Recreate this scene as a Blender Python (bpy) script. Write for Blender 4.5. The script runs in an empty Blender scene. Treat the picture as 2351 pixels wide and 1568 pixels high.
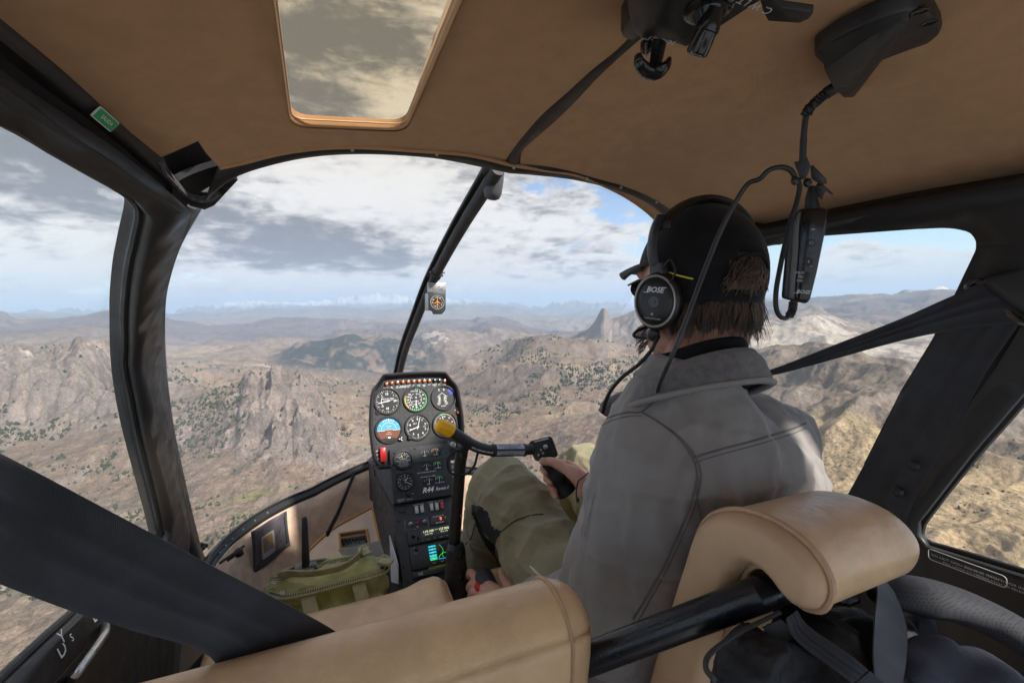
import bpy, bmesh, math, random
import numpy as np
from mathutils import Vector as V, Matrix
from mathutils.geometry import delaunay_2d_cdt
SC = bpy.context.scene
COL = SC.collection
R = math.radians
random.seed(7)
RNG = np.random.default_rng(11)

# ------------------------------------------------------------------ camera, frames
# aircraft frame: x right, y forward, z up, origin on the cabin centre plane at the lens height
FOC = 1009.0                                   # focal length in units of a 2351 px wide frame
AX = V((.9153, -.01635, .4024)).normalized()   # aircraft right / forward / up seen from the camera (right, down, forward)
AY = V((-.4027, -.0624, .9131)); AY = (AY - AX * AY.dot(AX)).normalized()
AZ = -(AY.cross(AX)); AZ = -AZ if AZ.y > 0 else AZ
WZ = -V((.0195, .9963, .0839)).normalized()    # level up seen from the camera (the aircraft is banked a little)
WY = (AY - WZ * AY.dot(WZ)).normalized()
WX = WY.cross(WZ)
BANK = Matrix(((WX.dot(AX), WX.dot(AY), WX.dot(AZ)), (WY.dot(AX), WY.dot(AY), WY.dot(AZ)), (WZ.dot(AX), WZ.dot(AY), WZ.dot(AZ))))
CAM = V((-.29, 0, 0))
cr, cd, cf = V((1, 0, 0)), V((0, 1, 0)), V((0, 0, 1))
def a_of(c): return V((AX.dot(c), AY.dot(c), AZ.dot(c)))       # camera vector -> aircraft vector
def w_of(c): return V((WX.dot(c), WY.dot(c), WZ.dot(c)))       # camera vector -> level vector
cam_d = bpy.data.cameras.new('camera'); cam = bpy.data.objects.new('camera', cam_d); COL.objects.link(cam)
r_, u_, b_ = w_of(cr), -w_of(cd), -w_of(cf)
cam.matrix_world = Matrix(((r_.x, u_.x, b_.x, 0), (r_.y, u_.y, b_.y, 0), (r_.z, u_.z, b_.z, 0), (0, 0, 0, 1)))
cam.location = BANK @ CAM
cam_d.sensor_width = 36; cam_d.lens = 36 * FOC / 2351
cam_d.clip_start = .02; cam_d.clip_end = 200000
SC.camera = cam
def ray(u, v): return a_of(V((u - 1175.5, v - 784, FOC)))
def wray(u, v): return w_of(V((u - 1175.5, v - 784, FOC)))
def azel(u, v):
    d = wray(u, v); return math.atan2(d.x, d.y), math.atan2(d.z, math.hypot(d.x, d.y))
def PX(u, v, x): d = ray(u, v); return CAM + d * ((x - CAM.x) / d.x)
def PY(u, v, y): d = ray(u, v); return CAM + d * (y / d.y)
def PZ(u, v, z): d = ray(u, v); return CAM + d * (z / d.z)
def PF(u, v, o, n): d = ray(u, v); return CAM + d * ((V(o) - CAM).dot(n) / d.dot(n))
def PS(u, v, f, t0=.05, t1=3.5):               # first point on the ray where f(p) turns positive
    d = ray(u, v).normalized(); a = t0; st = .01
    while a < t1 and f(CAM + d * a) < 0: a += st
    lo, hi = a - st, a
    for _ in range(20):
        m = (lo + hi) / 2
        if f(CAM + d * m) < 0: lo = m
        else: hi = m
    return CAM + d * hi

# ------------------------------------------------------------------ sky, sun, exposure
SUN_EL, SUN_AZ = R(40), R(148)                 # azimuth clockwise from straight ahead
SC.view_settings.view_transform = 'Standard'; SC.view_settings.look = 'None'
SC.view_settings.exposure = 1.62; SC.view_settings.gamma = 1
SC.cycles.use_denoising = True
SC.cycles.max_bounces = 8; SC.cycles.diffuse_bounces = 5; SC.cycles.glossy_bounces = 3
SC.cycles.transmission_bounces = 4; SC.cycles.transparent_max_bounces = 24; SC.cycles.volume_bounces = 0
SC.cycles.sample_clamp_indirect = 4; SC.cycles.caustics_reflective = False; SC.cycles.caustics_refractive = False
W = bpy.data.worlds.new('World'); SC.world = W; W.use_nodes = True
class NG:                                      # small node-graph helper
    def __init__(s, tree): s.t = tree; s.n = tree.nodes; s.l = tree.links
    def add(s, typ, **kw):
        n = s.n.new(typ)
        for k, v in kw.items(): setattr(n, k, v)
        return n
    def put(s, sock, val):
        if isinstance(val, bpy.types.NodeSocket): s.l.new(val, sock)
        elif val is not None: sock.default_value = val
    def m(s, op, a, b=None, c=None, clamp=False):
        n = s.add('ShaderNodeMath', operation=op, use_clamp=clamp); s.put(n.inputs[0], a)
        if b is not None: s.put(n.inputs[1], b)
        if c is not None: s.put(n.inputs[2], c)
        return n.outputs[0]
    def vm(s, op, a, b=None):
        n = s.add('ShaderNodeVectorMath', operation=op); s.put(n.inputs[0], a)
        if b is not None: s.put(n.inputs[1], b)
        return n.outputs[0]
    def mix(s, f, a, b, mode='MIX'):
        n = s.add('ShaderNodeMix', data_type='RGBA', blend_type=mode); s.put(n.inputs[0], f); s.put(n.inputs[6], a); s.put(n.inputs[7], b); return n.outputs[2]
    def sm(s, x, a, b, lo=0, hi=1):
        n = s.add('ShaderNodeMapRange', interpolation_type='SMOOTHSTEP'); s.put(n.inputs[0], x)
        for i, q in enumerate((a, b, lo, hi)): n.inputs[i + 1].default_value = q
        return n.outputs[0]
    def noise(s, vec, scale, detail=4, rough=.55, dist=0.):
        n = s.add('ShaderNodeTexNoise'); s.put(n.inputs['Vector'], vec); n.inputs['Scale'].default_value = scale
        n.inputs['Detail'].default_value = detail; n.inputs['Roughness'].default_value = rough; n.inputs['Distortion'].default_value = dist
        return n.outputs['Fac']
    def comb(s, x, y, z):
        n = s.add('ShaderNodeCombineXYZ'); s.put(n.inputs[0], x); s.put(n.inputs[1], y); s.put(n.inputs[2], z); return n.outputs[0]
def build_sky():
    g = NG(W.node_tree); g.n.clear()
    out = g.add('ShaderNodeOutputWorld')
    sky = g.add('ShaderNodeTexSky', sky_type='NISHITA', sun_disc=False, sun_elevation=SUN_EL, sun_rotation=SUN_AZ, altitude=1500., air_density=1.0, dust_density=1.2, ozone_density=1.0)
    tc = g.add('ShaderNodeTexCoord'); sx = g.add('ShaderNodeSeparateXYZ'); g.l.new(tc.outputs['Generated'], sx.inputs[0])
    x, y, z = sx.outputs
    az = g.m('ARCTAN2', x, y); el = g.m('ARCSINE', z)
    def blob(u, v, wu, wv, k):                 # a soft patch of sky given by where it stands
        a0, e0 = azel(u, v); a1, _ = azel(u + wu, v); _, e1 = azel(u, v - wv)
        da = g.m('DIVIDE', g.m('SUBTRACT', az, a0), abs(a1 - a0)); de = g.m('DIVIDE', g.m('SUBTRACT', el, e0), abs(e1 - e0))
        q = g.m('ADD', g.m('MULTIPLY', da, da), g.m('MULTIPLY', de, de))
        return g.m('MULTIPLY', g.m('EXPONENT', g.m('MULTIPLY', q, -1.)), k)
    def total(lst, base):
        s = base
        for b in lst: s = g.m('ADD', s, blob(*b))
        return s
    # cloud plane: clouds shrink and flatten towards the horizon
    zz = g.m('ADD', g.m('MAXIMUM', z, 0.), .27)
    p = g.comb(g.m('DIVIDE', x, zz), g.m('DIVIDE', y, zz), g.m('MULTIPLY', z, 4.0))
    warp = g.vm('ADD', p, g.vm('SCALE', p, None))
    n1 = g.noise(p, 1.5, 10, .6, .35)
    n2 = g.noise(g.vm('ADD', p, (7.3, 2.1, 4.4)), 3.4, 9, .62, .45)
    n3 = g.noise(g.vm('ADD', p, (1.3, 9.1, 0.4)), 9.0, 8, .62, .25)
    pd = g.comb(x, y, g.m('MULTIPLY', z, 1.7)); n4 = g.noise(g.vm('ADD', pd, (3.1, 5.7, 1.9)), 4.2, 12, .64, .3)
    n = g.m('ADD', g.m('ADD', g.m('MULTIPLY', n1, .26), g.m('MULTIPLY', n2, .20)), g.m('ADD', g.m('MULTIPLY', n3, .10), g.m('MULTIPLY', n4, .44)))
    cover = total(COVER, COVER0)
    dens = g.m('ADD', g.m('MULTIPLY', g.m('SUBTRACT', n, .5), 4.8), cover)
    mask = g.sm(dens, -.03, .20)
    dark = g.m('ADD', total(DARK, DARK0), g.m('MULTIPLY', g.m('SUBTRACT', g.m('ADD', g.m('MULTIPLY', n2, .25), g.m('ADD', g.m('MULTIPLY', n3, .3), g.m('MULTIPLY', g.noise(g.vm('ADD', pd, (3.1, 5.7, 1.80)), 4.2, 12, .64, .3), .45))), .5), 5.2))
    dark = g.sm(g.m('ADD', dark, g.m('MULTIPLY', dens, .22)), -.02, .85)
    cc = g.mix(dark, (1.03, 1.0, .96, 1), (.25, .245, .255, 1))
    warm = total(WARM, 0.)
    cc = g.mix(g.m('MINIMUM', warm, 1.), cc, g.mix(1., cc, (1.0, .90, .70, 1), 'MULTIPLY'))
    b1 = g.add('ShaderNodeBackground'); g.l.new(sky.outputs[0], b1.inputs[0]); b1.inputs[1].default_value = SKY_K
    b2 = g.add('ShaderNodeBackground'); g.l.new(cc, b2.inputs[0]); b2.inputs[1].default_value = CLOUD_K
    hz = g.sm(el, R(-.5), R(5.), .75, 0.)        # bright veil low over the horizon
    mask = g.m('MAXIMUM', mask, hz)
    ms = g.add('ShaderNodeMixShader'); g.l.new(mask, ms.inputs[0]); g.l.new(b1.outputs[0], ms.inputs[1]); g.l.new(b2.outputs[0], ms.inputs[2])
    g.l.new(ms.outputs[0], out.inputs[0])
SKY_K, CLOUD_K = .068, .335
# (u, v, half width, half height, weight)
COVER0 = .04
COVER = [(700, 560, 520, 200, .55), (150, 420, 420, 200, .5), (820, 150, 500, 350, .6), (1150, 560, 200, 90, .32), (1420, 470, 240, 150, -.42), (1380, 632, 260, 36, .6), (1330, 450, 70, 40, .35),
         (2080, 618, 330, 42, 1.25), (2050, 480, 450, 60, -.7), (1300, 640, 260, 70, .10), (150, 640, 240, 70, -.12), (1700, 600, 300, 80, -.1)]
DARK0 = .0
DARK = [(690, 550, 330, 85, .62), (120, 370, 330, 120, .6), (740, 120, 220, 260, .62), (900, 250, 80, 130, -.5), (780, 470, 120, 50, -.5), (600, 640, 360, 40, -.45), (150, 560, 200, 60, -.4),
        (1050, 520, 160, 90, -.4), (860, 600, 200, 34, .5), (520, 420, 200, 60, .15), (2000, 655, 260, 25, .18), (1175, 690, 1600, 40, -.6)]
WARM = [(840, 100, 420, 330, .9)]
build_sky()
sun_d = bpy.data.lights.new('sun', 'SUN'); sun = bpy.data.objects.new('sun', sun_d); COL.objects.link(sun)
sun_d.energy = 3.0; sun_d.angle = R(4); sun_d.color = (1, .955, .89)
sd = V((math.sin(SUN_AZ) * math.cos(SUN_EL), math.cos(SUN_AZ) * math.cos(SUN_EL), math.sin(SUN_EL)))
sun.rotation_euler = sd.to_track_quat('Z', 'Y').to_euler(); sun.location = sd * 5

# ------------------------------------------------------------------ materials
def pmat(name, col, rough=.5, spec=.5, metal=0., var=.12, vscale=6., bump=(), sheen=0., coat=0., emit=0., stain=None, tr=0.):
    m = bpy.data.materials.new(name); m.use_nodes = True; g = NG(m.node_tree); b = g.n['Principled BSDF']
    tc = g.add('ShaderNodeTexCoord').outputs['Object']
    c = (*col, 1)
    if var:
        n = g.noise(tc, vscale, 5, .6)
        k = g.sm(n, .3, .7, 1 - var, 1 + var)
        c = g.mix(1., c, g.comb(k, k, k), 'MULTIPLY')
        g.l.new(g.sm(g.noise(tc, vscale * 2.3, 4), .3, .7, max(0, rough - .08), min(1, rough + .08)), b.inputs['Roughness'])
    else: b.inputs['Roughness'].default_value = rough
    if stain:
        n = g.noise(tc, stain[1], 6, .65); c = g.mix(g.sm(n, stain[2], stain[2] + .15), c, (*stain[0], 1))
    g.put(b.inputs['Base Color'], c)
    b.inputs['Metallic'].default_value = metal; b.inputs['Specular IOR Level'].default_value = spec
    if sheen: b.inputs['Sheen Weight'].default_value = sheen; b.inputs['Sheen Roughness'].default_value = .5
    if coat: b.inputs['Coat Weight'].default_value = coat; b.inputs['Coat Roughness'].default_value = .15
    if emit: g.put(b.inputs['Emission Color'], (*col, 1)); b.inputs['Emission Strength'].default_value = emit
    last = None
    for (kind, sc, strength, dist) in bump:
        if kind == 'n': h = g.noise(tc, sc, 3, .6)
        elif kind == 'v':
            vn = g.add('ShaderNodeTexVoronoi', feature='F1'); vn.inputs['Scale'].default_value = sc; g.l.new(tc, vn.inputs[0]); h = vn.outputs['Distance']
        else:                                   # woven thread
            s3 = g.add('ShaderNodeSeparateXYZ'); g.l.new(tc, s3.inputs[0])
            sa = g.m('SINE', g.m('MULTIPLY', g.m('ADD', s3.outputs[0], s3.outputs[2]), sc)); sb = g.m('SINE', g.m('MULTIPLY', g.m('SUBTRACT', s3.outputs[1], s3.outputs[2]), sc))
            h = g.m('MULTIPLY', sa, sb)
        bn = g.add('ShaderNodeBump'); bn.inputs['Strength'].default_value = strength; bn.inputs['Distance'].default_value = dist
        g.l.new(h, bn.inputs['Height'])
        if last: g.l.new(last, bn.inputs['Normal'])
        last = bn.outputs[0]
    if last: g.l.new(last, b.inputs['Normal'])
    return m
def glass_mat(name, tint=(1, 1, 1), refl=.06, milky=0.):
    m = bpy.data.materials.new(name); m.use_nodes = True; g = NG(m.node_tree); g.n.clear()
    out = g.add('ShaderNodeOutputMaterial'); t = g.add('ShaderNodeBsdfTransparent'); t.inputs[0].default_value = (*tint, 1)
    gl = g.add('ShaderNodeBsdfGlossy'); gl.inputs['Roughness'].default_value = .42
    lw = g.add('ShaderNodeLayerWeight'); lw.inputs[0].default_value = .5
    k = g.m('ADD', refl * .35, g.m('MULTIPLY', g.m('POWER', lw.outputs['Facing'], 5.), refl * 3))
    ms = g.add('ShaderNodeMixShader'); g.l.new(k, ms.inputs[0]); g.l.new(t.outputs[0], ms.inputs[1]); g.l.new(gl.outputs[0], ms.inputs[2])
    sh = ms.outputs[0]
    if milky:
        d = g.add('ShaderNodeBsdfDiffuse'); d.inputs[0].default_value = (.8, .8, .8, 1); m2 = g.add('ShaderNodeMixShader')
        tc = g.add('ShaderNodeTexCoord').outputs['Object']
        g.l.new(g.sm(g.noise(tc, 4, 8, .7), .42, .72, milky * .25, milky), m2.inputs[0]); g.l.new(sh, m2.inputs[1]); g.l.new(d.outputs[0], m2.inputs[2]); sh = m2.outputs[0]
    g.l.new(sh, out.inputs[0]); return m

# ------------------------------------------------------------------ mesh helpers
ORG = {}
def tag(o, label=None, cat=None, group=None, kind=None):
    if label: o['label'] = label
    if cat: o['category'] = cat
    if group: o['group'] = group
    if kind: o['kind'] = kind
    return o
def thing(name, label, cat, loc, group=None):
    o = bpy.data.objects.new(name, None); COL.objects.link(o); o.empty_display_size = .05
    o.location = loc; ORG[o] = V(loc); return tag(o, label, cat, group)
class MB:
    def __init__(s): s.v = []; s.f = []; s.mi = []; s.cur = 0
    def add(s, vf, mi=None):
        v, f = vf; o = len(s.v); s.v += [tuple(p) for p in v]; s.f += [tuple(i + o for i in q) for q in f]
        s.mi += [s.cur if mi is None else mi] * len(f); return s
    def obj(s, name, mats, parent=None, loc=None, label=None, smooth=40, mods=(), recalc=True):
        return mesh_obj(name, s.v, s.f, mats, parent, loc, label, smooth, mods, s.mi, recalc)
def mesh_obj(name, v, f, mats, parent=None, loc=None, label=None, smooth=40, mods=(), mi=None, recalc=True):
    me = bpy.data.meshes.new(name)
    org = ORG[parent] if parent is not None else V(loc or (0, 0, 0))
    me.from_pydata([(p[0] - org[0], p[1] - org[1], p[2] - org[2]) for p in v], [], f)
    if recalc:
        b = bmesh.new(); b.from_mesh(me); bmesh.ops.recalc_face_normals(b, faces=b.faces); b.to_mesh(me); b.free()
    for m in (mats if isinstance(mats, (list, tuple)) else [mats]): me.materials.append(m)
    if mi is not None and len(me.polygons) == len(mi) and max(mi, default=0) > 0: me.polygons.foreach_set('material_index', mi)
    if smooth:
        me.polygons.foreach_set('use_smooth', [True] * len(me.polygons))
        if smooth < 180: me.set_sharp_from_angle(angle=R(smooth))
    o = bpy.data.objects.new(name, me); COL.objects.link(o)
    if parent is not None: o.parent = parent; ORG[o] = ORG[parent]
    else: o.location = org; ORG[o] = V(org)
    if label: o['label'] = label
    for kind, kw in mods:
        md = o.modifiers.new(kind.lower(), kind)
        for k, q in kw.items(): setattr(md, k, q)
    return o
def add(vf, *a, **k): return MB().add(vf).obj(*a, **k)
def cat(pts, n=8, closed=False):                # Catmull-Rom through points
    P = [V(p) for p in pts]; out = []; L = len(P)
    rng = range(L if closed else L - 1)
    for i in rng:
        if closed: a, b, c, d = P[(i - 1) % L], P[i], P[(i + 1) % L], P[(i + 2) % L]
        else:
            b, c = P[i], P[i + 1]; a = P[i - 1] if i else b * 2 - c; d = P[i + 2] if i + 2 < L else c * 2 - b
        for k in range(n):
            t = k / n; out.append(.5 * ((2 * b) + (c - a) * t + (2 * a - 5 * b + 4 * c - d) * t * t + (3 * b - a - 3 * c + d) * t ** 3))
    if not closed: out.append(P[-1])
    return out
def resample(pts, n):
    P = [V(p) for p in pts]; L = [0]
    for a, b in zip(P, P[1:]): L.append(L[-1] + (b - a).length)
    out = []; j = 0
    for i in range(n):
        s = L[-1] * i / (n - 1)
        while j < len(P) - 2 and L[j + 1] < s: j += 1
        t = (s - L[j]) / max(1e-9, L[j + 1] - L[j]); out.append(P[j].lerp(P[j + 1], min(1, max(0, t))))
    return out
def frames(P, up=None, closed=False):
    n = len(P); T = []
    for i in range(n):
        a = P[(i - 1) % n] if (i or closed) else P[i]; b = P[(i + 1) % n] if (i < n - 1 or closed) else P[i]
        T.append((b - a).normalized())
    N = V(up) if up else (V((0, 0, 1)) if abs(T[0].z) < .9 else V((1, 0, 0)))
    out = []
    for t in T:
        if up: N = V(up)
        N = (N - t * N.dot(t)).normalized(); out.append((t, N, t.cross(N)))
    return out
def tube(path, r, n=12, closed=False, up=None, flat=None, caps=True):
    P = [V(p) for p in path]; fr = frames(P, up, closed); v = []; f = []
    for i, (p, (t, a, b)) in enumerate(zip(P, fr)):
        rr = r[i] if isinstance(r, (list, tuple)) else r
        ra, rb = (rr if isinstance(rr, (list, tuple)) else (rr, rr * (flat or 1)))
        for k in range(n):
            q = 2 * math.pi * k / n; v.append(p + a * (ra * math.cos(q)) + b * (rb * math.sin(q)))
    m = len(P)
    for i in range(m if closed else m - 1):
        for k in range(n):
            j = (i + 1) % m; f.append((i * n + k, i * n + (k + 1) % n, j * n + (k + 1) % n, j * n + k))
    if not closed and caps: f.append(tuple(range(n - 1, -1, -1))); f.append(tuple(range((m - 1) * n, m * n)))
    return v, f
def loft(secs, closed=True, caps=True):
    n = len(secs[0]); v = [p for s in secs for p in s]; f = []
    for i in range(len(secs) - 1):
        for k in range(n if closed else n - 1):
            f.append((i * n + k, i * n + (k + 1) % n, (i + 1) * n + (k + 1) % n, (i + 1) * n + k))
    if caps and closed: f.append(tuple(range(n - 1, -1, -1))); f.append(tuple(range((len(secs) - 1) * n, len(secs) * n)))
    return v, f
def band(A, B, depth, n=40, bulge=0., inside=(-.05, .35, -.2), prof=None):
    """solid strip between two edge lines; depth goes away from the cabin's inside; prof = (s, height) list across"""
    A = resample(cat(A, 6), n); B = resample(cat(B, 6), n); I = V(inside); secs = []
    pr = prof or ([(0, 0), (.12, bulge * .6), (.3, bulge), (.7, bulge), (.88, bulge * .6), (1, 0)] if bulge else [(0, 0), (1, 0)])
    for i in range(n):
        a, b = A[i], B[i]; t = (A[min(i + 1, n - 1)] - A[max(i - 1, 0)]); w = b - a
        nn = t.cross(w).normalized()
        if nn.dot(I - a) < 0: nn = -nn
        secs.append([a + w * s + nn * h for s, h in pr] + [b - nn * depth, a - nn * depth])
    return loft(secs)
def box(c, s, M=None, bev=0., seg=2):
    b = bmesh.new(); bmesh.ops.create_cube(b, size=1); bmesh.ops.scale(b, vec=s, verts=b.verts)
    if bev: bmesh.ops.bevel(b, geom=list(b.edges), offset=bev, segments=seg, profile=.5, affect='EDGES')
    M = M or Matrix.Identity(3); v = [M @ q.co + V(c) for q in b.verts]; f = [[x.index for x in q.verts] for q in b.faces]; b.free(); return v, f
def rot_to(z, x=(1, 0, 0)):
    z = V(z).normalized(); x = V(x); x = (x - z * x.dot(z)).normalized(); y = z.cross(x)
    return Matrix((x, y, z)).transposed()
def lathe(c, axis, prof, n=24, x=(1, 0, 0), cap=True):
    """prof: (radius, height along axis)"""
    axis = V(axis).normalized(); x = V(x)
    if abs(x.normalized().dot(axis)) > .95: x = V((0, 1, 0)) if abs(axis.y) < .9 else V((0, 0, 1))
    M = rot_to(axis, x); secs = []
    for r, h in prof: secs.append([V(c) + M @ V((r * math.cos(2 * math.pi * k / n), r * math.sin(2 * math.pi * k / n), h)) for k in range(n)])
    return loft(secs, True, cap)
def ball(c, r, n=12, M=None):
    r = r if isinstance(r, (tuple, list)) else (r, r, r); v = []; f = []; M = M or Matrix.Identity(3)
    m = n
    for i in range(m + 1):
        th = math.pi * i / m
        for k in range(n * 2 // 2 * 2): 
            q = 2 * math.pi * k / (n * 2 // 2 * 2); v.append(V(c) + M @ V((r[0] * math.sin(th) * math.cos(q), r[1] * math.sin(th) * math.sin(q), r[2] * math.cos(th))))
    w = n * 2 // 2 * 2
    for i in range(m):
        for k in range(w): f.append((i * w + k, i * w + (k + 1) % w, (i + 1) * w + (k + 1) % w, (i + 1) * w + k))
    return v, f
def pip(x, y, P):
    c = False; j = len(P) - 1
    for i in range(len(P)):
        if (P[i][1] > y) != (P[j][1] > y) and x < (P[j][0] - P[i][0]) * (y - P[i][1]) / (P[j][1] - P[i][1] + 1e-12) + P[i][0]: c = not c
        j = i
    return c
def tri_fill(outer, holes=(), step=None):
    """2-D triangulation of an outline with holes and inner points -> verts2d, tris"""
    V2 = []; E = []
    for lp in [outer] + list(holes):
        o = len(V2); V2 += [V((p[0], p[1])) for p in lp]; E += [(o + i, o + (i + 1) % len(lp)) for i in range(len(lp))]
    def ok(x, y): return pip(x, y, outer) and not any(pip(x, y, h) for h in holes)
    if step:
        xs = [p[0] for p in outer]; ys = [p[1] for p in outer]; y = min(ys) + step * .5; row = 0
        while y < max(ys):
            x = min(xs) + step * (.5 if row % 2 else .01)
            while x < max(xs):
                if ok(x, y): V2.append(V((x, y)))
                x += step
            y += step * .87; row += 1
    vv, _, ff, _, _, _ = delaunay_2d_cdt(V2, E, [], 0, 1e-6)
    F = []
    for q in ff:
        cx = sum(vv[i][0] for i in q) / len(q); cy = sum(vv[i][1] for i in q) / len(q)
        if ok(cx, cy): F.append(tuple(q))
    return vv, F
def prism(poly, o, ex, ey, ez, h, bev=0., h0=0.):
    """extruded outline: poly in (ex, ey), from h0 to h along ez, top edge rounded by insetting"""
    o, ex, ey, ez = V(o), V(ex), V(ey), V(ez); secs = []
    def ins(d):
        if d == 0: return poly
        n = len(poly); out = []
        ar = sum(poly[i][0] * poly[(i + 1) % n][1] - poly[(i + 1) % n][0] * poly[i][1] for i in range(n))
        for i in range(n):
            a, b, c = V(poly[i - 1][:2]), V(poly[i][:2]), V(poly[(i + 1) % n][:2])
            t1 = (b - a).normalized(); t2 = (c - b).normalized(); t = (t1 + t2)
            t = t.normalized() if t.length > 1e-6 else t1
            nn = V((-t.y, t.x)) * (1 if ar > 0 else -1); out.append(tuple(b + nn * d / max(.5, nn.dot(V((-t1.y, t1.x)) * (1 if ar > 0 else -1)))))
        return out
    st = [(0, h0), (0, h - bev), (bev * .3, h - bev * .3), (bev, h)] if bev else [(0, h0), (0, h)]
    for d, z in st: secs.append([o + ex * p[0] + ey * p[1] + ez * z for p in ins(d)])
    return loft(secs)
def rrect(w, h, r, n=5, cx=0, cy=0):
    out = []
    for sx, sy, a0 in ((1, 1, 0), (-1, 1, 90), (-1, -1, 180), (1, -1, 270)):
        for k in range(n + 1):
            a = R(a0 + 90 * k / n); out.append((cx + sx * (w / 2 - r) + r * math.cos(a), cy + sy * (h / 2 - r) + r * math.sin(a)))
    return out
def circ(r, n=24, cx=0, cy=0): return [(cx + r * math.cos(2 * math.pi * k / n), cy + r * math.sin(2 * math.pi * k / n)) for k in range(n)]
_txt = {}
def text(s, o, ex, ey, size, depth=.0002, align='CENTER', bold=0., shear=0.):
    key = (s, align, bold, shear)
    if key not in _txt:
        cu = bpy.data.curves.new('t', 'FONT'); cu.body = s; cu.align_x = align; cu.align_y = 'CENTER'; cu.size = 1; cu.resolution_u = 2; cu.offset = bold; cu.shear = shear
        ob = bpy.data.objects.new('t', cu); COL.objects.link(ob); dg = bpy.context.evaluated_depsgraph_get()
        me = bpy.data.meshes.new_from_object(ob.evaluated_get(dg))
        _txt[key] = ([tuple(q.co) for q in me.vertices], [tuple(p.vertices) for p in me.polygons])
        bpy.data.objects.remove(ob); bpy.data.curves.remove(cu); bpy.data.meshes.remove(me)
    vv, ff = _txt[key]; o, ex, ey = V(o), V(ex), V(ey); ez = ex.cross(ey).normalized()
    return [o + ex * (p[0] * size) + ey * (p[1] * size) + ez * depth for p in vv], ff
def quad(o, ex, ey, cx, cy, w, h, ang=0., d=0.):
    o, ex, ey = V(o), V(ex), V(ey); ez = ex.cross(ey).normalized(); c, s = math.cos(ang), math.sin(ang); v = []
    for a, b in ((-w / 2, -h / 2), (w / 2, -h / 2), (w / 2, h / 2), (-w / 2, h / 2)): v.append(o + ex * (cx + a * c - b * s) + ey * (cy + a * s + b * c) + ez * d)
    return v, [(0, 1, 2, 3)]
def sculpt(mb, voxel, smooth=6, fac=.5):
    """union of overlapping closed shapes -> one continuous skin (verts, faces)"""
    me = bpy.data.meshes.new('s'); me.from_pydata(mb.v, [], mb.f)
    b = bmesh.new(); b.from_mesh(me); bmesh.ops.recalc_face_normals(b, faces=b.faces); b.to_mesh(me); b.free()
    ob = bpy.data.objects.new('s', me); COL.objects.link(ob)
    md = ob.modifiers.new('r', 'REMESH'); md.mode = 'VOXEL'; md.voxel_size = voxel; md.adaptivity = 0
    if smooth: sm = ob.modifiers.new('m', 'SMOOTH'); sm.factor = fac; sm.iterations = smooth
    dg = bpy.context.evaluated_depsgraph_get(); m2 = bpy.data.meshes.new_from_object(ob.evaluated_get(dg))
    n = len(m2.vertices); co = np.empty(n * 3); m2.vertices.foreach_get('co', co); no = np.empty(n * 3); m2.vertices.foreach_get('normal', no)
    ff = [tuple(p.vertices) for p in m2.polygons]
    bpy.data.objects.remove(ob); bpy.data.meshes.remove(me); bpy.data.meshes.remove(m2)
    return co.reshape(-1, 3), no.reshape(-1, 3), ff
# numpy value noise, used for terrain and for creases in cloth
def _hash(ix, iy, iz, s):
    h = (ix * 374761393 + iy * 668265263 + iz * 2147483647 + s * 1274126177) & 0xffffffff
    h = ((h ^ (h >> 13)) * 1274126177) & 0xffffffff
    return ((h ^ (h >> 16)) & 0xffff) / 65535.0
def vnoise(x, y, z=None, s=0):
    z = np.zeros_like(x) if z is None else z
    ix, iy, iz = np.floor(x).astype(np.int64), np.floor(y).astype(np.int64), np.floor(z).astype(np.int64)
    fx, fy, fz = x - ix, y - iy, z - iz
    fx = fx * fx * fx * (fx * (fx * 6 - 15) + 10); fy = fy * fy * fy * (fy * (fy * 6 - 15) + 10); fz = fz * fz * fz * (fz * (fz * 6 - 15) + 10)
    def c(a, b, d): return _hash(ix + a, iy + b, iz + d, s)
    def l(a, b, t): return a + (b - a) * t
    r0 = l(l(c(0, 0, 0), c(1, 0, 0), fx), l(c(0, 1, 0), c(1, 1, 0), fx), fy)
    if not fz.any(): return r0 * 2 - 1
    return l(r0, l(l(c(0, 0, 1), c(1, 0, 1), fx), l(c(0, 1, 1), c(1, 1, 1), fx), fy), fz) * 2 - 1
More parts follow.
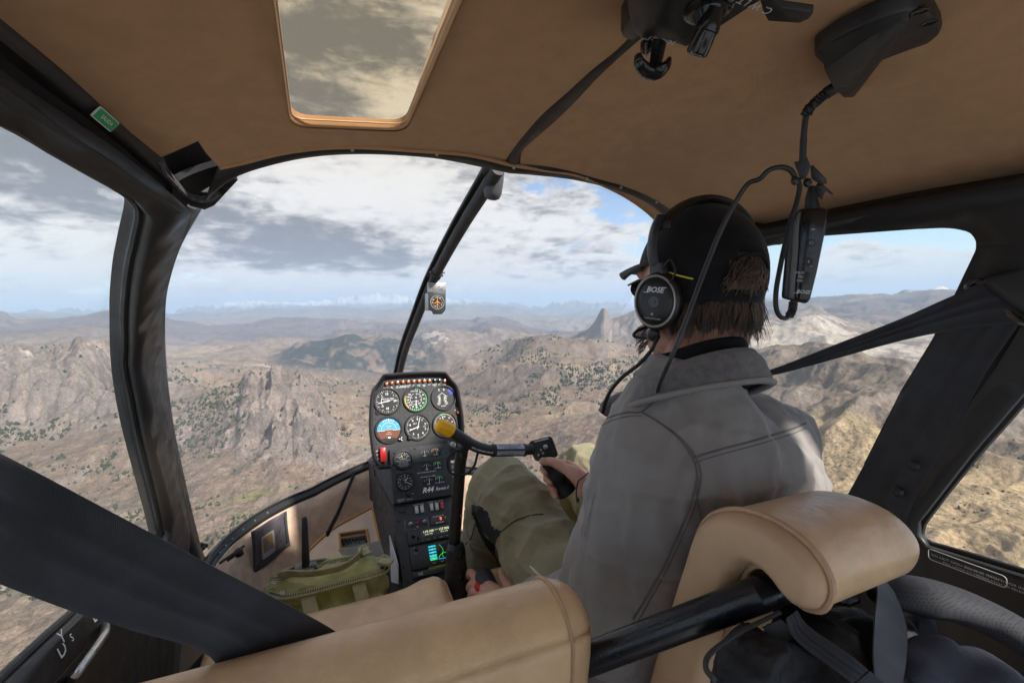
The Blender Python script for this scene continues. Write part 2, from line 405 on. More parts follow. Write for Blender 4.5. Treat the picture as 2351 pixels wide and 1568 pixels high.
# ------------------------------------------------------------------ terrain
# every curve is a crest or a trough: (u, v, distance) ; z given as ('z', height)
def curve(pts, r=None):
    az = []; rr = []; zz = []
    for p in pts:
        d = wray(p[0], p[1]); h = math.hypot(d.x, d.y); te = d.z / h
        q = p[2] if len(p) > 2 else r
        if isinstance(q, tuple): dist = q[1] / te
        else: dist = q
        az.append(math.atan2(d.x, d.y)); rr.append(dist); zz.append(dist * te)
    o = np.argsort(az); return np.array(az)[o], np.array(rr)[o], np.array(zz)[o]
def Z(q): return ('z', q)
CURVES = [
 curve([(-400, 1560, Z(-320)), (150, 1500, Z(-315)), (600, 1500, Z(-310)), (1000, 1450, Z(-320)), (1500, 1450, Z(-290)), (1900, 1500, Z(-230)), (2351, 1560, Z(-215)), (3300, 1600, Z(-210))]),
 curve([(-400, 1160, Z(-292)), (0, 1190, Z(-292)), (300, 1200, Z(-290)), (480, 1230, Z(-286)), (650, 1120, Z(-272)), (830, 1090, Z(-268)), (950, 1090, Z(-280)), (1150, 1090, Z(-272)), (1360, 1060, Z(-262)), (1600, 1060, Z(-235)), (1800, 1080, Z(-195)), (1950, 1130, Z(-185)), (2100, 1180, Z(-185)), (2351, 1250, Z(-180)), (3200, 1300, Z(-175))]),
 curve([(-400, 1000, Z(-268)), (0, 1005, Z(-266)), (150, 1000, Z(-262)), (285, 995, Z(-260)), (400, 1040, Z(-258)), (520, 1050, Z(-254)), (640, 1060, Z(-248)), (740, 1060, Z(-252)), (840, 1050, Z(-262)), (950, 1030, Z(-285)), (1050, 1030, Z(-285)), (1200, 1015, Z(-270)), (1360, 995, Z(-245)), (1500, 960, Z(-225)), (1700, 950, Z(-185)), (1850, 925, Z(-165)), (2000, 950, Z(-150)), (2130, 990, Z(-150)), (2351, 1040, Z(-150)), (3200, 1050, Z(-150))]),
 curve([(-400, 820, 1900), (-200, 790, 1900), (-60, 806, 1900), (0, 803, 1900), (60, 794, 1900), (95, 799, 1900), (112, 808, 1900), (128, 789, 1900), (150, 775, 1900), (180, 770, 1900), (215, 774, 1900), (235, 786, 1900), (252, 798, 1900), (285, 794, 1900), (330, 826, 1750), (400, 868, 1500), (470, 884, 1300), (530, 880, 1180), (570, 870, 1110), (610, 860, 1070), (640, 854, 1050), (665, 854, 1040), (690, 868, 1030), (715, 880, 1025), (735, 905, 1020), (752, 945, 1010), (772, 978, 1000), (840, 998, 980), (900, 985, 980), (960, 965, 1000), (1040, 950, 1050), (1150, 925, 1150), (1300, 890, 1250), (1450, 880, 1250), (1560, 870, 1250), (1680, 830, 1350), (1735, 790, 1450), (1782, 776, 1500), (1830, 780, 1500), (1870, 773, 1500), (1910, 774, 1500), (1960, 786, 1480), (2010, 800, 1470), (2080, 816, 1450), (2150, 840, 1400), (2351, 900, 1300), (3200, 960, 1200)]),
 curve([(-400, 838, 2250), (0, 835, 2250), (285, 825, 2250), (400, 872, 1800), (560, 905, 1450), (700, 915, 1450), (770, 960, 1400), (850, 962, 1400), (920, 950, 1350), (1000, 925, 1380), (1100, 880, 1500), (1250, 845, 1600), (1400, 845, 1600), (1560, 850, 1600), (1735, 850, 1800), (1900, 850, 1800), (2100, 870, 1800), (3200, 960, 1700)]),
 curve([(-400, 820, 2650), (0, 816, 2650), (285, 804, 2650), (400, 838, 2400), (500, 842, 2250), (600, 848, 2200), (700, 862, 2150), (780, 884, 2100), (850, 890, 2050), (930, 895, 1850), (985, 880, 1800), (1030, 856, 1850), (1080, 822, 1950), (1120, 806, 2000), (1150, 790, 2030), (1185, 773, 2050), (1230, 768, 2050), (1275, 771, 2050), (1330, 779, 2050), (1400, 789, 2050), (1470, 798, 2050), (1560, 812, 2050), (1735, 822, 2300), (1900, 835, 2300), (2150, 860, 2300), (3200, 930, 2200)]),
 curve([(-400, 806), (0, 803), (285, 796), (400, 822), (560, 824), (650, 845), (740, 868), (850, 868), (950, 860), (1030, 850), (1150, 815), (1300, 800), (1450, 812), (1560, 812), (1735, 800), (1900, 800), (2150, 820), (3200, 880)], 3000),
 curve([(-400, 795), (0, 792), (285, 786), (400, 815), (560, 817), (620, 832), (650, 825), (690, 805), (740, 793), (790, 786), (850, 789), (905, 797), (950, 806), (985, 797), (1020, 784), (1060, 790), (1110, 803), (1200, 800), (1300, 790), (1340, 776), (1360, 752), (1372, 735), (1380, 720), (1388, 714), (1396, 722), (1403, 742), (1420, 741), (1440, 730), (1455, 719), (1480, 708), (1520, 702), (1580, 716), (1660, 735), (1735, 745), (1790, 742), (1830, 728), (1880, 722), (1950, 735), (2040, 752), (2150, 765), (3200, 800)], 3900),
 curve([(-400, 780), (0, 782), (285, 772), (400, 800), (600, 798), (800, 780), (930, 778), (1020, 772), (1150, 768), (1250, 778), (1340, 780), (1480, 760), (1735, 735), (1900, 730), (2150, 735), (3200, 760)], 5000),
 curve([(-400, 758), (0, 762), (285, 748), (400, 772), (600, 766), (800, 760), (930, 755), (985, 746), (1030, 751), (1080, 758), (1120, 745), (1200, 757), (1300, 772), (1480, 750), (1735, 705), (1780, 698), (1850, 704), (1920, 699), (1990, 694), (2050, 702), (2130, 690), (2200, 700), (2351, 705), (3200, 720)], 6300),
 curve([(-400, 722), (-60, 716), (0, 717), (14, 719), (24, 729), (40, 738), (130, 738), (180, 730), (230, 722), (280, 718), (340, 722), (375, 728), (430, 738), (480, 743), (560, 741), (640, 733), (700, 727), (760, 735), (850, 740), (940, 742), (960, 738), (1000, 737), (1050, 734), (1085, 734), (1098, 726), (1110, 731), (1150, 729), (1190, 735), (1206, 752), (1240, 757), (1300, 768), (1345, 772), (1500, 745), (1735, 694), (1800, 684), (1850, 690), (1900, 688), (1960, 682), (2030, 681), (2080, 672), (2110, 668), (2135, 661), (2165, 656), (2190, 657), (2215, 661), (2260, 670), (2351, 668), (3200, 670)], 8200),
 curve([(-400, 736), (0, 734), (400, 742), (900, 738), (1200, 739), (1300, 735), (1500, 724), (1735, 700), (1900, 692), (2351, 690), (3200, 690)], 11000),
 curve([(-400, 728), (40, 727), (100, 722), (200, 726), (280, 729), (380, 724), (440, 718), (500, 722), (600, 713), (680, 716), (760, 708), (820, 712), (900, 707), (950, 708), (1000, 703), (1060, 699), (1140, 703), (1230, 713), (1290, 723), (1350, 716), (1400, 714), (1500, 708), (1735, 692), (1900, 686), (2351, 676), (3200, 664)], 15500),
 curve([(-400, 732), (0, 729), (400, 724), (900, 712), (1200, 712), (1500, 710), (1735, 697), (1900, 691), (2351, 681), (3200, 664)], 19000),
 curve([(-400, 719), (60, 722), (150, 718), (280, 723), (380, 720), (430, 708), (480, 701), (530, 697), (560, 692), (585, 687), (615, 691), (650, 689), (690, 692), (740, 690), (790, 687), (830, 683), (870, 680), (905, 678), (940, 684), (980, 689), (1030, 690), (1090, 690), (1150, 695), (1250, 697), (1350, 696), (1500, 698), (1700, 691), (1900, 682), (2351, 673), (3200, 655)], 25000),
 curve([(-400, 745), (400, 740), (1200, 730), (2351, 700), (3200, 690)], 31000)]
SEG = [190, 130, 120, 150, 30, 130, 26, 76, 30, 40, 70, 20, 40, 8, 44]
def build_terrain():
    NA = 1000; az = np.linspace(R(-40), R(86), NA)
    kr = np.array([np.interp(az, c[0], c[1]) for c in CURVES]); kz = np.array([np.interp(az, c[0], c[2]) for c in CURVES])
    for i in range(1, len(kr)): kr[i] = np.maximum(kr[i], kr[i - 1] * 1.04)
    rows_r = [kr[0] * .55]; rows_z = [kz[0]]; key = [0.]
    for i in range(len(SEG)):
        for j in range(SEG[i]):
            t = j / SEG[i]; s = t * t * (3 - 2 * t)
            rows_r.append(kr[i] * (kr[i + 1] / kr[i]) ** t if j or i else kr[0] * .8); w = .55 * s + .45 * t
            rows_z.append(kz[i] + (kz[i + 1] - kz[i]) * w); key.append(i + t)
    rows_r.append(kr[-1]); rows_z.append(kz[-1]); key.append(len(SEG))
    rr = np.array(rows_r); zz = np.array(rows_z); key = np.array(key)[:, None] * np.ones((1, NA)); A = np.ones((len(rr), 1)) * az[None]
    x = rr * np.sin(A); y = rr * np.cos(A)
    # fractal relief, band-limited by what the distance can show
    base = zz.copy(); rel = np.zeros_like(rr); gul = np.zeros_like(rr); lam = 9000.; k = 0
    wx = vnoise(x / 700, y / 700, s=50) * 120; wy = vnoise(x / 700, y / 700, s=51) * 120
    while lam > 3.5:
        w = np.clip((rr * .30 - lam) / (rr * .12), 0, 1) * np.clip((lam - rr * .0022) / (rr * .003), 0, 1)
        n = vnoise((x + wx) / lam, (y + wy) / lam, s=k)
        ridge = 1 - np.abs(n) * 2
        rel += w * lam * (.060 * n + .105 * ((ridge - .5) * .5)) * np.where(lam < 420, 1.25, .8) ; gul += w * ridge * (lam ** .2) * .25
        lam /= 1.9; k += 1
    # craggy rock: ribs and clefts on the two rocky heads left of the panel and on the far pinnacle
    def win(a0, a1, s): return 1 / (1 + np.exp(-(A - a0) / s)) * 1 / (1 + np.exp((A - a1) / s))
    aL = azel(-250, 800)[0]; aR = azel(300, 800)[0]; bL = azel(545, 880)[0]; bR = azel(770, 900)[0]; pL = azel(1345, 740)[0]; pR = azel(1500, 730)[0]
    up = np.clip(1 - np.abs(key - 2.75) / .8, 0, 1)
    rock = np.clip(win(aL, aR, R(1.6)) * np.clip((key - 2.05) / .3, 0, 1) * (key < 3.5) + win(bL, bR, R(1.5)) * up * 1.2, 0, 1)
    rock2 = win(pL, pR, R(.4)) * np.clip(1 - np.abs(key - 6.8) / .5, 0, 1)
    ribs = 1 - 2 * np.abs(vnoise(A * 95, key * 1.2 + rr / 300, s=70)); ribs2 = 1 - 2 * np.abs(vnoise(A * 260, key * 3.0, s=71)); cl = vnoise(x / 26, y / 26, zz / 40, s=72)
    rockL = win(aL, aR, R(1.6)) * np.clip((key - 1.9) / .4, 0, 1) * (key < 3.6); rockC = win(bL, bR, R(1.2)) * np.clip((key - 1.75) / .5, 0, 1) * np.clip((3.9 - key) / .5, 0, 1)
    rock = np.clip(rockL + rockC, 0, 1)
    def bil(l, s, sx=1.): return np.abs(vnoise((x * sx + wx * .45) / l, (y + wy * .45) / l, s=s))
    rel += rockL * (95 * bil(210, 73) + 75 * bil(95, 74) + 36 * bil(44, 75) + 15 * bil(20, 76) + 6 * (1 - 2 * bil(10, 99)) - 58)
    rel += rockC * (18 * (1 - 2 * bil(105, 77)) + 20 * (1 - 2 * bil(44, 78)) + 12 * (1 - 2 * bil(20, 79)) + 6 * (1 - 2 * bil(9, 80)) - 17)
    
    # big hill right of the panel: spurs running down towards the camera
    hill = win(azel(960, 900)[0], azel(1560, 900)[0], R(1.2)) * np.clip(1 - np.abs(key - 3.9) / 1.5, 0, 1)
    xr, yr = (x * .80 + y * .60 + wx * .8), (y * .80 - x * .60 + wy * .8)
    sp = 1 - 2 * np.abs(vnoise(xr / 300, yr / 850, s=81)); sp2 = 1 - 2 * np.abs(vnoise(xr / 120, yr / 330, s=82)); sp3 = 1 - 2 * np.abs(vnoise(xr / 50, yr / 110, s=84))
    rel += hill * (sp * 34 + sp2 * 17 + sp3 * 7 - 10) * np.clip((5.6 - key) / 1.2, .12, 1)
    right = win(azel(1650, 900)[0], R(90), R(1.2)) * np.clip(1 - np.abs(key - 2.0) / 1.6, 0, 1)
    rel += right * ((1 - 2 * bil(210, 83)) * 20 + (1 - 2 * bil(75, 87)) * 9)
    mid = np.clip(1 - np.abs(key - 7.6) / 2.2, 0, 1); rel += mid * ((1 - 2 * bil(900, 88)) * 60 + (1 - 2 * bil(380, 89)) * 34 + (1 - 2 * bil(160, 92)) * 14) * np.clip((rr - 2600) / 1500, 0, 1) * np.where(key > 9.2, .35, 1)
    rel = rel * (1 - .8 * rock2) + rock2 * ((1 - 2 * bil(120, 85)) * 16 + (1 - 2 * bil(50, 86)) * 12 - 22)
    far = np.clip((key - 13.) / 1., 0, 1); rel += far * (1 - 2 * np.abs(vnoise(A * 70, key * 3, s=90))) * 130 + far * (1 - 2 * np.abs(vnoise(A * 190, key * 7, s=91))) * 65
    zz = base + rel - np.where(key < 1, 0, 0)
    n0 = len(rr); co = np.stack([x, y, zz], -1).reshape(-1, 3).astype(np.float32)
    idx = np.arange(n0 * NA).reshape(n0, NA)
    fq = np.stack([idx[:-1, :-1], idx[:-1, 1:], idx[1:, 1:], idx[1:, :-1]], -1).reshape(-1, 4)
    me = bpy.data.meshes.new('terrain'); me.vertices.add(len(co)); me.vertices.foreach_set('co', co.ravel())
    me.loops.add(fq.size); me.loops.foreach_set('vertex_index', fq.ravel().astype(np.int32))
    me.polygons.add(len(fq)); me.polygons.foreach_set('loop_start', np.arange(0, fq.size, 4, dtype=np.int32)); me.polygons.foreach_set('loop_total', np.full(len(fq), 4, np.int32))
    me.polygons.foreach_set('use_smooth', np.ones(len(fq), bool)); me.update(calc_edges=True)
    # ground cover by what grows or lies there, plus cloud shade on the plateau
    dzr = np.gradient(zz, axis=0) / np.maximum(np.gradient(rr, axis=0), .5); dza = np.gradient(zz, axis=1) / (rr * (az[1] - az[0])); slope = np.sqrt(dzr ** 2 + dza ** 2)
    def fb(l, s, o=4):
        t = 0; a = .5
        for i in range(o): t = t + a * vnoise(x / l, y / l, s=s + i); l /= 2.1; a *= .55
        return t
    def ss(q, a, b): t = np.clip((q - a) / (b - a), 0, 1); return t * t * (3 - 2 * t)
    C = np.zeros((n0, NA, 3)); C[:] = (.205, .153, .115)
    def mixc(m, c): C[:] = C * (1 - m[..., None]) + np.array(c) * m[..., None]
    f1 = fb(420, 100); f2 = fb(120, 110); f3 = fb(38, 120, 3); f4 = fb(14, 130, 3)
    mixc(ss(f1 + .4 * f2, -.05, .35) * .75, (.31, .232, .155))            # dry grass
    mixc(ss(f2 - f1 * .5, .05, .4) * .6, (.15, .125, .10))                # dark heath
    mixc(ss(f2 * .6 + f3, .22, .5) * .6, (.38, .30, .22))                 # bare pale soil
    mixc(ss(f3 + f4, .12, .45) * .55, (.115, .10, .075))                  # low scrub
    mixc(ss(slope + .35 * f3, .62, 1.0) * .8, (.21, .178, .155))          # rock
    rk = np.clip(rock + rock2, 0, 1)
    mixc(rk * ss(slope, .25, .55) * .92, (.20, .17, .15)); mixc(rk * ss(f2 + f3 * .8, .0, .4) * .65, (.29, .235, .20)); mixc(rk * ss(f3 + f4 * .9, .2, .5) * .5, (.12, .11, .10)); mixc(rockL * ss(f4 - f2, .35, .6) * ss(f1, .0, .3) * .6, (.46, .40, .35))
    plate = ss(key, 7.6, 8.6) * (key < 10.5); mixc(plate * .85, (.118, .096, .098)); mixc(plate * ss(f1, .1, .4) * .5, (.24, .19, .14))  # plateau darkened towards purple: cloud shade and haze put into its colour
    # dark pine woods on the middle hill and its shoulder
    wood = win(azel(625, 800)[0], azel(1010, 800)[0], R(.6)) * ss(key, 5.9, 6.4) * (1 - ss(key, 7.3, 7.8)); wood = wood * ss(f2 + .7 * f3, -.55, -.1); mixc(wood * .95, (.026, .036, .034))
    wood2 = win(azel(400, 800)[0], azel(860, 800)[0], R(1)) * ss(key, 4.6, 5.2) * (1 - ss(key, 5.8, 6.2)) * ss(f3 + f4 + .3 * f2, .05, .3); mixc(wood2 * .8, (.05, .058, .045))
    green = np.exp(-(((A - azel(600, 1170)[0]) / R(3)) ** 2 + ((key - 1.15) / .25) ** 2)) * 1.2 + np.exp(-(((A - azel(1900, 985)[0]) / R(4)) ** 2 + ((key - 1.75) / .1) ** 2)) * .7
    mixc(np.clip(green * ss(f3 + f2, -.25, .25), 0, .75), (.16, .155, .055))
    pale = win(azel(1560, 740)[0], azel(2400, 700)[0], R(1.5)) * ss(key, 5.6, 6.2) * (1 - ss(key, 6.95, 7.4)); pale = pale * ss(f2 + f3 * .7 + f1 * .5, -.18, .22)
    mixc(np.clip(pale, 0, 1) * .8, (.47, .41, .335))
    pale2 = np.exp(-(((A - azel(1010, 800)[0]) / R(2.2)) ** 2)) * ss(key, 6.4, 6.9) * (key < 7.5) * ss(f3 + f2, .12, .3) + np.exp(-(((A - azel(650, 835)[0]) / R(3.5)) ** 2)) * ss(key, 4.9, 5.3) * (key < 6.0) * ss(f3 + f2, .1, .3); mixc(np.clip(pale2, 0, 1) * .8, (.48, .42, .36))
    rt = win(azel(1700, 1000)[0], R(90), R(1.5)) * (1 - ss(key, 1.9, 2.3)); mixc(np.clip(rt * ss(f1 + f2, -.2, .2), 0, 1) * .7, (.42, .315, .18))
    dome = win(azel(1700, 800)[0], azel(2200, 800)[0], R(.8)) * ss(key, 2.0, 2.4) * (key < 3.4); mixc(dome * .7, (.17, .135, .105))
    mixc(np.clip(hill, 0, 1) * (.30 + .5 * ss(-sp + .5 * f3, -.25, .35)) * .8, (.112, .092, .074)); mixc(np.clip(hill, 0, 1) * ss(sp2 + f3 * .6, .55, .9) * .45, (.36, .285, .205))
    fm = ss(key, 11.2, 12.); mixc(fm * .8, (.13, .12, .115)); mixc(fm * ss(f1, .1, .3) * .4, (.3, .24, .18))
    snow = ss(zz / 500 + .20 * fb(1500, 140, 4) + .14 * vnoise(A * 130, key * 9, s=95), .25, .46) * (key > 12.2) * win(azel(350, 700)[0], azel(1900, 690)[0], R(2)); mixc(snow * .9, (.72, .75, .80))
    sn2 = win(azel(2060, 660)[0], azel(2400, 660)[0], R(1)) * ss(key, 9.6, 9.95) * (key < 10.2) * ss(fb(300, 150, 3), .1, .25); mixc(sn2 * .8, (.8, .82, .86))
    path = np.exp(-((A - (azel(805, 930)[0] + .006 * np.sin(key * 14) + .012 * (key - 3.7))) / .0011) ** 2) * (key > 3.1) * (key < 4.6); mixc(path * .6, (.5, .42, .34))
    C *= (1 + .22 * f4 + .12 * f3 + .14 * np.where(rr < 1400, vnoise(x / 5., y / 5., s=160), vnoise(x / 21., y / 21., s=161)))[..., None]
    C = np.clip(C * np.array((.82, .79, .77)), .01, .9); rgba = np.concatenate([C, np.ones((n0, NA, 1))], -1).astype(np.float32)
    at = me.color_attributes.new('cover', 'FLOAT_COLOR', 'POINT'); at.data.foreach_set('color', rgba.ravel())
    m = bpy.data.materials.new('ground'); m.use_nodes = True; g = NG(m.node_tree); b = g.n['Principled BSDF']
    ca = g.add('ShaderNodeVertexColor', layer_name='cover'); tc = g.add('ShaderNodeTexCoord').outputs['Object']
    vo = g.add('ShaderNodeTexVoronoi', feature='F1'); vo.inputs['Scale'].default_value = .20; g.l.new(g.vm('ADD', tc, g.vm('SCALE', g.comb(g.noise(tc, .5, 3), g.noise(tc, .53, 3), 0.), None)), vo.inputs[0]); vb = vo.outputs['Distance']
    k1 = g.sm(g.noise(tc, .35, 6, .65), .3, .7, .72, 1.28); k2 = g.sm(g.noise(tc, .06, 6, .62), .3, .7, .82, 1.18); kk = g.m('MULTIPLY', k1, k2)
    g.put(b.inputs['Base Color'], g.mix(g.m('MULTIPLY', g.sm(vb, .30, .12), g.sm(g.noise(tc, .012, 4), .40, .60)), g.mix(1., ca.outputs[0], g.comb(kk, kk, kk), 'MULTIPLY'), (.055, .055, .035, 1))); b.inputs['Roughness'].default_value = .95; b.inputs['Specular IOR Level'].default_value = .15
    bn = g.add('ShaderNodeBump'); bn.inputs['Strength'].default_value = .6; bn.inputs['Distance'].default_value = 5.; g.l.new(g.noise(tc, .16, 8, .65), bn.inputs['Height']); g.l.new(bn.outputs[0], b.inputs['Normal'])
    me.materials.append(m); o = bpy.data.objects.new('terrain', me); COL.objects.link(o); tag(o, kind='structure')
    return dict(az=az, rr=rr, zz=zz, x=x, y=y, key=key, rock=rock, slope=slope, f2=f2, f3=f3)
TER = build_terrain()
def haze():
    z0 = float(TER['zz'].min()) - 1; z1 = float(TER['zz'].max()) + 60; s = 66000
    ob = mesh_obj('haze', *box((0, 0, (z0 + z1) / 2), (2 * s, 2 * s, z1 - z0)), bpy.data.materials.new('haze'), smooth=0); m = ob.data.materials[0]
    m.use_nodes = True; g = NG(m.node_tree); g.n.clear(); out = g.add('ShaderNodeOutputMaterial'); p = g.add('ShaderNodeVolumePrincipled')
    p.inputs['Color'].default_value = (.60, .78, 1, 1); p.inputs['Density'].default_value = HAZE; p.inputs['Anisotropy'].default_value = 0.; g.l.new(p.outputs[0], out.inputs['Volume']); tag(ob, kind='stuff')
HAZE = 7.0e-5
haze()
# ------------------------------------------------------------------ trees and scrub on the slopes
LEVEL = set()
def build_trees():
    T = TER; el = T['zz'] / T['rr']; mx_ = np.maximum.accumulate(el, axis=0); vis = el >= mx_ - .0015
    key, rr, x, y, zz = T['key'], T['rr'], T['x'], T['y'], T['zz']
    m = T['f2'] * .7 + T['f3'] * .9 + .35 * vnoise(x / 260, y / 260, s=200)
    cam_px = lambda X, Y, Zz: None
    d0, d1, d2 = [np.array([w_of(c).x, w_of(c).y, w_of(c).z]) for c in (cr, cd, cf)]
    P = np.stack([x, y, zz], -1); fw = P @ d2; u = 1175 + FOC * (P @ d0) / np.maximum(fw, 1); v = 784 + FOC * (P @ d1) / np.maximum(fw, 1)
    ok = vis & (key > .35) & (key < 6.2) & (rr < 3300) & (u > -60) & (u < 2420) & (v < 1560) & (fw > 1) & (T['slope'] < 1.5)
    bare = (u > 1650) & (key < 3.2); w = np.clip((m - .02) / .35, 0, 1) ** 1.5 * np.where(bare, .02, 1.) * np.where(T['rock'] > .6, .25, 1.) * np.where((u > 1000) & (key > 2), 1.5, 1.)
    w = (w + np.where(bare, .003, .02)) * ok; w = w * np.gradient(np.maximum(v * -1, -1e9), axis=0).clip(.02, 3)
    idx = RNG.choice(w.size, size=7800, replace=False, p=(w / w.sum()).ravel())
    X, Y, Zv, Rr = x.ravel()[idx], y.ravel()[idx], zz.ravel()[idx], rr.ravel()[idx]
    hgt = (2.4 + 7.5 * RNG.random(len(idx)) ** 2.2) * np.clip(Rr / 1100, .75, 1.5) * np.where(u.ravel()[idx] > 1650, .55, 1.); big = np.argsort(-hgt / Rr)
    m1 = pmat('conifer_needles', (.040, .048, .027), .9, .1, var=.45, vscale=.9)
    def tree_mesh(seed, sides, tiers):
        r = random.Random(seed); v_ = []; f_ = []
        v_, f_ = tube([(0, 0, -.12), (0, 0, .25)], .035, 5)
        v_ = list(v_); f_ = list(f_)
        for k in range(tiers * sides * 2):
            h = r.uniform(.08, .98); rad_ = .30 * (1 - h) ** .75 * (1.15 - .5 * (h < .16)) * r.uniform(.55, 1.1); a = r.uniform(0, 6.28); c = V((rad_ * math.cos(a), rad_ * math.sin(a), h)); s = .13 * (1.15 - h * .8); o = len(v_)
            n = V((math.cos(a), math.sin(a), .7)); t1 = V((-math.sin(a), math.cos(a), 0)); t2 = n.cross(t1).normalized()
            for p, q, w_ in ((-1, -.6, -.3), (1, -.6, -.3), (.5, .8, .2), (-.6, .7, .1)): v_.append(c + t1 * p * s * r.uniform(.7, 1.2) + t2 * q * s * r.uniform(.7, 1.2) + n.normalized() * w_ * s)
            f_ += [(o, o + 1, o + 2, o + 3)]
        return v_, f_
    protos = []
    for k in range(4):
        vv, ff = tree_mesh(40 + k, 7, 5); me = bpy.data.meshes.new('conifer'); me.from_pydata([tuple(p) for p in vv], [], ff); me.materials.append(m1); protos.append(me)
    for n_, i in enumerate(big[:300]):
        o = bpy.data.objects.new('conifer', protos[n_ % 4]); COL.objects.link(o); LEVEL.add(o); s = hgt[i]; o.location = (X[i], Y[i], Zv[i]); o.scale = (s * RNG.uniform(.8, 1.3), s * RNG.uniform(.8, 1.3), s); o.rotation_euler = (0, 0, RNG.uniform(0, 6.28))
        tag(o, 'small dark green conifer, one of many dotted over the brown slopes below', 'tree', 'conifers dotted over the brown slopes')
    vs = []; fs = []
    bv = []; bf = []
    lo_v, lo_f = [], []
    r = random.Random(3)
    base = []
    for k in range(3):
        rg = []; 
        for z_, q in ((.0, .20), (.22, .34), (.55, .22)): rg.append([(q * r.uniform(.7, 1.25) * math.cos(a), q * r.uniform(.7, 1.25) * math.sin(a), z_ + r.uniform(-.06, .06)) for a in np.linspace(0, 6.28, 7)[:-1]])
        vv = [p for s in rg for p in s] + [(r.uniform(-.05, .05), r.uniform(-.05, .05), 1.)]; ff = [(i * 6 + k_, i * 6 + (k_ + 1) % 6, (i + 1) * 6 + (k_ + 1) % 6, (i + 1) * 6 + k_) for i in range(2) for k_ in range(6)] + [(12 + k_, 12 + (k_ + 1) % 6, 18) for k_ in range(6)]
        base.append((np.array(vv), ff))
    off_ = 0
    for i in big[300:]:
        bv_, bf_ = base[i % 3]; a = r.uniform(0, 6.28); c, s = math.cos(a), math.sin(a); h = hgt[i]; wd = h * r.uniform(.8, 1.4); hh = h * r.uniform(.55, 1.)
        q = np.stack([(bv_[:, 0] * c - bv_[:, 1] * s) * wd + X[i], (bv_[:, 0] * s + bv_[:, 1] * c) * wd + Y[i], bv_[:, 2] * hh + Zv[i] - .1 * h], -1); vs.append(q); fs += [tuple(k + off_ for k in f) for f in bf_]; off_ += len(q)
    o = mesh_obj('distant_trees', np.concatenate(vs).tolist(), fs, m1, smooth=0, recalc=False); tag(o, kind='stuff')
build_trees()
def roofz(x, y): return .27 - .031 * (max(0., y - .3) / .36) ** 2 - .416 * abs(x) ** 2.5
def hw(y, z):
    k = min(1.3, max(0., (z + .1) / .3)); fr = min(1., max(0., (y - .4) / .35)) ** 1.5
    return .61 - .12 * k * k - .075 * fr * k
def f_roof(p): return p.z - roofz(p.x, p.y)
def f_side(p): return abs(p.x) - hw(p.y, p.z)
def nose_y(x): return 1.42 + .6 * math.sqrt(max(0., 1 - (x / .6) ** 2))
def bow_z(x): return -.645 - .075 * min(1., abs(x) / .33)
def PRF(u, v): return PS(u, v, f_roof)
def PSD(u, v, o=0.): return PS(u, v, lambda p: f_side(p) - o)
M = {}
M['headliner'] = pmat('tan_headliner_fabric', (.43, .245, .125), .95, .1, var=.06, vscale=40, bump=[('n', 9, .18, .008), ('n', 900, .25, .001), ('w', 2600, .15, .0004)], sheen=.15)
M['trim'] = pmat('black_painted_trim', (.022, .021, .021), .46, .4, var=.04, vscale=14)
M['trim_soft'] = pmat('dark_grey_trim', (.038, .036, .036), .6, .35, var=.04, vscale=12)
M['rubber'] = pmat('black_rubber_seal', (.012, .012, .013), .5, .4, var=.1)
M['panel'] = pmat('black_instrument_panel_paint', (.030, .030, .032), .55, .4, var=.12, vscale=30, bump=[('n', 1400, .2, .0004)])
M['black_plastic'] = pmat('black_plastic', (.016, .016, .017), .42, .5, var=.12, vscale=25, bump=[('n', 1600, .12, .0003)])
M['gloss_black'] = pmat('gloss_black_plastic', (.010, .010, .011), .16, .5, var=.05)
M['grey_plastic'] = pmat('grey_plastic', (.10, .10, .10), .45, .45, var=.1, vscale=20)
M['steel'] = pmat('brushed_steel', (.55, .54, .52), .32, .5, 1., var=.1, vscale=40)
M['dull_alu'] = pmat('dull_aluminium', (.42, .41, .39), .45, .5, .85, var=.2, vscale=60)
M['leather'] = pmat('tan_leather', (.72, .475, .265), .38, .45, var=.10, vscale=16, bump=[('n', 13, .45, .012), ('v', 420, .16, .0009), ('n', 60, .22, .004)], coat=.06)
M['leather_shaded'] = pmat('tan_leather_shaded', (.60, .39, .225), .5, .4, var=.08, vscale=9, bump=[('v', 420, .16, .0009), ('n', 40, .2, .004)])  # darker copy of the tan leather: the unlit end's shade put into the colour
M['piping'] = pmat('tan_piping', (.52, .33, .19), .5, .4, var=.1, vscale=60, bump=[('n', 500, .3, .001)])
M['orange_trim'] = pmat('orange_brown_edging', (.50, .24, .06), .5, .4, var=.12, vscale=30)
M['carpet'] = pmat('beige_carpet', (.60, .42, .30), .97, .05, var=.14, vscale=26, bump=[('n', 420, .6, .003)], sheen=.2)
M['beige_cover'] = pmat('beige_vinyl', (.68, .50, .36), .6, .3, var=.07, vscale=10, bump=[('n', 300, .2, .001)])
M['floor'] = pmat('dark_floor_mat', (.02, .019, .018), .8, .2, var=.2)
M['belt'] = pmat('black_seat_belt_webbing', (.034, .035, .042), .62, .3, var=.22, vscale=18, bump=[('w', 3800, .35, .0006)], sheen=.2)
M['white'] = pmat('white_lettering', (.78, .78, .76), .5, .3, var=0)
M['white_dim'] = pmat('grey_white_lettering', (.5, .5, .5), .5, .3, var=0)
M['green_sign'] = pmat('green_sign_vinyl', (.02, .36, .13), .4, .4, var=.06)
M['sign_white'] = pmat('sign_cream_vinyl', (.80, .82, .74), .4, .4, var=.05)
M['glass'] = glass_mat('clear_acrylic', (.97, .975, .97), .035, .022)
M['skyglass'] = glass_mat('smoked_skylight_acrylic', (.86, .82, .74), .02)
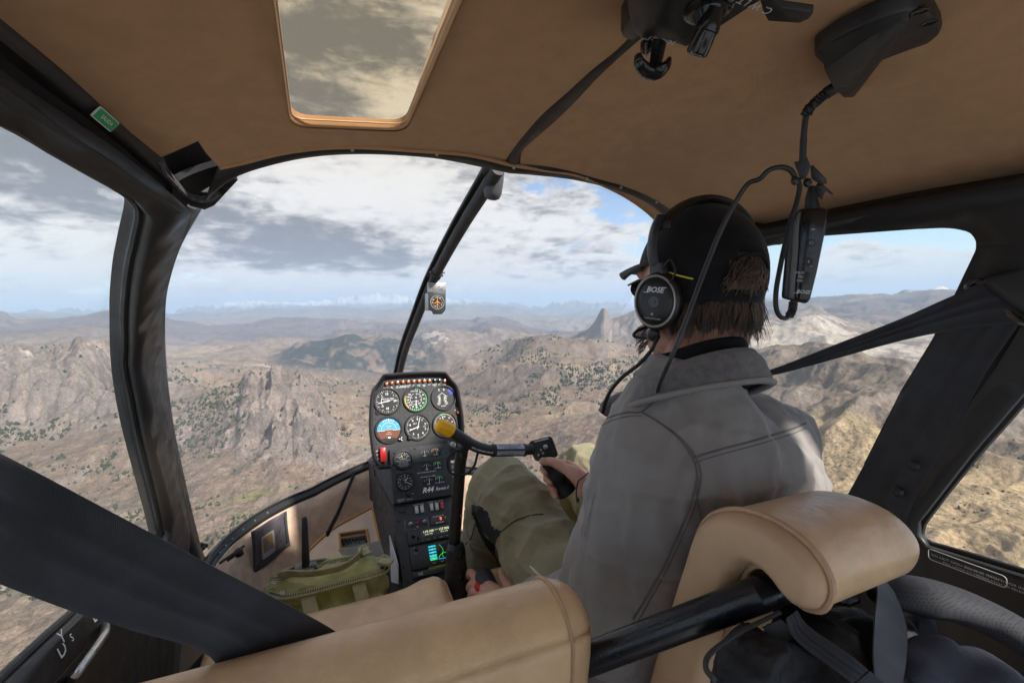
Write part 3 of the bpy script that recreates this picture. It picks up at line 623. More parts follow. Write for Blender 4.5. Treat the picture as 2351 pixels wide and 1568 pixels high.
M['windglass'] = glass_mat('windscreen_acrylic', (.97, .97, .975), .045, .026)
# ------------------------------------------------------------------ the helicopter's cabin
HELI = thing('helicopter', 'helicopter cabin around the pilot, tan headliner, black door frames and curved windscreen', 'helicopter', (0, .9, -1.05))
def mx(p): return V((-p[0], p[1], p[2]))
def off(P, f): return [V(p) + V(f) for p in P]
HE = [PRF(u, v) for u, v in [(505, 384), (560, 372), (650, 350), (750, 338), (850, 338), (950, 345), (1050, 352), (1110, 362), (1172, 376)]]
HE_half = HE + [V((0, .662, roofz(0, .662)))]
RAIL = [(-.457, .656), (-.470, .582), (-.479, .491), (-.486, .427), (-.50, .3), (-.512, .1), (-.515, -.25), (-.515, -1.0)]
RAILR = [(.452, .70), (.495, .66), (.518, .618), (.531, .495), (.546, .378), (.547, .265), (.55, .1), (.55, -.25), (.55, -1.0)]
SKX0, SKX1, SKY0, SKY1 = -.318, -.178, .05, .613
def build_headliner():
    out = [(-.415, .630), (-.413, .66), (-.406, .699)] + [(p.x, p.y) for p in cat(HE_half, 3)[1:]]
    R_ = [(.057, .662), (.124, .661), (.221, .681), (.305, .707), (.38, .735)]
    out += [(p.x, p.y) for p in cat([V((0.0, .662, 0))] + [V((a, b, 0)) for a, b in R_], 3)[1:]] + RAILR + list(reversed(RAIL))
    hole = rrect(SKX1 - SKX0, SKY1 - SKY0, .022, 5, (SKX0 + SKX1) / 2, (SKY0 + SKY1) / 2)
    vv, ff = tri_fill(out, [hole], .022)
    und = .0022
    P = []
    for p in vv:
        z = roofz(p.x, p.y); s = vnoise(np.array([p.x * 7]), np.array([p.y * 7]), s=5)[0]
        P.append((p.x, p.y, z + und * s))
    mesh_obj('headliner', P, ff, M['headliner'], HELI, smooth=180, mods=[('SOLIDIFY', dict(thickness=.014, offset=1, use_rim=False))], recalc=False)
    # skylight: rolled fabric lip, frame and smoked pane
    lip = []
    for d, dz in ((.001, .001), (0, .0), (-.0012, .0012), (-.002, .004), (-.0024, .008), (-.0026, .013)):
        lip.append([V((x, y, roofz(x, y) + dz)) for x, y in rrect(SKX1 - SKX0 + 2 * d, SKY1 - SKY0 + 2 * d, .022 + max(0, d), 5, (SKX0 + SKX1) / 2, (SKY0 + SKY1) / 2)])
    sk = add(loft(lip, True, False), 'skylight', M['headliner'], HELI, smooth=180, label='smoked glass roof window with a rolled tan fabric lip')
    seam = [V((x, y, roofz(x, y) + .0055)) for x, y in rrect(SKX1 - SKX0 - .004, SKY1 - SKY0 - .014, .017, 5, (SKX0 + SKX1) / 2, (SKY0 + SKY1) / 2)]
    add(tube(seam, .0012, 6, True), 'seam', M['piping'], sk)
    vv, ff = tri_fill(rrect(SKX1 - SKX0 + .03, SKY1 - SKY0 + .03, .02, 4, (SKX0 + SKX1) / 2, (SKY0 + SKY1) / 2), (), .05)
    mesh_obj('pane', [(p.x, p.y, roofz(p.x, p.y) + .0135) for p in vv], ff, M['skyglass'], sk, smooth=180, recalc=False, mods=[('SOLIDIFY', dict(thickness=.003, offset=1))])
build_headliner()
# black strip along the roof's centre
sa = [PRF(u, v) for u, v in [(1490, 45), (1449, 81), (1408, 118), (1351, 161), (1301, 208), (1250, 259), (1213, 302), (1183, 339), (1160, 372)]]
sb = [PRF(u, v) for u, v in [(1515, 55), (1472, 91), (1418, 138), (1368, 188), (1317, 242), (1267, 289), (1227, 322), (1199, 349), (1194, 380)]]
add(band(off(sa, (0, 0, .002)), off(sb, (0, 0, .002)), .004, 40, .0045), 'roof_centre_strip', M['trim'], HELI)
# ---- windscreen bow along the front of the roof
GEp = [(472, 462), (530, 412), (600, 384), (700, 360), (800, 351), (900, 352), (1000, 362), (1100, 382), (1160, 396)]
HEp = [HE[0] + V((-.004, .012, -.012))] + HE[1:]
GE = []
for i, (u, v) in enumerate(GEp): GE.append(PY(u, v, [.735, .722, .705, .692, .682, .680, .681, .684, .685][i]))
GE.append(V((0, .686, GE[-1].z))); HEb = off(HE[:-1], (0, -.002, .003)) + [V((0, .66, roofz(0, .66) + .003))]
GEr = GE + [mx(p) for p in reversed(GE[1:-1])] + [V((.40, .735, .17)), V((.45, .75, .14))]
HEr = HEb + [mx(p) for p in reversed(HEb[1:-1])] + [V((.405, .72, .185)), V((.452, .71, .165))]
bow = MB().add(band(HEr, GEr, .016, 90, .006))
# fabric edge cord
add(tube(cat(off(HE[:-1], (0, -.001, -.001)) + [V((.0, .661, .237)), V((.057, .661, .237)), V((.124, .660, .236)), V((.221, .680, .225)), V((.305, .706, .208)), V((.38, .736, .186))], 5), .0032, 8), 'headliner_edge', M['headliner'], HELI)
# bow rivets
rv = bow; rv.cur = 1
for t in (.2, .33, .47, .62, .70, .80):
    P = resample(cat(GEr, 4), 101); Q = resample(cat(HEr, 4), 101); i = int(t * 100); p = P[i].lerp(Q[i], .75) + V((0, -.004, -.006)); rv.add(ball(p, .0028, 6))
rv.obj('windscreen_bow', [M['trim'], M['dull_alu']], HELI)
# ---- dark recess and gusset in the front left roof corner
gus = [(366, 364), (455, 320), (506, 384), (540, 408), (500, 436), (472, 474), (438, 474), (415, 452), (392, 420), (378, 392)]
def f_gus(p): return p.z - roofz(p.x, p.y) - .012
gp = [PS(u, v, f_gus) for u, v in gus]
vv, ff = tri_fill([(u, v) for u, v in gus], (), 14)
gm = MB().add(([PS(p.x, p.y, lambda q: q.z - roofz(q.x, q.y) - .030 + .05 * max(0., (p.y - 400) / 80.)) for p in vv], ff))
gz = lambda u, v: PS(u, v, lambda q: q.z - roofz(q.x, q.y) + .002 + .010 * max(0., (v - 440) / 40.))
pl_ = [gz(u, v) for u, v in [(374, 384), (390, 402), (408, 424), (428, 443), (456, 454), (484, 452), (506, 440), (534, 408), (546, 414), (518, 444), (492, 472), (470, 482), (440, 474), (414, 456), (392, 432), (376, 404)]]
gm.add(loft([pl_, [p + V((-.002, .006, .008)) for p in pl_]]), 0)
for sx_ in (-1, 1): gm.add(band([V((sx_ * .375, .70, .205)), V((sx_ * .43, .715, .185)), V((sx_ * .46, .72, .165)), V((sx_ * .468, .74, .15))], [V((sx_ * .40, .745, .19)), V((sx_ * .44, .755, .165)), V((sx_ * .465, .775, .14)), V((sx_ * .475, .80, .125))], .01, 20))
fp = [gz(u, v) + V((0, -.003, -.002)) for u, v in [(371, 368), (376, 388), (392, 406), (410, 426), (430, 444), (457, 455), (484, 452), (503, 440)]]
add(tube(cat(fp, 6), .0055, 8, flat=.7), 'felt_edge', pmat('grey_felt', (.11, .105, .105), .95, .1, var=.3, vscale=120, bump=[('n', 900, .7, .002)]), HELI)
rv = gm; rv.cur = 1
for u, v in [(482, 462), (519, 430), (498, 458), (470, 474), (450, 464)]: rv.add(ball(gz(u, v), .0030, 6))
rv.obj('corner_gusset', [M['trim'], M['trim_soft']], HELI)
# ---- roof rail, door frames, posts: traced once on the left, mirrored for the right
DLp = [(318, 470), (319, 500), (306, 560), (293, 620), (285, 700), (285, 800), (295, 900), (315, 1000), (345, 1120), (362, 1190), (367, 1225), (352, 1262)]
DRp = [(409, 463), (389, 530), (366, 600), (350, 700), (346, 800), (355, 900), (375, 1030), (396, 1140), (412, 1200), (414, 1250), (404, 1290)]
PLp = [(416, 466), (394, 532), (371, 602), (355, 700), (351, 800), (360, 900), (380, 1030), (401, 1140), (424, 1230), (452, 1320)]
PRp = [(462, 478), (414, 560), (387, 640), (377, 700), (378, 800), (386, 900), (401, 1000), (428, 1120), (456, 1235), (480, 1310)]
DL = [PSD(*p) for p in DLp]; DR = [PSD(*p) for p in DRp]; PL = [PSD(*p, .012) for p in PLp]; PR_ = [PSD(*p, .016) for p in PRp]
DLRp = [(1600, 470), (1612, 520), (1622, 600), (1622, 680), (1600, 790), (1565, 890), (1525, 985), (1488, 1075), (1470, 1120)]
DRRp = [(1552, 490), (1566, 560), (1574, 640), (1570, 710), (1544, 800), (1506, 897), (1468, 988), (1432, 1078), (1410, 1130), (1400, 1170)]
PRRp = [(1512, 518), (1528, 580), (1535, 640), (1530, 705), (1503, 800), (1466, 897), (1430, 988), (1396, 1078), (1372, 1140)]
PLRp = [(1548, 492), (1562, 560), (1570, 640), (1566, 710), (1540, 800), (1502, 897), (1464, 988), (1428, 1078), (1404, 1140)]
DLR = [PSD(*p) for p in DLRp]; DRR = [PSD(*p) for p in DRRp]; PLR = [PSD(*p, .012) for p in PLRp]; PRR = [PSD(*p, .016) for p in PRRp]
def side_pair(A, B, depth, n, bulge, name, mat, parent_l, parent_r, prof=None):
    add(band(A, B, depth, n, bulge, prof=prof), name, mat, parent_l)
    add(band([mx(p) for p in A], [mx(p) for p in B], depth, n, bulge, prof=prof, inside=(.05, .35, -.2)), name, mat, parent_r)
# doors: inner skin of each door with its window opening
TOPe = [PSD(u, v) for u, v in [(0, 274), (100, 332), (200, 391), (290, 444), (318, 470)]]
TOPi = [PSD(u, v) for u, v in [(0, 160), (140, 264), (270, 360), (410, 463)]]
ext = [V((-.529, .36, .148)), V((-.537, .27, .145)), V((-.545, .05, .14)), V((-.545, -.25, .14))]
exti_ = exti = [V((-.512, .36, .180)), V((-.52, .27, .178)), V((-.53, .05, .175)), V((-.53, -.25, .175))]
SILL = [(.95, -.455), (.786, -.421), (.631, -.398), (.5, -.385), (.42, -.38)]
lower = [(1.138, -.478), (1.10, -.478), (1.0, -.462)]
BP = [(.446, -.258), (.40, -.12), (.362, -.03), (.324, .057), (.305, .11)]      # front edge of the slanted rear post
BQ = [(.372, -.345), (.31, -.20), (.262, -.10), (.225, 0), (.19, .09)]          # rear edge of it
def build_side(sgn):
    cv = lambda y, z: V((sgn * hw(y, z), y, z))
    dl = [(p.y, p.z) for p in (cat(DL[:11], 3) if sgn < 0 else cat(DLR, 3))]; top = [(p.y, p.z) for p in TOPe]
    win1 = dl[1:] + (lower[1:] if sgn < 0 else [(dl[-1][0] - .02, dl[-1][1] - .02), (dl[-1][0] - .08, -.455)] ) + (SILL if sgn < 0 else SILL[1:]) + [(.44, -.33)] + BP[:-1] + [(p.x, p.y) for p in cat([V((.3035, .098, 0)), V((.3010, .112, 0)), V((.3035, .124, 0)), V((.314, .132, 0)), V((.332, .137, 0)), V((.36, .140, 0))], 4)] + [t for t in top if t[0] < dl[0][0] - .03]
    win2 = [(.354, -.365), (.366, -.352), (.367, -.331)] + BQ[1:] + [(.17, .115), (.15, .128), (.0, .13), (-.25, .13), (-.25, -.345), (.2, -.350)]
    dr = [(p.y, p.z) for p in cat(DR if sgn < 0 else DRR, 3)]
    outer = dr + [(max(dr[-1][0] + .08, 1.38), -.70), (1.40, -1.05), (-.35, -1.05), (-.35, .185), (.3, .178), (.46, .176), (.574, .172)] + ([(.66, .163)] if sgn < 0 else [])
    vv, ff = tri_fill(outer, [win1, win2], .05)
    nm = 'door'
    d = mesh_obj(nm, [cv(p.x, p.y) for p in vv], ff, M['trim'], HELI, smooth=50, mods=[('SOLIDIFY', dict(thickness=.02, offset=1 if sgn < 0 else -1))], recalc=False, label=('left' if sgn < 0 else 'right') + ' side with black door frames and black lower panel')
    for w, nmw in ((win1, 'door_window'), (win2, 'rear_window')):
        vv, ff = tri_fill(w, (), .09)
        mesh_obj(nmw, [cv(p.x, p.y) + V((sgn * .010, 0, 0)) for p in vv], ff, M['glass'], d, smooth=180, recalc=False, mods=[('SOLIDIFY', dict(thickness=.003, offset=1))])
        pth = cat([cv(y, z) for y, z in w], 2, True)
        add(tube(resample(pth + [pth[0]], 140)[:-1], .0055, 8, True), 'window_seal', M['rubber'], d)
    S = lambda L: [V((sgn * -1 * p.x if sgn > 0 else p.x, p.y, p.z)) for p in L]
    ins = (-.05, .35, -.2) if sgn < 0 else (.05, .35, -.2)
    # rounded frame along the window's front and top
    prof = [(0, 0), (.05, .010), (.18, .016), (.42, .013), (.55, .018), (.8, .019), (.95, .012), (1, 0)]
    add(band(S(DL) if sgn < 0 else DLR, S(DR) if sgn < 0 else DRR, .02, 60, prof=prof, inside=ins), 'front_frame', M['trim_soft'], d)
    prof = [(0, 0), (.06, .008), (.3, .010), (.36, .016), (.6, .020), (.85, .016), (1, 0)]
    add(band(S(list(reversed(ext)) + TOPe), S(list(reversed(exti)) + TOPi), .015, 50, prof=[(0, 0), (.05, .008), (.35, .010), (.42, .018), (.7, .022), (.93, .014), (1, 0)], inside=ins), 'top_frame', M['trim_soft'], d)
    # slanted rear post cover
    e = .003
    A = [cv(y, z) for y, z in [(.47, -.34)] + BP + [(.31, .15)]]; B = [cv(y, z) for y, z in [(.362, -.40)] + BQ + [(.175, .14)]]
    add(band(off(A, (-sgn * e, 0, 0)), off(B, (-sgn * e, 0, 0)), .01, 40, prof=[(0, 0), (.06, .010), (.3, .014), (.36, .009), (.62, .009), (.68, .018), (.92, .016), (1, 0)], inside=ins), 'rear_post', M['trim_soft'], d)
    # sill below the window
    so = [cv(y, z) for y, z in [(1.17, -.492)] + lower[1:] + SILL]; si = [V((sgn * (hw(p.y, p.z) - .012), p.y - .01, p.z - .052)) for p in so]
    add(band(so, si, .012, 40, prof=[(0, 0), (.05, .006), (.14, .007), (.17, .002), (.38, .002), (.42, .008), (.5, .006), (.86, .006), (.93, .010), (1, 0)], inside=ins), 'window_sill', M['trim_soft'], d)
    if sgn > 0:
        so = [cv(y, z) for y, z in [(.40, -.372), (.36, -.372), (.2, -.358), (-.2, -.352)]]; si = [V((p.x - .014, p.y, p.z - .05)) for p in so]
        add(band(so, si, .01, 30, prof=[(0, 0), (.08, .006), (.4, .008), (.9, .006), (1, 0)], inside=ins), 'window_sill', M['trim_soft'], d)
    return d
DOOR_L = build_side(-1); DOOR_R = build_side(1)
pf_ = [(0, 0), (.12, .008), (.45, .010), (.6, .004), (.85, .005), (1, 0)]
add(band(PL, PR_, .018, 60, prof=pf_), 'windscreen_post', M['trim'], HELI); add(band(PLR, PRR, .018, 60, prof=pf_, inside=(.05, .35, -.2)), 'windscreen_post', M['trim'], HELI)
# dark channel between roof rail and door
CA = [V((-.54, -.25, .20)), V((-.54, .1, .20)), V((-.535, .3, .20))] + [PSD(u, v, .018) for u, v in [(0, 92), (120, 188), (237, 282), (330, 360), (414, 436)]]
CB = [V((-.56, -.25, .17)), V((-.56, .1, .17)), V((-.55, .3, .17))] + [PSD(u, v, .018) for u, v in [(0, 185), (140, 290), (270, 385), (350, 440), (412, 486)]]
add(band(CA, CB, .006, 40), 'door_channel', M['rubber'], HELI); add(band([mx(p) for p in CA], [mx(p) for p in CB], .006, 40, inside=(.05, .35, -.2)), 'door_channel', M['rubber'], HELI)
# roof rails above the doors
RA = [V((x, y, roofz(x, y) + .001)) for x, y in reversed(RAIL)]
RB = [V((-.535, -.25, .178)), V((-.53, .1, .178)), V((-.515, .3, .185))] + [PSD(u, v) for u, v in [(0, 108), (120, 203), (237, 295), (330, 372), (414, 446)]]
add(band(RA, RB, .012, 50, .004), 'roof_rail', M['trim_soft'], HELI)
RA2 = [V((x, y, roofz(x, y) + .001)) for x, y in reversed(RAILR)]; RB2 = [V((.565, -.25, .150)), V((.565, .1, .15)), V((.56, .27, .152)), V((.553, .38, .153)), V((.54, .5, .153)), V((.525, .615, .147)), V((.505, .66, .146)), V((.462, .72, .15))]
add(band(RA2, RB2, .012, 50, .004, inside=(.05, .35, -.2)), 'roof_rail', M['trim_soft'], HELI)
# ---- centre post of the windscreen
CP = [PX(u, v, .004) for u, v in [(1144, 388), (1112, 440), (1062, 520), (1017, 600), (987, 660), (957, 735), (932, 800), (917, 860), (904, 930)]] + [V((.004, 2.0, -.45)), V((.004, 2.03, -.64))]
CPs = cat(CP, 6)
post = add(tube(CPs, .0125, 12), 'centre_post', M['trim_soft'], HELI)
CS = [V((-.016, p.y + .010, p.z + .008)) for p in CP]; CSe = [V((-.004, p.y + .012, p.z + .008)) for p in CP]
add(band(CS, CSe, .006, 50, .001), 'windscreen_seam', M['rubber'], HELI)
s0, s1 = PX(1138, 384, .012), PX(1129, 462, .012)
s1 = s0 + (s1 - s0) * .98
ax = (s1 - s0); L_ = ax.length
sl = add(lathe(s0, ax, [(.0165, 0), (.017, .004), (.0175, L_ * .4), (.0172, L_ * .75), (.014, L_ * .92), (.008, L_ * .985), (.001, L_)], 20), 'post_sleeve', pmat('grey_moulded_sleeve', (.085, .085, .088), .5, .4, var=.08), HELI)
mb = MB()
for t, d in ((.08, 1), (.2, -1)):
    q = s0 + ax * t; mb.add(lathe(q + V((d * .016, -.002, 0)), (d, -.3, 0), [(.0025, 0), (.0025, .004), (.001, .005)], 8))
mb.obj('fastener', M['trim'], sl)
q = CPs[int(len(CPs) * .30)]
i = min(range(len(CPs)), key=lambda k: (CPs[k] - PX(1001, 636, .004)).length); t = (CPs[i + 1] - CPs[i]).normalized()
cl = add(lathe(CPs[i] - t * .016, t, [(.014, 0), (.0155, .002), (.0155, .030), (.014, .032)], 16), 'clamp', M['trim_soft'], HELI)
mb = MB()
for s in (-.010, .008):
    for d in (1, -1): mb.add(lathe(CPs[i] + t * s + V((d * .014, 0, 0)), (d, 0, 0), [(.002, 0), (.002, .005), (.0028, .005), (.0028, .007)], 8))
mb.obj('fastener', M['trim'], cl)
# ---- windscreen panes (curved acrylic either side of the post)
def pane(sgn):
    n, m = 26, 34
    top = resample(cat([V((0, .69, .243))] + [p + V((0, .006, .004)) for p in reversed(GE[:-1])] + [PR_[0]], 4), n)
    left = resample(cat([p for p in PR_], 4), m); right = resample([V((0, .69, .243))] + [V((0, p.y + .016, p.z + .012)) for p in CPs[2:]], m)
    bot = resample([V((-.6 * math.sin(a), 1.42 + .6 * math.cos(a), bow_z(.6 * math.sin(a)))) for a in np.linspace(0, R(88), 30)], n)
    right[0] = top[0]; right[-1] = bot[0]; left[0] = top[-1]; bot[-1] = left[-1] 
    v = []
    for j in range(m):
        t = j / (m - 1)
        for i in range(n):
            s = i / (n - 1)
            p = right[j].lerp(left[j], s) + top[i].lerp(bot[i], t) - (top[0].lerp(top[-1], s).lerp(bot[0].lerp(bot[-1], s), t))
            p = p + V((-.03, .10, .02)) * (16 * s * (1 - s) * t * (1 - t)) ** .8 * .8
            v.append(V((p.x * -sgn, p.y, p.z)))
    f = [(j * n + i, j * n + i + 1, (j + 1) * n + i + 1, (j + 1) * n + i) for j in range(m - 1) for i in range(n - 1)]
    mesh_obj('windscreen_pane', v, f, M['windglass'], HELI, smooth=180, mods=[('SOLIDIFY', dict(thickness=.003, offset=1))])
pane(-1); pane(1)
# ---- lower bow, nose lining, floor
def nose(a, k=1., z=None, dz=0.):
    x = .6 * k * math.sin(a); xx = .6 * math.sin(a); return V((x, 1.42 - (1 - k) * .25 + .6 * k * math.cos(a), (bow_z(xx) if z is None else z) + dz))
AN = np.linspace(R(-90), R(90), 61)
LBo = [nose(a, 1.0, dz=.006) for a in AN]; LBi = [nose(a, .962, dz=-.020) for a in AN]
lb = MB().add(band(LBo, LBi, .02, 90, prof=[(0, 0), (.05, .006), (.2, .009), (.28, .003), (.45, .003), (.52, .010), (.85, .010), (1, 0)], inside=(0, 1.2, .1)))
rv = lb; rv.cur = 1
for a in (-80, -76, -72, -66, -60, -54): p = nose(R(a), .972, dz=-.006); rv.add(ball(p + V((.004, -.006, .006)), .0028, 6))
lb.obj('nose_frame', [M['trim'], M['dull_alu']], HELI)
secs = [[nose(a, k, z=None if z is None else z, dz=dz) for a in AN] for k, z, dz in ((.958, None, -.022), (.93, None, -.06), (.90, -.84, 0), (.84, -.95, 0), (.72, -1.03, 0), (.5, -1.045, 0))]
add(loft(secs, False, False), 'nose_lining', M['carpet'], HELI, smooth=180, mods=[('SOLIDIFY', dict(thickness=.008, offset=0))])
add(box((0, .65, -1.07), (1.3, 2.2, .03)), 'floor', M['floor'], HELI, smooth=0)
add(box((0, -.95, -.85), (1.25, .04, .45), bev=.01), 'rear_bulkhead', M['leather_shaded'], HELI)
for sgn in (-1, 1): add(box((sgn * .605, 1.41, -.88), (.03, .06, .36), bev=.006), 'nose_side', M['trim'], HELI)
# black brace from the lower bow to the console on the left
bm_ = MB().add(tube([PS(812, 1090, lambda p: p.y - nose_y(p.x) * .985), PY(775, 1180, 1.72), PY(752, 1225, 1.60)], .012, 8, flat=.5)); bm_.obj('brace', M['trim'], HELI)
# ---- pull handle, bolts and lettering on the left door
hx = lambda u, v, d=.035: PX(u, v, -.61 + d)
hp = [hx(161, 1556, .006), hx(167, 1556), hx(196, 1518, .04), hx(226, 1476, .04), hx(241, 1450, .036), hx(240, 1428, .012)]
add(tube(cat(hp, 5), .0055, 10), 'pull_handle', M['steel'], DOOR_L)
mb = MB()
for u, v in ((150, 1510), (150, 1548)): mb.add(lathe(hx(u, v, .001), (1, 0, 0), [(.006, 0), (.006, .006), (.004, .009), (.001, .010)], 10))
mb.obj('bolts', M['trim'], DOOR_L)
def sill_text(s, u, v, size, ang):
    p = PX(u, v, -.598); ey = V((0, .35, .94)).normalized(); ex = V((0, .97, -.13)).normalized(); ex = (ex * math.cos(ang) + V((0, .13, .97)) * math.sin(ang)); ey = V((1, 0, 0)).cross(ex) * -1
    return text(s, p, V((0, .985, -.14)), V((.35, -.14, -.93)) * -1, size, .0105, bold=-.002)
mb = MB().add(sill_text('D', 118, 1503, .026, 0)).add(sill_text('Y', 118, 1474, .022, 0)).add(sill_text('S', 142, 1475, .014, 0)).add(sill_text('E', 195, 1422, .03, 0)); mb.obj('lettering', M['white'], DOOR_L)
# decals along the right rear window sill
q0 = PX(2225, 1293, .598)
dec = MB()
for (u, v, w) in ((2225, 1294, .05), (2310, 1325, .06)):
    p = PX(u, v, .594); ey = V((-.2, 0, 1)).normalized(); dec.add(text('DO NOT OPEN DOOR IN FLIGHT', p, V((0, -1, .03)), ey, .0052, .012)).add(text('PULL LATCH TO RELEASE', p - ey * .006, V((0, -1, .03)), ey, .0045, .012))
for w, s in ((.086, .018),):
    p = PX(2225, 1294, .594); rr_ = rrect(w, s, .005, 4); ey = V((-.2, 0, 1)).normalized(); ez = V((0, -1, .03)).cross(ey)
    dec.add(tube([p + V((0, -1, .03)) * a + ey * b + ez * .012 for a, b in rr_], .0006, 5, True))
dec.obj('decal', M['white_dim'], DOOR_R)
# door latch stay seen low on the left
ls = MB().add(tube([PY(505, 1292, 1.36), PY(560, 1253, 1.42)], .004, 8)).add(tube([PY(520, 1285, 1.37), PY(552, 1262, 1.38)], .007, 8)).add(ball(PY(548, 1266, 1.37), .011, 8)).add(tube([PY(545, 1275, 1.38), PY(556, 1270, 1.37)], .006, 8))
ls.obj('window_stay', M['trim_soft'], HELI)
kn = MB()
for u, v in ((463, 1250), (466, 1258), (472, 1252)): kn.add(ball(PX(u, v, -.585), .006, 8))
kn.obj('knob', M['black_plastic'], HELI)
# bevelled plates of black metal at the foot of the left door
add(prism([(0, 0), (.10, 0), (.075, .11), (.02, .12)], PX(395, 1560, -.50), (.4, .85, 0), (0, 0, 1), (.9, -.4, 0), .01, .002), 'door_pocket', M['grey_plastic'], HELI)
# cross tube behind the front seats
ct = V((0, .305, -.292)); add(tube([V((-.035, .428, -.420)), V((.12, .297, -.288)), V((.20, .30, -.290)), V((.34, .305, -.291))], .0170, 20), 'cross_tube', pmat('satin_black_tube', (.012, .012, .016), .3, .5, var=.1, vscale=20), HELI)
# ---- exit sign on the roof rail
sg = [PSD(u, v) for u, v in [(218, 235), (257, 271), (238, 293), (187, 252)]]  # corners: upper left .. 
so_ = (sg[0] + sg[1] + sg[2] + sg[3]) / 4; ex = ((sg[1] - sg[0]) + (sg[2] - sg[3])).normalized(); ez = V((.78, -.1, -.6)); ez = (ez - ex * ez.dot(ex)).normalized(); ey = ez.cross(ex)
so_ = so_ + ez * .010 + PSD(216, 256) - PSD(225, 263)
sw = ((sg[1] - sg[0]).length + (sg[2] - sg[3]).length) / 2; sh = ((sg[1] - sg[2]).length + (sg[0] - sg[3]).length) / 2 * .95; print('SIGN', sw, sh)
sn = thing('exit_sign', 'small green exit sticker on the dark roof rail above the left door', 'sign', so_)
add(prism(rrect(sw, sh, sh * .12, 4), so_, ex, ey, ez, .0012, 0), 'backing', M['sign_white'], sn, smooth=0)
add(prism(rrect(sw * .92, sh * .84, sh * .06, 3), so_, ex, ey, ez, .0018, 0, .0006), 'face', M['green_sign'], sn, smooth=0)
add(text('SALIDA', so_, ex, ey, sh * .42, .0024, bold=.012), 'lettering', M['sign_white'], sn, smooth=0)
# ------------------------------------------------------------------ instrument console
CON = thing('instrument_console', 'black instrument console with round gauges above and radios below, standing in the nose', 'instrument panel', (0, 1.45, -1.05))
M['dial'] = pmat('black_dial', (.012, .012, .013), .5, .4, var=0)
M['mark'] = pmat('dial_paint_white', (.82, .82, .80), .5, .3, var=0)
M['m_green'] = pmat('dial_paint_green', (.03, .55, .10), .5, .3, var=0)
M['m_yellow'] = pmat('dial_paint_yellow', (.75, .60, .03), .5, .3, var=0)
M['m_red'] = pmat('dial_paint_red', (.65, .06, .03), .5, .3, var=0)
M['m_orange'] = pmat('dial_paint_orange', (.75, .28, .03), .5, .3, var=0)
M['m_blue'] = pmat('dial_paint_blue', (.05, .07, .38), .5, .3, var=0)
M['sky_blue'] = pmat('horizon_blue', (.07, .33, .58), .5, .3, var=0)
M['earth'] = pmat('horizon_brown', (.16, .055, .03), .5, .3, var=0)
M['amber'] = pmat('amber_lens', (.62, .13, .02), .18, .6, var=0, coat=.5)
M['dark_lens'] = pmat('dark_red_lens', (.025, .008, .008), .2, .6, var=0)
M['red_plastic'] = pmat('red_plastic', (.55, .02, .02), .35, .5, var=.05)
M['rocker'] = pmat('off_white_plastic', (.62, .61, .57), .45, .4, var=.05)
M['led_red'] = pmat('red_led', (1., .10, .03), .5, 0, var=0, emit=.9)
M['lcd'] = pmat('lcd_digits', (.78, .80, .45), .5, 0, var=0, emit=.35)
M['scr_cyan'] = pmat('screen_cyan', (.02, .55, .62), .5, 0, var=0, emit=.32); M['scr_blue'] = pmat('screen_blue', (.02, .28, .62), .5, 0, var=0, emit=.32)
M['scr_green'] = pmat('screen_green', (.06, .70, .08), .5, 0, var=0, emit=.35); M['scr_white'] = pmat('screen_white', (.7, .7, .7), .5, 0, var=0, emit=.3)
DP = [M['dial'], M['mark'], M['m_green'], M['m_yellow'], M['m_red'], M['m_orange'], M['m_blue'], M['sky_blue'], M['earth']]
EX = V((1, 0, 0))
class Fr:
    def __init__(s, o, ey): s.o = V(o); s.ey = V(ey).normalized(); s.ez = EX.cross(s.ey)
    def at(s, a, b, d=0.): return s.o + EX * a + s.ey * b + s.ez * d
    def px(s, u, v): p = PF(u, v, s.o, s.ez) - s.o; return p.x, p.dot(s.ey)
U = Fr((0, 1.4346, -.2836), (0, .278, .9606)); L1 = Fr((0, 1.346, -.498), (0, .4988, .8667)); L2 = Fr((0, 1.2375, -.6485), (0, .721, .693))
def c4(x, y): return (x / 5.6 + 900) * .918, (y / 5.6 + 900) * .918
def c5(x, y): return (x / 4.7515 + 900) * .918, (y / 4.7515 + 1150) * .918
def U4(x, y): return U.px(*c4(x, y))
def A4(x, y): return L1.px(*c4(x, y))
def A5(x, y): return L1.px(*c5(x, y))
def B5(x, y): return L2.px(*c5(x, y))
# ---- hood and panel face
hl = [U4(*p) for p in [(855, 174), (600, 183), (400, 202), (325, 217), (283, 268), (240, 335), (168, 430), (142, 540), (130, 700), (124, 900), (136, 1090), (155, 1250), (176, 1370), (207, 1440), (262, 1490), (340, 1516)]]
top = hl[0][1]; half = [(min(0, a) if i else 0, b) for i, (a, b) in enumerate(hl)]
half = [(-abs(a), b) for a, b in half]
OUT = half + [(-a, b) for a, b in reversed(half[1:])]
OUT = [(p.x, p.y) for p in cat([V((a, b, 0)) for a, b in OUT], 3, True)]
def scl(poly, k, dx=0, dy=0): 
    cy = (max(p[1] for p in poly) + min(p[1] for p in poly)) / 2; return [(p[0] * k + dx, (p[1] - cy) * k + cy + dy) for p in poly]
def inset(poly, d):
    n = len(poly); ar = sum(poly[i][0] * poly[(i + 1) % n][1] - poly[(i + 1) % n][0] * poly[i][1] for i in range(n)); out = []
    for i in range(n):
        a, b = V(poly[i - 1]), V(poly[(i + 1) % n]); t = (b - a).normalized(); nn = V((-t.y, t.x)) * (1 if ar > 0 else -1); out.append((poly[i][0] + nn.x * d, poly[i][1] + nn.y * d))
    return out
secs = []
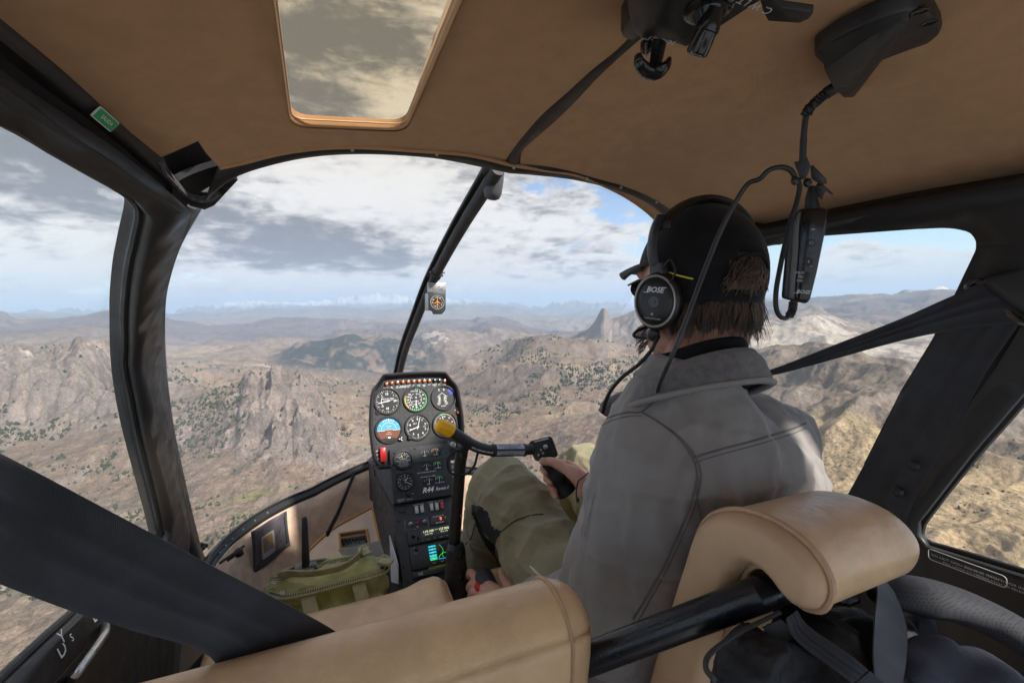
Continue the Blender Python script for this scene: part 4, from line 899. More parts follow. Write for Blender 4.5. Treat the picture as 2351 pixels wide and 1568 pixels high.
for d, z in ((.022, -.10), (.006, -.06), (.0, 0), (-.001, .010), (.001, .020), (.005, .024), (.009, .022), (.011, .016), (.0115, .001), (.012, 0)): secs.append([U.at(a, b, z) for a, b in inset(OUT, d)])
hood = add(loft(secs, True, True), 'hood', pmat('black_panel_hood', (.030, .028, .028), .6, .4, var=.15, vscale=20, bump=[('n', 800, .3, .0008)]), CON, smooth=60)
vv, ff = tri_fill(inset(OUT, .011), (), .05)
mesh_obj('panel_face', [U.at(p.x, p.y, .001) for p in vv], ff, M['panel'], CON, smooth=0, mods=[('SOLIDIFY', dict(thickness=.003, offset=-1))])
# ---- gauges
def pol(c, r, deg): a = R(deg); return c[0] + r * math.sin(a), c[1] + r * math.cos(a)
def ticks(mb, F, c, lst, r0, r1, w, mi=1, d=.0022):
    for a in lst: x, y = pol(c, (r0 + r1) / 2, a); mb.add(quad(F.o, EX, F.ey, x, y, w, abs(r1 - r0), -R(a), d), mi)
def arc(mb, F, c, r0, r1, a0, a1, mi, d=.0021):
    n = max(3, int(abs(a1 - a0) / 6)); v = []; f = []
    for i in range(n + 1):
        for r in (r0, r1): x, y = pol(c, r, a0 + (a1 - a0) * i / n); v.append(F.at(x, y, d))
    for i in range(n): f.append((2 * i, 2 * i + 1, 2 * i + 3, 2 * i + 2))
    mb.add((v, f), mi)
def nums(mb, F, c, lst, r, size, mi=1, d=.0022):
    for s, a in lst: x, y = pol(c, r, a); mb.add(text(s, F.at(x, y), EX, F.ey, size, d, bold=.012), mi)
def gauge(F, c, r, label, build, needles=(), flange=True, screws=True, depth=.007):
    """bezel with a ring, a recessed dial printed with marks, and needles"""
    mb = MB(); mb.add(lathe(F.at(*c), F.ez, [(r * 1.13, 0), (r * 1.13, depth * .6), (r * 1.09, depth), (r * 1.0, depth), (r * .965, depth * .55), (r * .95, .0015)], 36, cap=False))
    if screws:
        for sx, sy in ((1, 1), (-1, 1), (-1, -1), (1, -1)): mb.add(lathe(F.at(c[0] + sx * r * .98, c[1] + sy * r * .98), F.ez, [(.0026, 0), (.0026, .0014), (.0016, .002)], 8))
    g = mb.obj('gauge', M['black_plastic'], CON, label=label)
    dm = MB(); dm.add(lathe(F.at(c[0], c[1], .0008), F.ez, [(r * .98, 0), (r * .98, .0004)], 36), 0); build(dm, F, c, r); dm.obj('dial', DP, g, smooth=0, recalc=False)
    for (ang, ln, w, tail, mi) in needles:
        nm = MB(); a = R(ang); dx, dy = math.sin(a), math.cos(a)
        pl = [(-w / 2, -tail), (w / 2, -tail), (w / 2, ln * .85), (0, ln), (-w / 2, ln * .85)]
        o = F.at(c[0], c[1], .0032); e1 = EX * math.cos(a) - F.ey * math.sin(a); e2 = EX * dx + F.ey * dy
        nm.add(prism(pl, o, e1, e2, F.ez, .0006), mi); nm.add(lathe(o, F.ez, [(w * 1.3, 0), (w * 1.3, .0012)], 10), 0 if w < .002 else mi); nm.obj('needle', DP, g, smooth=0)
    return g
GR = .0385
gx = .0965; gy = -.0935
P_vsi = U4(388, 580); P_asi = U4(785, 550); P_tac = U4(1170, 530); P_ah = U4(405, 980); P_alt = U4(810, 940); P_map = U4(1190, 905)
def d_vsi(m, F, c, r):
    ticks(m, F, c, range(0, 360, 10), r * .84, r * .95, .0006); ticks(m, F, c, range(0, 360, 30), r * .76, r * .95, .0011)
    nums(m, F, c, [('10', -5), ('20', 90), ('10', 185)], r * .60, r * .26); nums(m, F, c, [('5', 46), ('5', 137), ('5', -42)], r * .68, r * .15)
    m.add(text('VERTICAL SPEED', F.at(c[0] + r * .02, c[1] + r * .2), EX, F.ey, r * .14, .0022), 1); m.add(text('100 FEET PER MIN', F.at(c[0] + r * .02, c[1] + r * .08), EX, F.ey, r * .10, .0022), 1)
    arc(m, F, c, r * .50, r * .53, -60, -140, 1); m.add(text('DN', F.at(c[0] - r * .42, c[1] - r * .42), EX, F.ey, r * .13, .0022), 1); m.add(text('UP', F.at(c[0] - r * .42, c[1] + r * .36), EX, F.ey, r * .13, .0022), 1)
def d_asi(m, F, c, r):
    arc(m, F, c, r * .90, r * .96, 0, 215, 2); arc(m, F, c, r * .90, r * .96, 222, 285, 3); arc(m, F, c, r * .84, r * .97, 288, 293, 4); arc(m, F, c, r * .84, r * .97, 216, 221, 4)
    ticks(m, F, c, range(0, 300, 12), r * .80, r * .90, .0008)
    nums(m, F, c, [(str(k), a) for k, a in ((20, 8), (30, 34), (40, 62), (50, 92), (60, 122), (70, 150), (80, 178), (90, 205), (100, 228), (110, 249), (120, 268), (130, 288), (140, 308))], r * .69, r * .17)
    nums(m, F, c, [(str(k), a) for k, a in ((40, 10), (60, 60), (80, 100), (100, 150), (120, 190), (140, 240), (160, 290))], r * .40, r * .11); arc(m, F, c, r * .48, r * .50, 0, 340, 1)
    m.add(text('KNOTS', F.at(c[0] - r * .2, c[1] + r * .68), EX, F.ey, r * .13, .0022), 1); m.add(text('AIRSPEED', F.at(c[0], c[1] - r * .18), EX, F.ey, r * .11, .0022), 1); m.add(text('MPH', F.at(c[0], c[1] + r * .15), EX, F.ey, r * .11, .0022), 1)
def d_tac(m, F, c, r):
    m.add(text('E', F.at(c[0] - r * .36, c[1] + r * .70), EX, F.ey, r * .26, .0022), 1); m.add(text('R', F.at(c[0] + r * .08, c[1] + r * .70), EX, F.ey, r * .26, .0022), 1)
    for s in (-1, 1):
        o = (c[0] - r * .12 + s * r * .95, c[1] - r * .15)
        arc(m, F, o, r * .70, r * .73, -s * 62 if s > 0 else 62, -s * 128 if s > 0 else 128, 1); ticks(m, F, o, [-s * a for a in range(62, 130, 8)], r * .73, r * .86, .0007)
        nums(m, F, o, [(t, -s * a) for t, a in (('110', 66), ('100', 80), ('90', 92), ('80', 104), ('70', 116), ('60', 126))], r * .62, r * .10)
        ticks(m, F, o, [-s * 70], r * .68, r * .90, .0016, 4); arc(m, F, o, r * .73, r * .80, -s * 72, -s * 84, 2)
        x, y = c[0] - r * .12 + s * r * .18, c[1] + r * .28; m.add(quad(F.o, EX, F.ey, x, y, r * .52, .0010, s * R(-40), .0028), 1)
    m.add(text('% RPM', F.at(c[0] - r * .08, c[1] - r * .72), EX, F.ey, r * .15, .0022), 1)
    arc(m, F, c, r * .66, r * .95, 33, 72, 6)
def d_ah(m, F, c, r):
    n = 32; up = [c] + [pol(c, r * .93, -94 + 188 * i / n) for i in range(n + 1)]; m.add(([F.at(x, y, .0016) for x, y in up], [(0, i + 1, i + 2) for i in range(n)]), 7)
    dn = [c] + [pol(c, r * .93, 94 + 100 * i / n) for i in range(n + 1)]; dn = [c] + [pol(c, r * .93, 94 + 172 * i / n) for i in range(n + 1)]; m.add(([F.at(x, y, .0016) for x, y in dn], [(0, i + 1, i + 2) for i in range(n)]), 8)
    arc(m, F, c, r * .58, r * .60, -85, 85, 1); ticks(m, F, c, (-60, -30, -20, -10, 10, 20, 30, 60), r * .72, r * .90, .0010); ticks(m, F, c, (0,), r * .70, r * .92, .0022)
    x, y = pol(c, r * .62, 0); m.add(([F.at(x - .003, y - .004, .0026), F.at(x + .003, y - .004, .0026), F.at(x, y + .003, .0026)], [(0, 1, 2)]), 5)
    m.add(quad(F.o, EX, F.ey, c[0] - r * .62, c[1] - r * .04, r * .60, .0010, 0, .0024), 1); m.add(quad(F.o, EX, F.ey, c[0] + r * .62, c[1] - r * .04, r * .60, .0010, 0, .0024), 1)
    m.add(quad(F.o, EX, F.ey, c[0], c[1], r * .62, .0020, 0, .0026), 5)
    for k, w in ((.18, .3), (.32, .5), (-.2, .3), (-.34, .5)): m.add(quad(F.o, EX, F.ey, c[0], c[1] + r * k, r * w, .0006, 0, .0023), 1)
    m.add(quad(F.o, EX, F.ey, c[0], c[1] - r * .78, r * 1.0, r * .26, 0, .0027), 0); m.add(quad(F.o, EX, F.ey, c[0], c[1] - r * .62, r * .18, r * .12, 0, .003), 1)
def d_alt(m, F, c, r):
    ticks(m, F, c, [i * 7.2 for i in range(50)], r * .86, r * .95, .0006); ticks(m, F, c, [i * 36 for i in range(10)], r * .80, r * .95, .0012)
    nums(m, F, c, [(str(i), 36 * i) for i in range(10)], r * .66, r * .24); m.add(text('ALT', F.at(c[0] - r * .22, c[1] + r * .30), EX, F.ey, r * .18, .0022), 1)
    m.add(quad(F.o, EX, F.ey, c[0] + r * .62, c[1] - r * .02, r * .30, r * .18, 0, .0023), 0); m.add(text('29.9', F.at(c[0] + r * .55, c[1] - r * .02), EX, F.ey, r * .12, .0025), 1)
def d_map(m, F, c, r):
    ticks(m, F, c, range(-130, 131, 6), r * .84, r * .94, .0008); nums(m, F, c, [('5', -120), ('10', -75), ('15', -35), ('20', 0), ('25', 38), ('30', 75), ('35', 115)], r * .68, r * .17)
    arc(m, F, c, r * .88, r * .96, -25, 10, 2); arc(m, F, c, r * .88, r * .96, 12, 38, 3); arc(m, F, c, r * .80, r * .97, 41, 46, 4)
    m.add(text('MANIFOLD', F.at(c[0], c[1] + r * .32), EX, F.ey, r * .13, .0022), 1); m.add(text('PRESSURE', F.at(c[0], c[1] + r * .18), EX, F.ey, r * .13, .0022), 1)
gauge(U, P_vsi, GR, 'vertical speed gauge with white ticks and a 10 20 10 scale', d_vsi, [(-100, GR * .85, .0020, GR * .2, 1)])
gauge(U, P_asi, GR, 'airspeed gauge ringed with a bright green arc', d_asi, [(183, GR * .82, .0018, GR * .15, 1)])
gauge(U, P_tac, GR, 'twin rotor and engine speed gauge with a blue edge mark', d_tac)
gauge(U, P_ah, GR, 'artificial horizon, blue above and brown below', d_ah)
gauge(U, P_alt, GR, 'altimeter with numbers nought to nine', d_alt, [(-107, GR * .78, .0022, GR * .12, 1), (16, GR * .9, .0014, GR * .2, 1)])
gauge(U, P_map, GR, 'pressure gauge half hidden by the yellow tipped bar', d_map, [(-16, GR * .86, .0018, GR * .1, 1)])
kn = MB()
x, y = U4(262, 722); kn.add(lathe(U.at(x, y), U.ez, [(.010, 0), (.010, .004), (.003, .0045), (.003, .003)], 14))
x, y = U4(700, 1085); kn.add(lathe(U.at(x, y), U.ez, [(.008, 0), (.008, .009), (.006, .011)], 14))
kn.obj('adjuster_knob', M['black_plastic'], CON)
x, y = U4(570, 1105); kb = MB().add(lathe(U.at(x, y), U.ez, [(.0065, 0), (.0065, .008), (.005, .010)], 14), 0); 
for a in (30, 150, 270): x2, y2 = pol((x, y), .0042, a); kb.add(quad(U.o, EX, U.ey, x2, y2, .0045, .0022, R(90 - a), .0102), 1)
kb.obj('cage_knob', [M['black_plastic'], M['mark']], CON)
# ---- warning lights
names = ['CLUTCH', 'MR TEMP', 'MR CHIP', 'CARBON MONOXIDE', 'STARTER ON', 'TR CHIP', 'LOW FUEL', 'LOW RPM', 'ALT', 'ENGINE FIRE', 'OIL', 'GOV OFF']
lm = MB()
for i, p in enumerate([(368, 340), (443, 328), (520, 320), (596, 314), (671, 308), (748, 304), (822, 300), (894, 298), (967, 295), (1040, 294), (1106, 294), (1180, 298)]):
    x, y = U4(*p); w = MB(); w.add(lathe(U.at(x, y), U.ez, [(.0068, 0), (.0068, .003), (.0056, .004), (.0056, .003)], 14), 1); w.add(lathe(U.at(x, y, .002), U.ez, [(.0055, 0), (.0055, .005), (.0042, .0075), (.001, .0082)], 14), 0)
    w.obj('warning_light', [M['dark_lens'] if i in (9, 10) else M['amber'], M['black_plastic']], CON, label='dark unlit warning light' if i in (9, 10) else 'amber warning light in the top row')
    t = names[i].split()
    for k, s in enumerate(t): lm.add(text(s, U.at(x, y - .0125 - .004 * k), EX, U.ey, .0042, .0016, bold=.01))
x, y = U4(1373, 735); w = MB().add(lathe(U.at(x, y), U.ez, [(.0075, 0), (.0075, .003), (.006, .004)], 14), 1).add(lathe(U.at(x, y, .002), U.ez, [(.006, 0), (.006, .005), (.0045, .0075), (.001, .008)], 14), 0)
w.obj('warning_light', [M['amber'], M['black_plastic']], CON, label='single amber light on the right edge of the panel')
for k, s in enumerate(('FULL', 'THROTTLE')): lm.add(text(s, U.at(x, y + .0135 - .005 * k), EX, U.ey, .0048, .0016, bold=.01))
# ---- red clutch switch under its guard, ignition key switch
x, y = U4(320, 1325); lm.add(text('ENGAGE', U.at(x - .024, y + .0125), EX, U.ey, .0056, .0016, bold=.01)).add(text('CLUTCH', U.at(x - .024, y + .001), EX, U.ey, .0056, .0016, bold=.01)).add(text('DISENG', U.at(x - .023, y - .011), EX, U.ey, .0056, .0016, bold=.01))
add(prism(rrect(.019, .044, .003, 3), U.at(x, y), EX, U.ey, U.ez, .014, .003), 'switch_guard', M['red_plastic'], CON)
x, y = U4(1300, 1190); ks = MB().add(lathe(U.at(x, y), U.ez, [(.011, 0), (.011, .004), (.008, .006), (.008, .010), (.002, .011)], 18)).add(box(U.at(x, y, .018), (.003, .02, .012), rot_to(U.ez)))
ks.obj('key_switch', M['steel'], CON)
for s, a in (('R', -50), ('BOTH', -70), ('OFF', 250)): 
    xx, yy = pol((x, y), .019, a); lm.add(text(s, U.at(xx, yy), EX, U.ey, .005, .0016, bold=.01))
ticks(lm, U, (x, y), (-140, -120, -100, -80, -60, -40), .013, .017, .0008, None, .0016)
lm.obj('lettering', M['mark'], CON, smooth=0)
# ---- lower console body
prof = [(1.405, -.425), (1.318, -.572), (1.048, -.832), (1.048, -1.05), (1.80, -1.05), (1.86, -.80), (1.70, -.40), (1.50, -.36)]
HWc = .0945
body = MB().add(prism([(y, z) for y, z in prof], (-HWc, 0, 0), (0, 1, 0), (0, 0, 1), (1, 0, 0), 2 * HWc - .0))
for (u, v) in [(868, 1150), (872, 1190), (876, 1230), (880, 1262), (900, 1180), (905, 1225), (912, 1260), (903, 1130), (880, 1120), (893, 1118)]:
    q = PX(u, v, -HWc); body.add(ball(q, .0022, 5), 1)
body.obj('console_body', [M['panel'], M['trim_soft']], CON, smooth=30)
lab = MB()
# upper plate with engine gauges
tl, tr = A4(412, 1252), A4(1228, 1165); bl, br = A5(415, 525), A5(1118, 410)
yt = (tl[1] + tr[1]) / 2; yb = (bl[1] + br[1]) / 2; print('plate', tl, tr, bl, br)
plate = [(-HWc, yb), (HWc, yb), (HWc, yt - .003), (HWc - .003, yt), (-HWc + .003, yt), (-HWc, yt - .003)]
add(prism(plate, L1.at(0, 0, 0), EX, L1.ey, L1.ez, .004, .0012, -.008), 'gauge_plate', pmat('grey_black_plate', (.036, .037, .040), .5, .4, var=.1, vscale=30, bump=[('n', 1500, .15, .0003)]), CON, smooth=30)
F1 = Fr(L1.at(0, 0, .004), L1.ey)
def d_carb(m, F, c, r):
    ticks(m, F, c, range(-60, 61, 15), r * .72, r * .88, .0008); nums(m, F, c, [('-20', -55), ('0', -18), ('20', 18), ('40', 55)], r * .58, r * .18); arc(m, F, c, r * .42, r * .50, -50, -5, 3)
    m.add(text('CARB TEMP', F.at(c[0], c[1] + r * .10), EX, F.ey, r * .17, .0022), 1); m.add(quad(F.o, EX, F.ey, c[0], c[1] - r * .08, r * 1.7, .0006, 0, .0022), 1)
    for k, s in enumerate(('AVOID YELLOW ARC', 'WITH CARB HEAT', 'BELOW 18 INCHES MP', 'IGNORE GAUGE')): m.add(text(s, F.at(c[0], c[1] - r * (.24 + .16 * k)), EX, F.ey, r * .125, .0022), 1)
def d_clock(m, F, c, r):
    ticks(m, F, c, range(0, 360, 6), r * .84, r * .92, .0004); ticks(m, F, c, range(0, 360, 30), r * .78, r * .92, .0009); nums(m, F, c, [(str(i), 30 * i) for i in range(1, 13)], r * .64, r * .19)
    m.add(text('QUARTZ', F.at(c[0], c[1] + r * .25), EX, F.ey, r * .12, .0022), 1)
RG = .0265
gauge(F1, A4(605, 1405), RG, 'small round carburettor temperature gauge', d_carb, [(-20, RG * .6, .0012, RG * .1, 1)])
gauge(F1, A5(535, 262), RG * .92, 'small round clock', d_clock, [(38, RG * .6, .0014, RG * .1, 1), (122, RG * .8, .0010, RG * .1, 1), (0, RG * .85, .0006, RG * .2, 1)])
def meter(cx, cy, w, h, left, right, col, na, nb):
    mb = MB().add(prism(rrect(w, h, h * .28, 4), F1.at(cx, cy), EX, F1.ey, F1.ez, .0012, 0, -.001), 0)
    for s, t, nd in ((-1, left, na), (1, right, nb)):
        c = (cx + s * w * .25, cy - h * .52); r = h * .95
        ticks(mb, F1, c, (-34, -17, 0, 17, 34), r * .74, r * .90, .0008, 1, .0016)
        if s > 0: arc(mb, F1, c, r * .92, r * 1.02, -30, 26, col, .0015)
        mb.add(text(t, F1.at(c[0], cy - h * .30), EX, F1.ey, h * .19, .0016), 1)
        mb.add(quad(F1.o, EX, F1.ey, c[0] + nd * h * .4, cy - h * .02, .0011, h * .72, -nd * .5, .0020), 1)
    mb.add(quad(F1.o, EX, F1.ey, cx, cy, .0006, h * .9, 0, .0017), 0)
    mb.obj('meter', DP, CON, smooth=0, recalc=False, label='paired bar meter for ' + left.lower() + ' and ' + right.lower())
mc = [A4(980, 1305), A5(855, 78), A5(875, 250)]
for c, l, r_, col, na, nb in zip(mc, ('AMP', 'FUEL', 'FUEL'), ('OIL PR', 'OIL TEMP', 'CYL HD TEMP'), (5, 2, 2), (0, 0, .3), (.4, .15, .05)): meter(c[0], c[1], .070, .0265, l, r_, col, na, nb)
x, y = A5(790, 146); lab.add(text('AUX 17.0 US GAL (64 LITERS)', F1.at(x, y), EX, F1.ey, .0046, .0003, bold=.01)); x, y = A5(808, 199); lab.add(text('29.5 US GAL (112 LITERS)', F1.at(x, y), EX, F1.ey, .0044, .0003, bold=.01))
x, y = A5(803, 360); lab.add(text('R44', F1.at(x, y), EX, F1.ey, .021, .0003, bold=.03, shear=.35)); x, y = A5(970, 336); lab.add(text('Raven I', F1.at(x, y - .0005), EX, F1.ey, .0135, .0003, bold=.012, shear=.35))
x, y = A5(575, 410); kn = MB().add(lathe(F1.at(x, y), F1.ez, [(.0075, 0), (.007, .010), (.005, .012)], 16)).obj('dimmer_knob', M['black_plastic'], CON); lab.add(text('ON', F1.at(x + .012, y), EX, F1.ey, .004, .0003)); lab.add(text('PANEL LTS', F1.at(x + .002, y - .0145), EX, F1.ey, .0042, .0003))
x, y = A5(487, 482); lab.add(text('CARB HEAT', F1.at(x, y + .002), EX, F1.ey, .0044, .0003)).add(text('PULL ON', F1.at(x, y - .003), EX, F1.ey, .0044, .0003))
sc = MB()
for p in [A4(490, 1310), A4(697, 1293), A4(765, 1245), A4(1205, 1303), A4(510, 1525), A4(720, 1500), A5(445, 175), A5(620, 155), A5(645, 335), A5(465, 362), A5(693, 322), A5(1088, 335)]: sc.add(lathe(F1.at(*p), F1.ez, [(.0036, 0), (.0036, .0012), (.0022, .0024), (.0004, .0026)], 10))
# ---- lower face: switches, audio box, thermometer, radio, map screen
y2t, y2b = .188, -.262
add(prism([(-HWc, y2b), (HWc, y2b), (HWc, .106), (-HWc, .106)], L2.at(0, 0, 0), EX, L2.ey, L2.ez, .002, .0008, -.006), 'radio_plate', M['panel'], CON, smooth=30)
F2 = Fr(L2.at(0, 0, .002), L2.ey)
x, y = B5(497, 588); add(lathe(F2.at(x, y), F2.ez, [(.0115, 0), (.0115, .003), (.009, .004), (.0085, .001), (.0, -.001)], 20), 'air_vent', M['black_plastic'], CON)
for i, (p, nm) in enumerate([((672, 600), 'NAV LTS'), ((737, 590), 'STROBE'), ((850, 567), 'AVIONICS'), ((912, 559), 'ALT'), ((975, 547), 'BATTERY')]):
    x, y = B5(*p); sb = MB(); red = i == 4
    sb.add(prism(rrect(.0125, .026, .002, 2), F2.at(x, y), EX, F2.ey, F2.ez, .002), 1)
    sb.add(prism([(-.0048, -.0105), (.0048, -.0105), (.0048, .0105), (-.0048, .0105)], F2.at(x, y), EX, (F2.ey + F2.ez * .16).normalized(), F2.ez, .0055, .0008), 0)
    sb.add(text('ON', F2.at(x, y + .0055), EX, F2.ey, .0034, .0066), 2 if red else 1).add(text('OFF', F2.at(x, y - .006), EX, F2.ey, .0034, .0062), 2 if red else 1)
    sb.obj('rocker_switch', [M['red_plastic'] if red else M['rocker'], M['black_plastic'], M['mark']], CON, label='red battery rocker switch' if red else 'white rocker switch, ' + nm.lower()); lab.add(text(nm, F2.at(x, y + .0165), EX, F2.ey, .0042, .0004, bold=.01))
x0, y0 = B5(545, 835); x1, y1 = B5(800, 690); cx, cy = (x0 + x1) / 2, (y0 + y1) / 2
ab = MB().add(tube([F2.at(cx + a, cy + b, .0006) for a, b in rrect(abs(x1 - x0), .030, .002, 2)], .0005, 5, True), 1)
for p, r, mi in (((600, 765), .0055, 1), ((680, 760), .0042, 2), ((768, 735), .0055, 1), ((680, 806), .0034, 1)):
    x, y = B5(*p); ab.add(lathe(F2.at(x, y), F2.ez, [(r, 0), (r, .004), (r * .7, .005), (r * .6, .010), (r * .3, .011)], 12), mi)
ab.obj('audio_box', [M['panel'], M['dull_alu'], M['red_plastic']], CON)
x, y = B5(935, 712); tb = MB().add(prism(rrect(.054, .027, .005, 3), F2.at(x, y), EX, F2.ey, F2.ez, .003, .0008), 0).add(quad(F2.o, EX, F2.ey, x - .004, y + .0005, .032, .011, 0, .0032), 1)
tb.add(text('AIR TEMPERATURE', F2.at(x, y + .0096), EX, F2.ey, .0042, .0033, bold=.01), 2).add(text('DAVTRON', F2.at(x + .001, y - .0095), EX, F2.ey, .005, .0033, bold=.03, shear=.3), 2).add(text('9', F2.at(x + .006, y + .0006), EX, F2.ey, .0125, .0036, bold=.03), 3)
tb.add(box(F2.at(x + .020, y + .001, .005), (.003, .007, .004), rot_to(F2.ez)), 4); tb.obj('thermometer', [M['black_plastic'], M['gloss_black'], M['mark'], M['led_red'], M['m_orange']], CON, smooth=0)
def unit(yc, h, name, nl): 
    return add(prism(rrect(.158, h, .002, 2, .012), F2.at(0, yc), EX, F2.ey, F2.ez, .006, .001), name, M['black_plastic'], CON, label=nl)
yr = (B5(535, 870)[1] + B5(545, 1035)[1]) / 2; hr = abs(B5(535, 870)[1] - B5(545, 1035)[1]) * .98
ra = unit(yr, hr, 'radio', 'radio with two green frequencies on its display'); F3 = Fr(F2.at(0, 0, .006), F2.ey)
x, y = B5(845, 872); yy = yr + hr * .18
add(quad(F3.o, EX, F3.ey, .018, yy, .092, hr * .52, 0, .0004), 'display', M['gloss_black'], ra, smooth=0)
dg = MB().add(text('119.100', F3.at(-.006, yy + hr * .06), EX, F3.ey, .0098, .0008, bold=.01)).add(text('127.900', F3.at(.040, yy + hr * .06), EX, F3.ey, .0098, .0008, bold=.01)).add(text('BAZA TWR', F3.at(-.006, yy - hr * .14), EX, F3.ey, .0045, .0008)).add(text('BAZA ATIS', F3.at(.040, yy - hr * .14), EX, F3.ey, .0045, .0008)).add(text('COM', F3.at(.0175, yy + hr * .10), EX, F3.ey, .004, .0008)); dg.obj('digits', M['lcd'], ra, smooth=0)
for a, b, r in ((-.050, .004, .0055), (-.038, -.004, .0030), (.080, -.004, .0055)): add(lathe(F3.at(a, yr + b), F3.ez, [(r, 0), (r * .95, .008), (r * .6, .010)], 14), 'knob', M['black_plastic'], ra)
for i in range(6): bx = -.028 + .0185 * i; add(box(F3.at(bx, yr - hr * .36, .001), (.010, .0045, .002), rot_to(F3.ez), .0006), 'button', M['trim_soft'], ra); lab.add(text(('COM', 'MON', 'FLIP', 'CHAN', 'STO', 'RCL')[i], F3.at(bx, yr - hr * .36), EX, F3.ey, .003, .0022))
ym = (B5(545, 1060)[1] + B5(580, 1335)[1]) / 2; hm = abs(B5(545, 1060)[1] - B5(580, 1335)[1]) * .97
mu = unit(ym, hm, 'map_display', 'colour map screen at the foot of the console'); yy = ym + hm * .07; sw, sh = .096, hm * .72; sxc = .034
ms_ = MB().add(quad(F3.o, EX, F3.ey, sxc, yy, sw, sh, 0, .0004), 0)
for s, mi in ((-1, 1), (1, 2)):
    for k in range(5):
        b = yy + sh * (.40 - .19 * k); a = sxc + s * sw * .39; ms_.add(quad(F3.o, EX, F3.ey, a, b, sw * .22, sh * .105, 0, .0007), mi if k < 4 else 1); ms_.add(quad(F3.o, EX, F3.ey, a, b - sh * .085, sw * .20, sh * .05, 0, .0007), 0 if k < 3 else 3); ms_.add(text(('GS', 'TRK', 'BRG', 'DIS', 'ETE')[k], F3.at(a, b), EX, F3.ey, sh * .07, .0009), 4)
pts = [(-.16, .42), (-.10, .20), (-.08, 0), (-.12, -.2), (-.10, -.40)]; ms_.add(tube(cat([F3.at(sxc + sw * a, yy + sh * b, .0008) for a, b in pts], 5), .0006, 4), 3)
ms_.add(tube([F3.at(sxc - sw * .02 + sw * .22 * math.cos(R(a)), yy - sh * .45 + sh * .32 * math.sin(R(a)), .0008) for a in range(0, 181, 12)], .0006, 4), 3); ms_.add(tube([F3.at(sxc + sw * .28, yy - sh * .2, .0008), F3.at(sxc + sw * .16, yy - sh * .3, .0008), F3.at(sxc + sw * .22, yy - sh * .45, .0008)], .0006, 4), 3)
ms_.add(quad(F3.o, EX, F3.ey, sxc, yy - sh * .47, sw * .5, sh * .05, 0, .0007), 2); ms_.add(quad(F3.o, EX, F3.ey, sxc + sw * .05, yy - sh * .08, sw * .03, sh * .05, .7, .0009), 4)
ms_.obj('screen', [M['gloss_black'], M['scr_cyan'], M['scr_blue'], M['scr_green'], M['scr_white']], mu, smooth=0, recalc=False)
for i in range(4): add(box(F3.at(-.004 + .022 * i, ym - hm * .40, .001), (.014, .006, .002), rot_to(F3.ez), .0008), 'button', M['trim_soft'], mu); lab.add(text(('NRST', 'OBS', 'MSG', 'FPL')[i], F3.at(-.004 + .022 * i, ym - hm * .40), EX, F3.ey, .0038, .0022))
add(lathe(F3.at(-.048, ym + hm * .36), F3.ez, [(.005, 0), (.0048, .008), (.003, .010)], 14), 'knob', M['black_plastic'], mu)
for s, b in (('PWR', .44), ('COM', .28), ('VLOC', .2)): lab.add(text(s, F3.at(-.050, ym + hm * b), EX, F3.ey, .0035, .0004))
add(prism([(-.02, -.006), (.09, -.006), (.09, .004), (-.02, .004)], F2.at(0, ym - hm * .56), EX, F2.ey, F2.ez, .003), 'placard', pmat('yellow_green_placard', (.25, .27, .01), .5, .4, var=.05), CON, smooth=0)
unit(ym - hm * .74, hm * .26, 'transponder', 'black transponder under the map screen'); lab.add(text('IDENT', F3.at(-.045, ym - hm * .70), EX, F3.ey, .0045, .0004)).add(text('MODE', F3.at(-.045, ym - hm * .76), EX, F3.ey, .0045, .0004))
for p in [B5(462, 733), B5(520, 1268), B5(1010, 470)]: sc.add(lathe(F2.at(*p), F2.ez, [(.0036, 0), (.0036, .0012), (.0022, .0024), (.0004, .0026)], 10))
sc.obj('fasteners', M['trim_soft'], CON); lab.obj('lettering', M['mark'], CON, smooth=0)
# bracket joining the console to the lower bow
br = [PX(u, v, -.096) for u, v in [(856, 1046), (862, 1092), (905, 1170), (884, 1170), (812, 1118), (800, 1104)]]
n_ = V((1, 0, 0)); add(loft([[p + n_ * -.004 for p in br], [p for p in br]]), 'bracket', M['trim'], CON, smooth=0)
# ------------------------------------------------------------------ things in the cabin
def basis(n, up=(0, 0, 1)):
    n = V(n).normalized(); up = V(up); ey = (up - n * up.dot(n)).normalized(); return ey.cross(n), ey, n
def pxp(pts, o, n):
    """outline traced on the plane through o with normal n -> 2-D outline and its basis"""
    ex, ey, n = basis(n, (0, 0, 1) if abs(V(n).normalized().z) < .95 else (0, 1, 0)); o = V(o); out = []
    for u, v in pts: p = PF(u, v, o, n) - o; out.append((p.dot(ex), p.dot(ey)))
    return out, o, ex, ey, n
def slab(pts, o, n, h, bev=0., back=0.):
    q, o, ex, ey, n = pxp(pts, o, n); return prism(q, o, ex, ey, n, h, bev, -back)
def rad(P): return (CAM - V(P)).normalized()
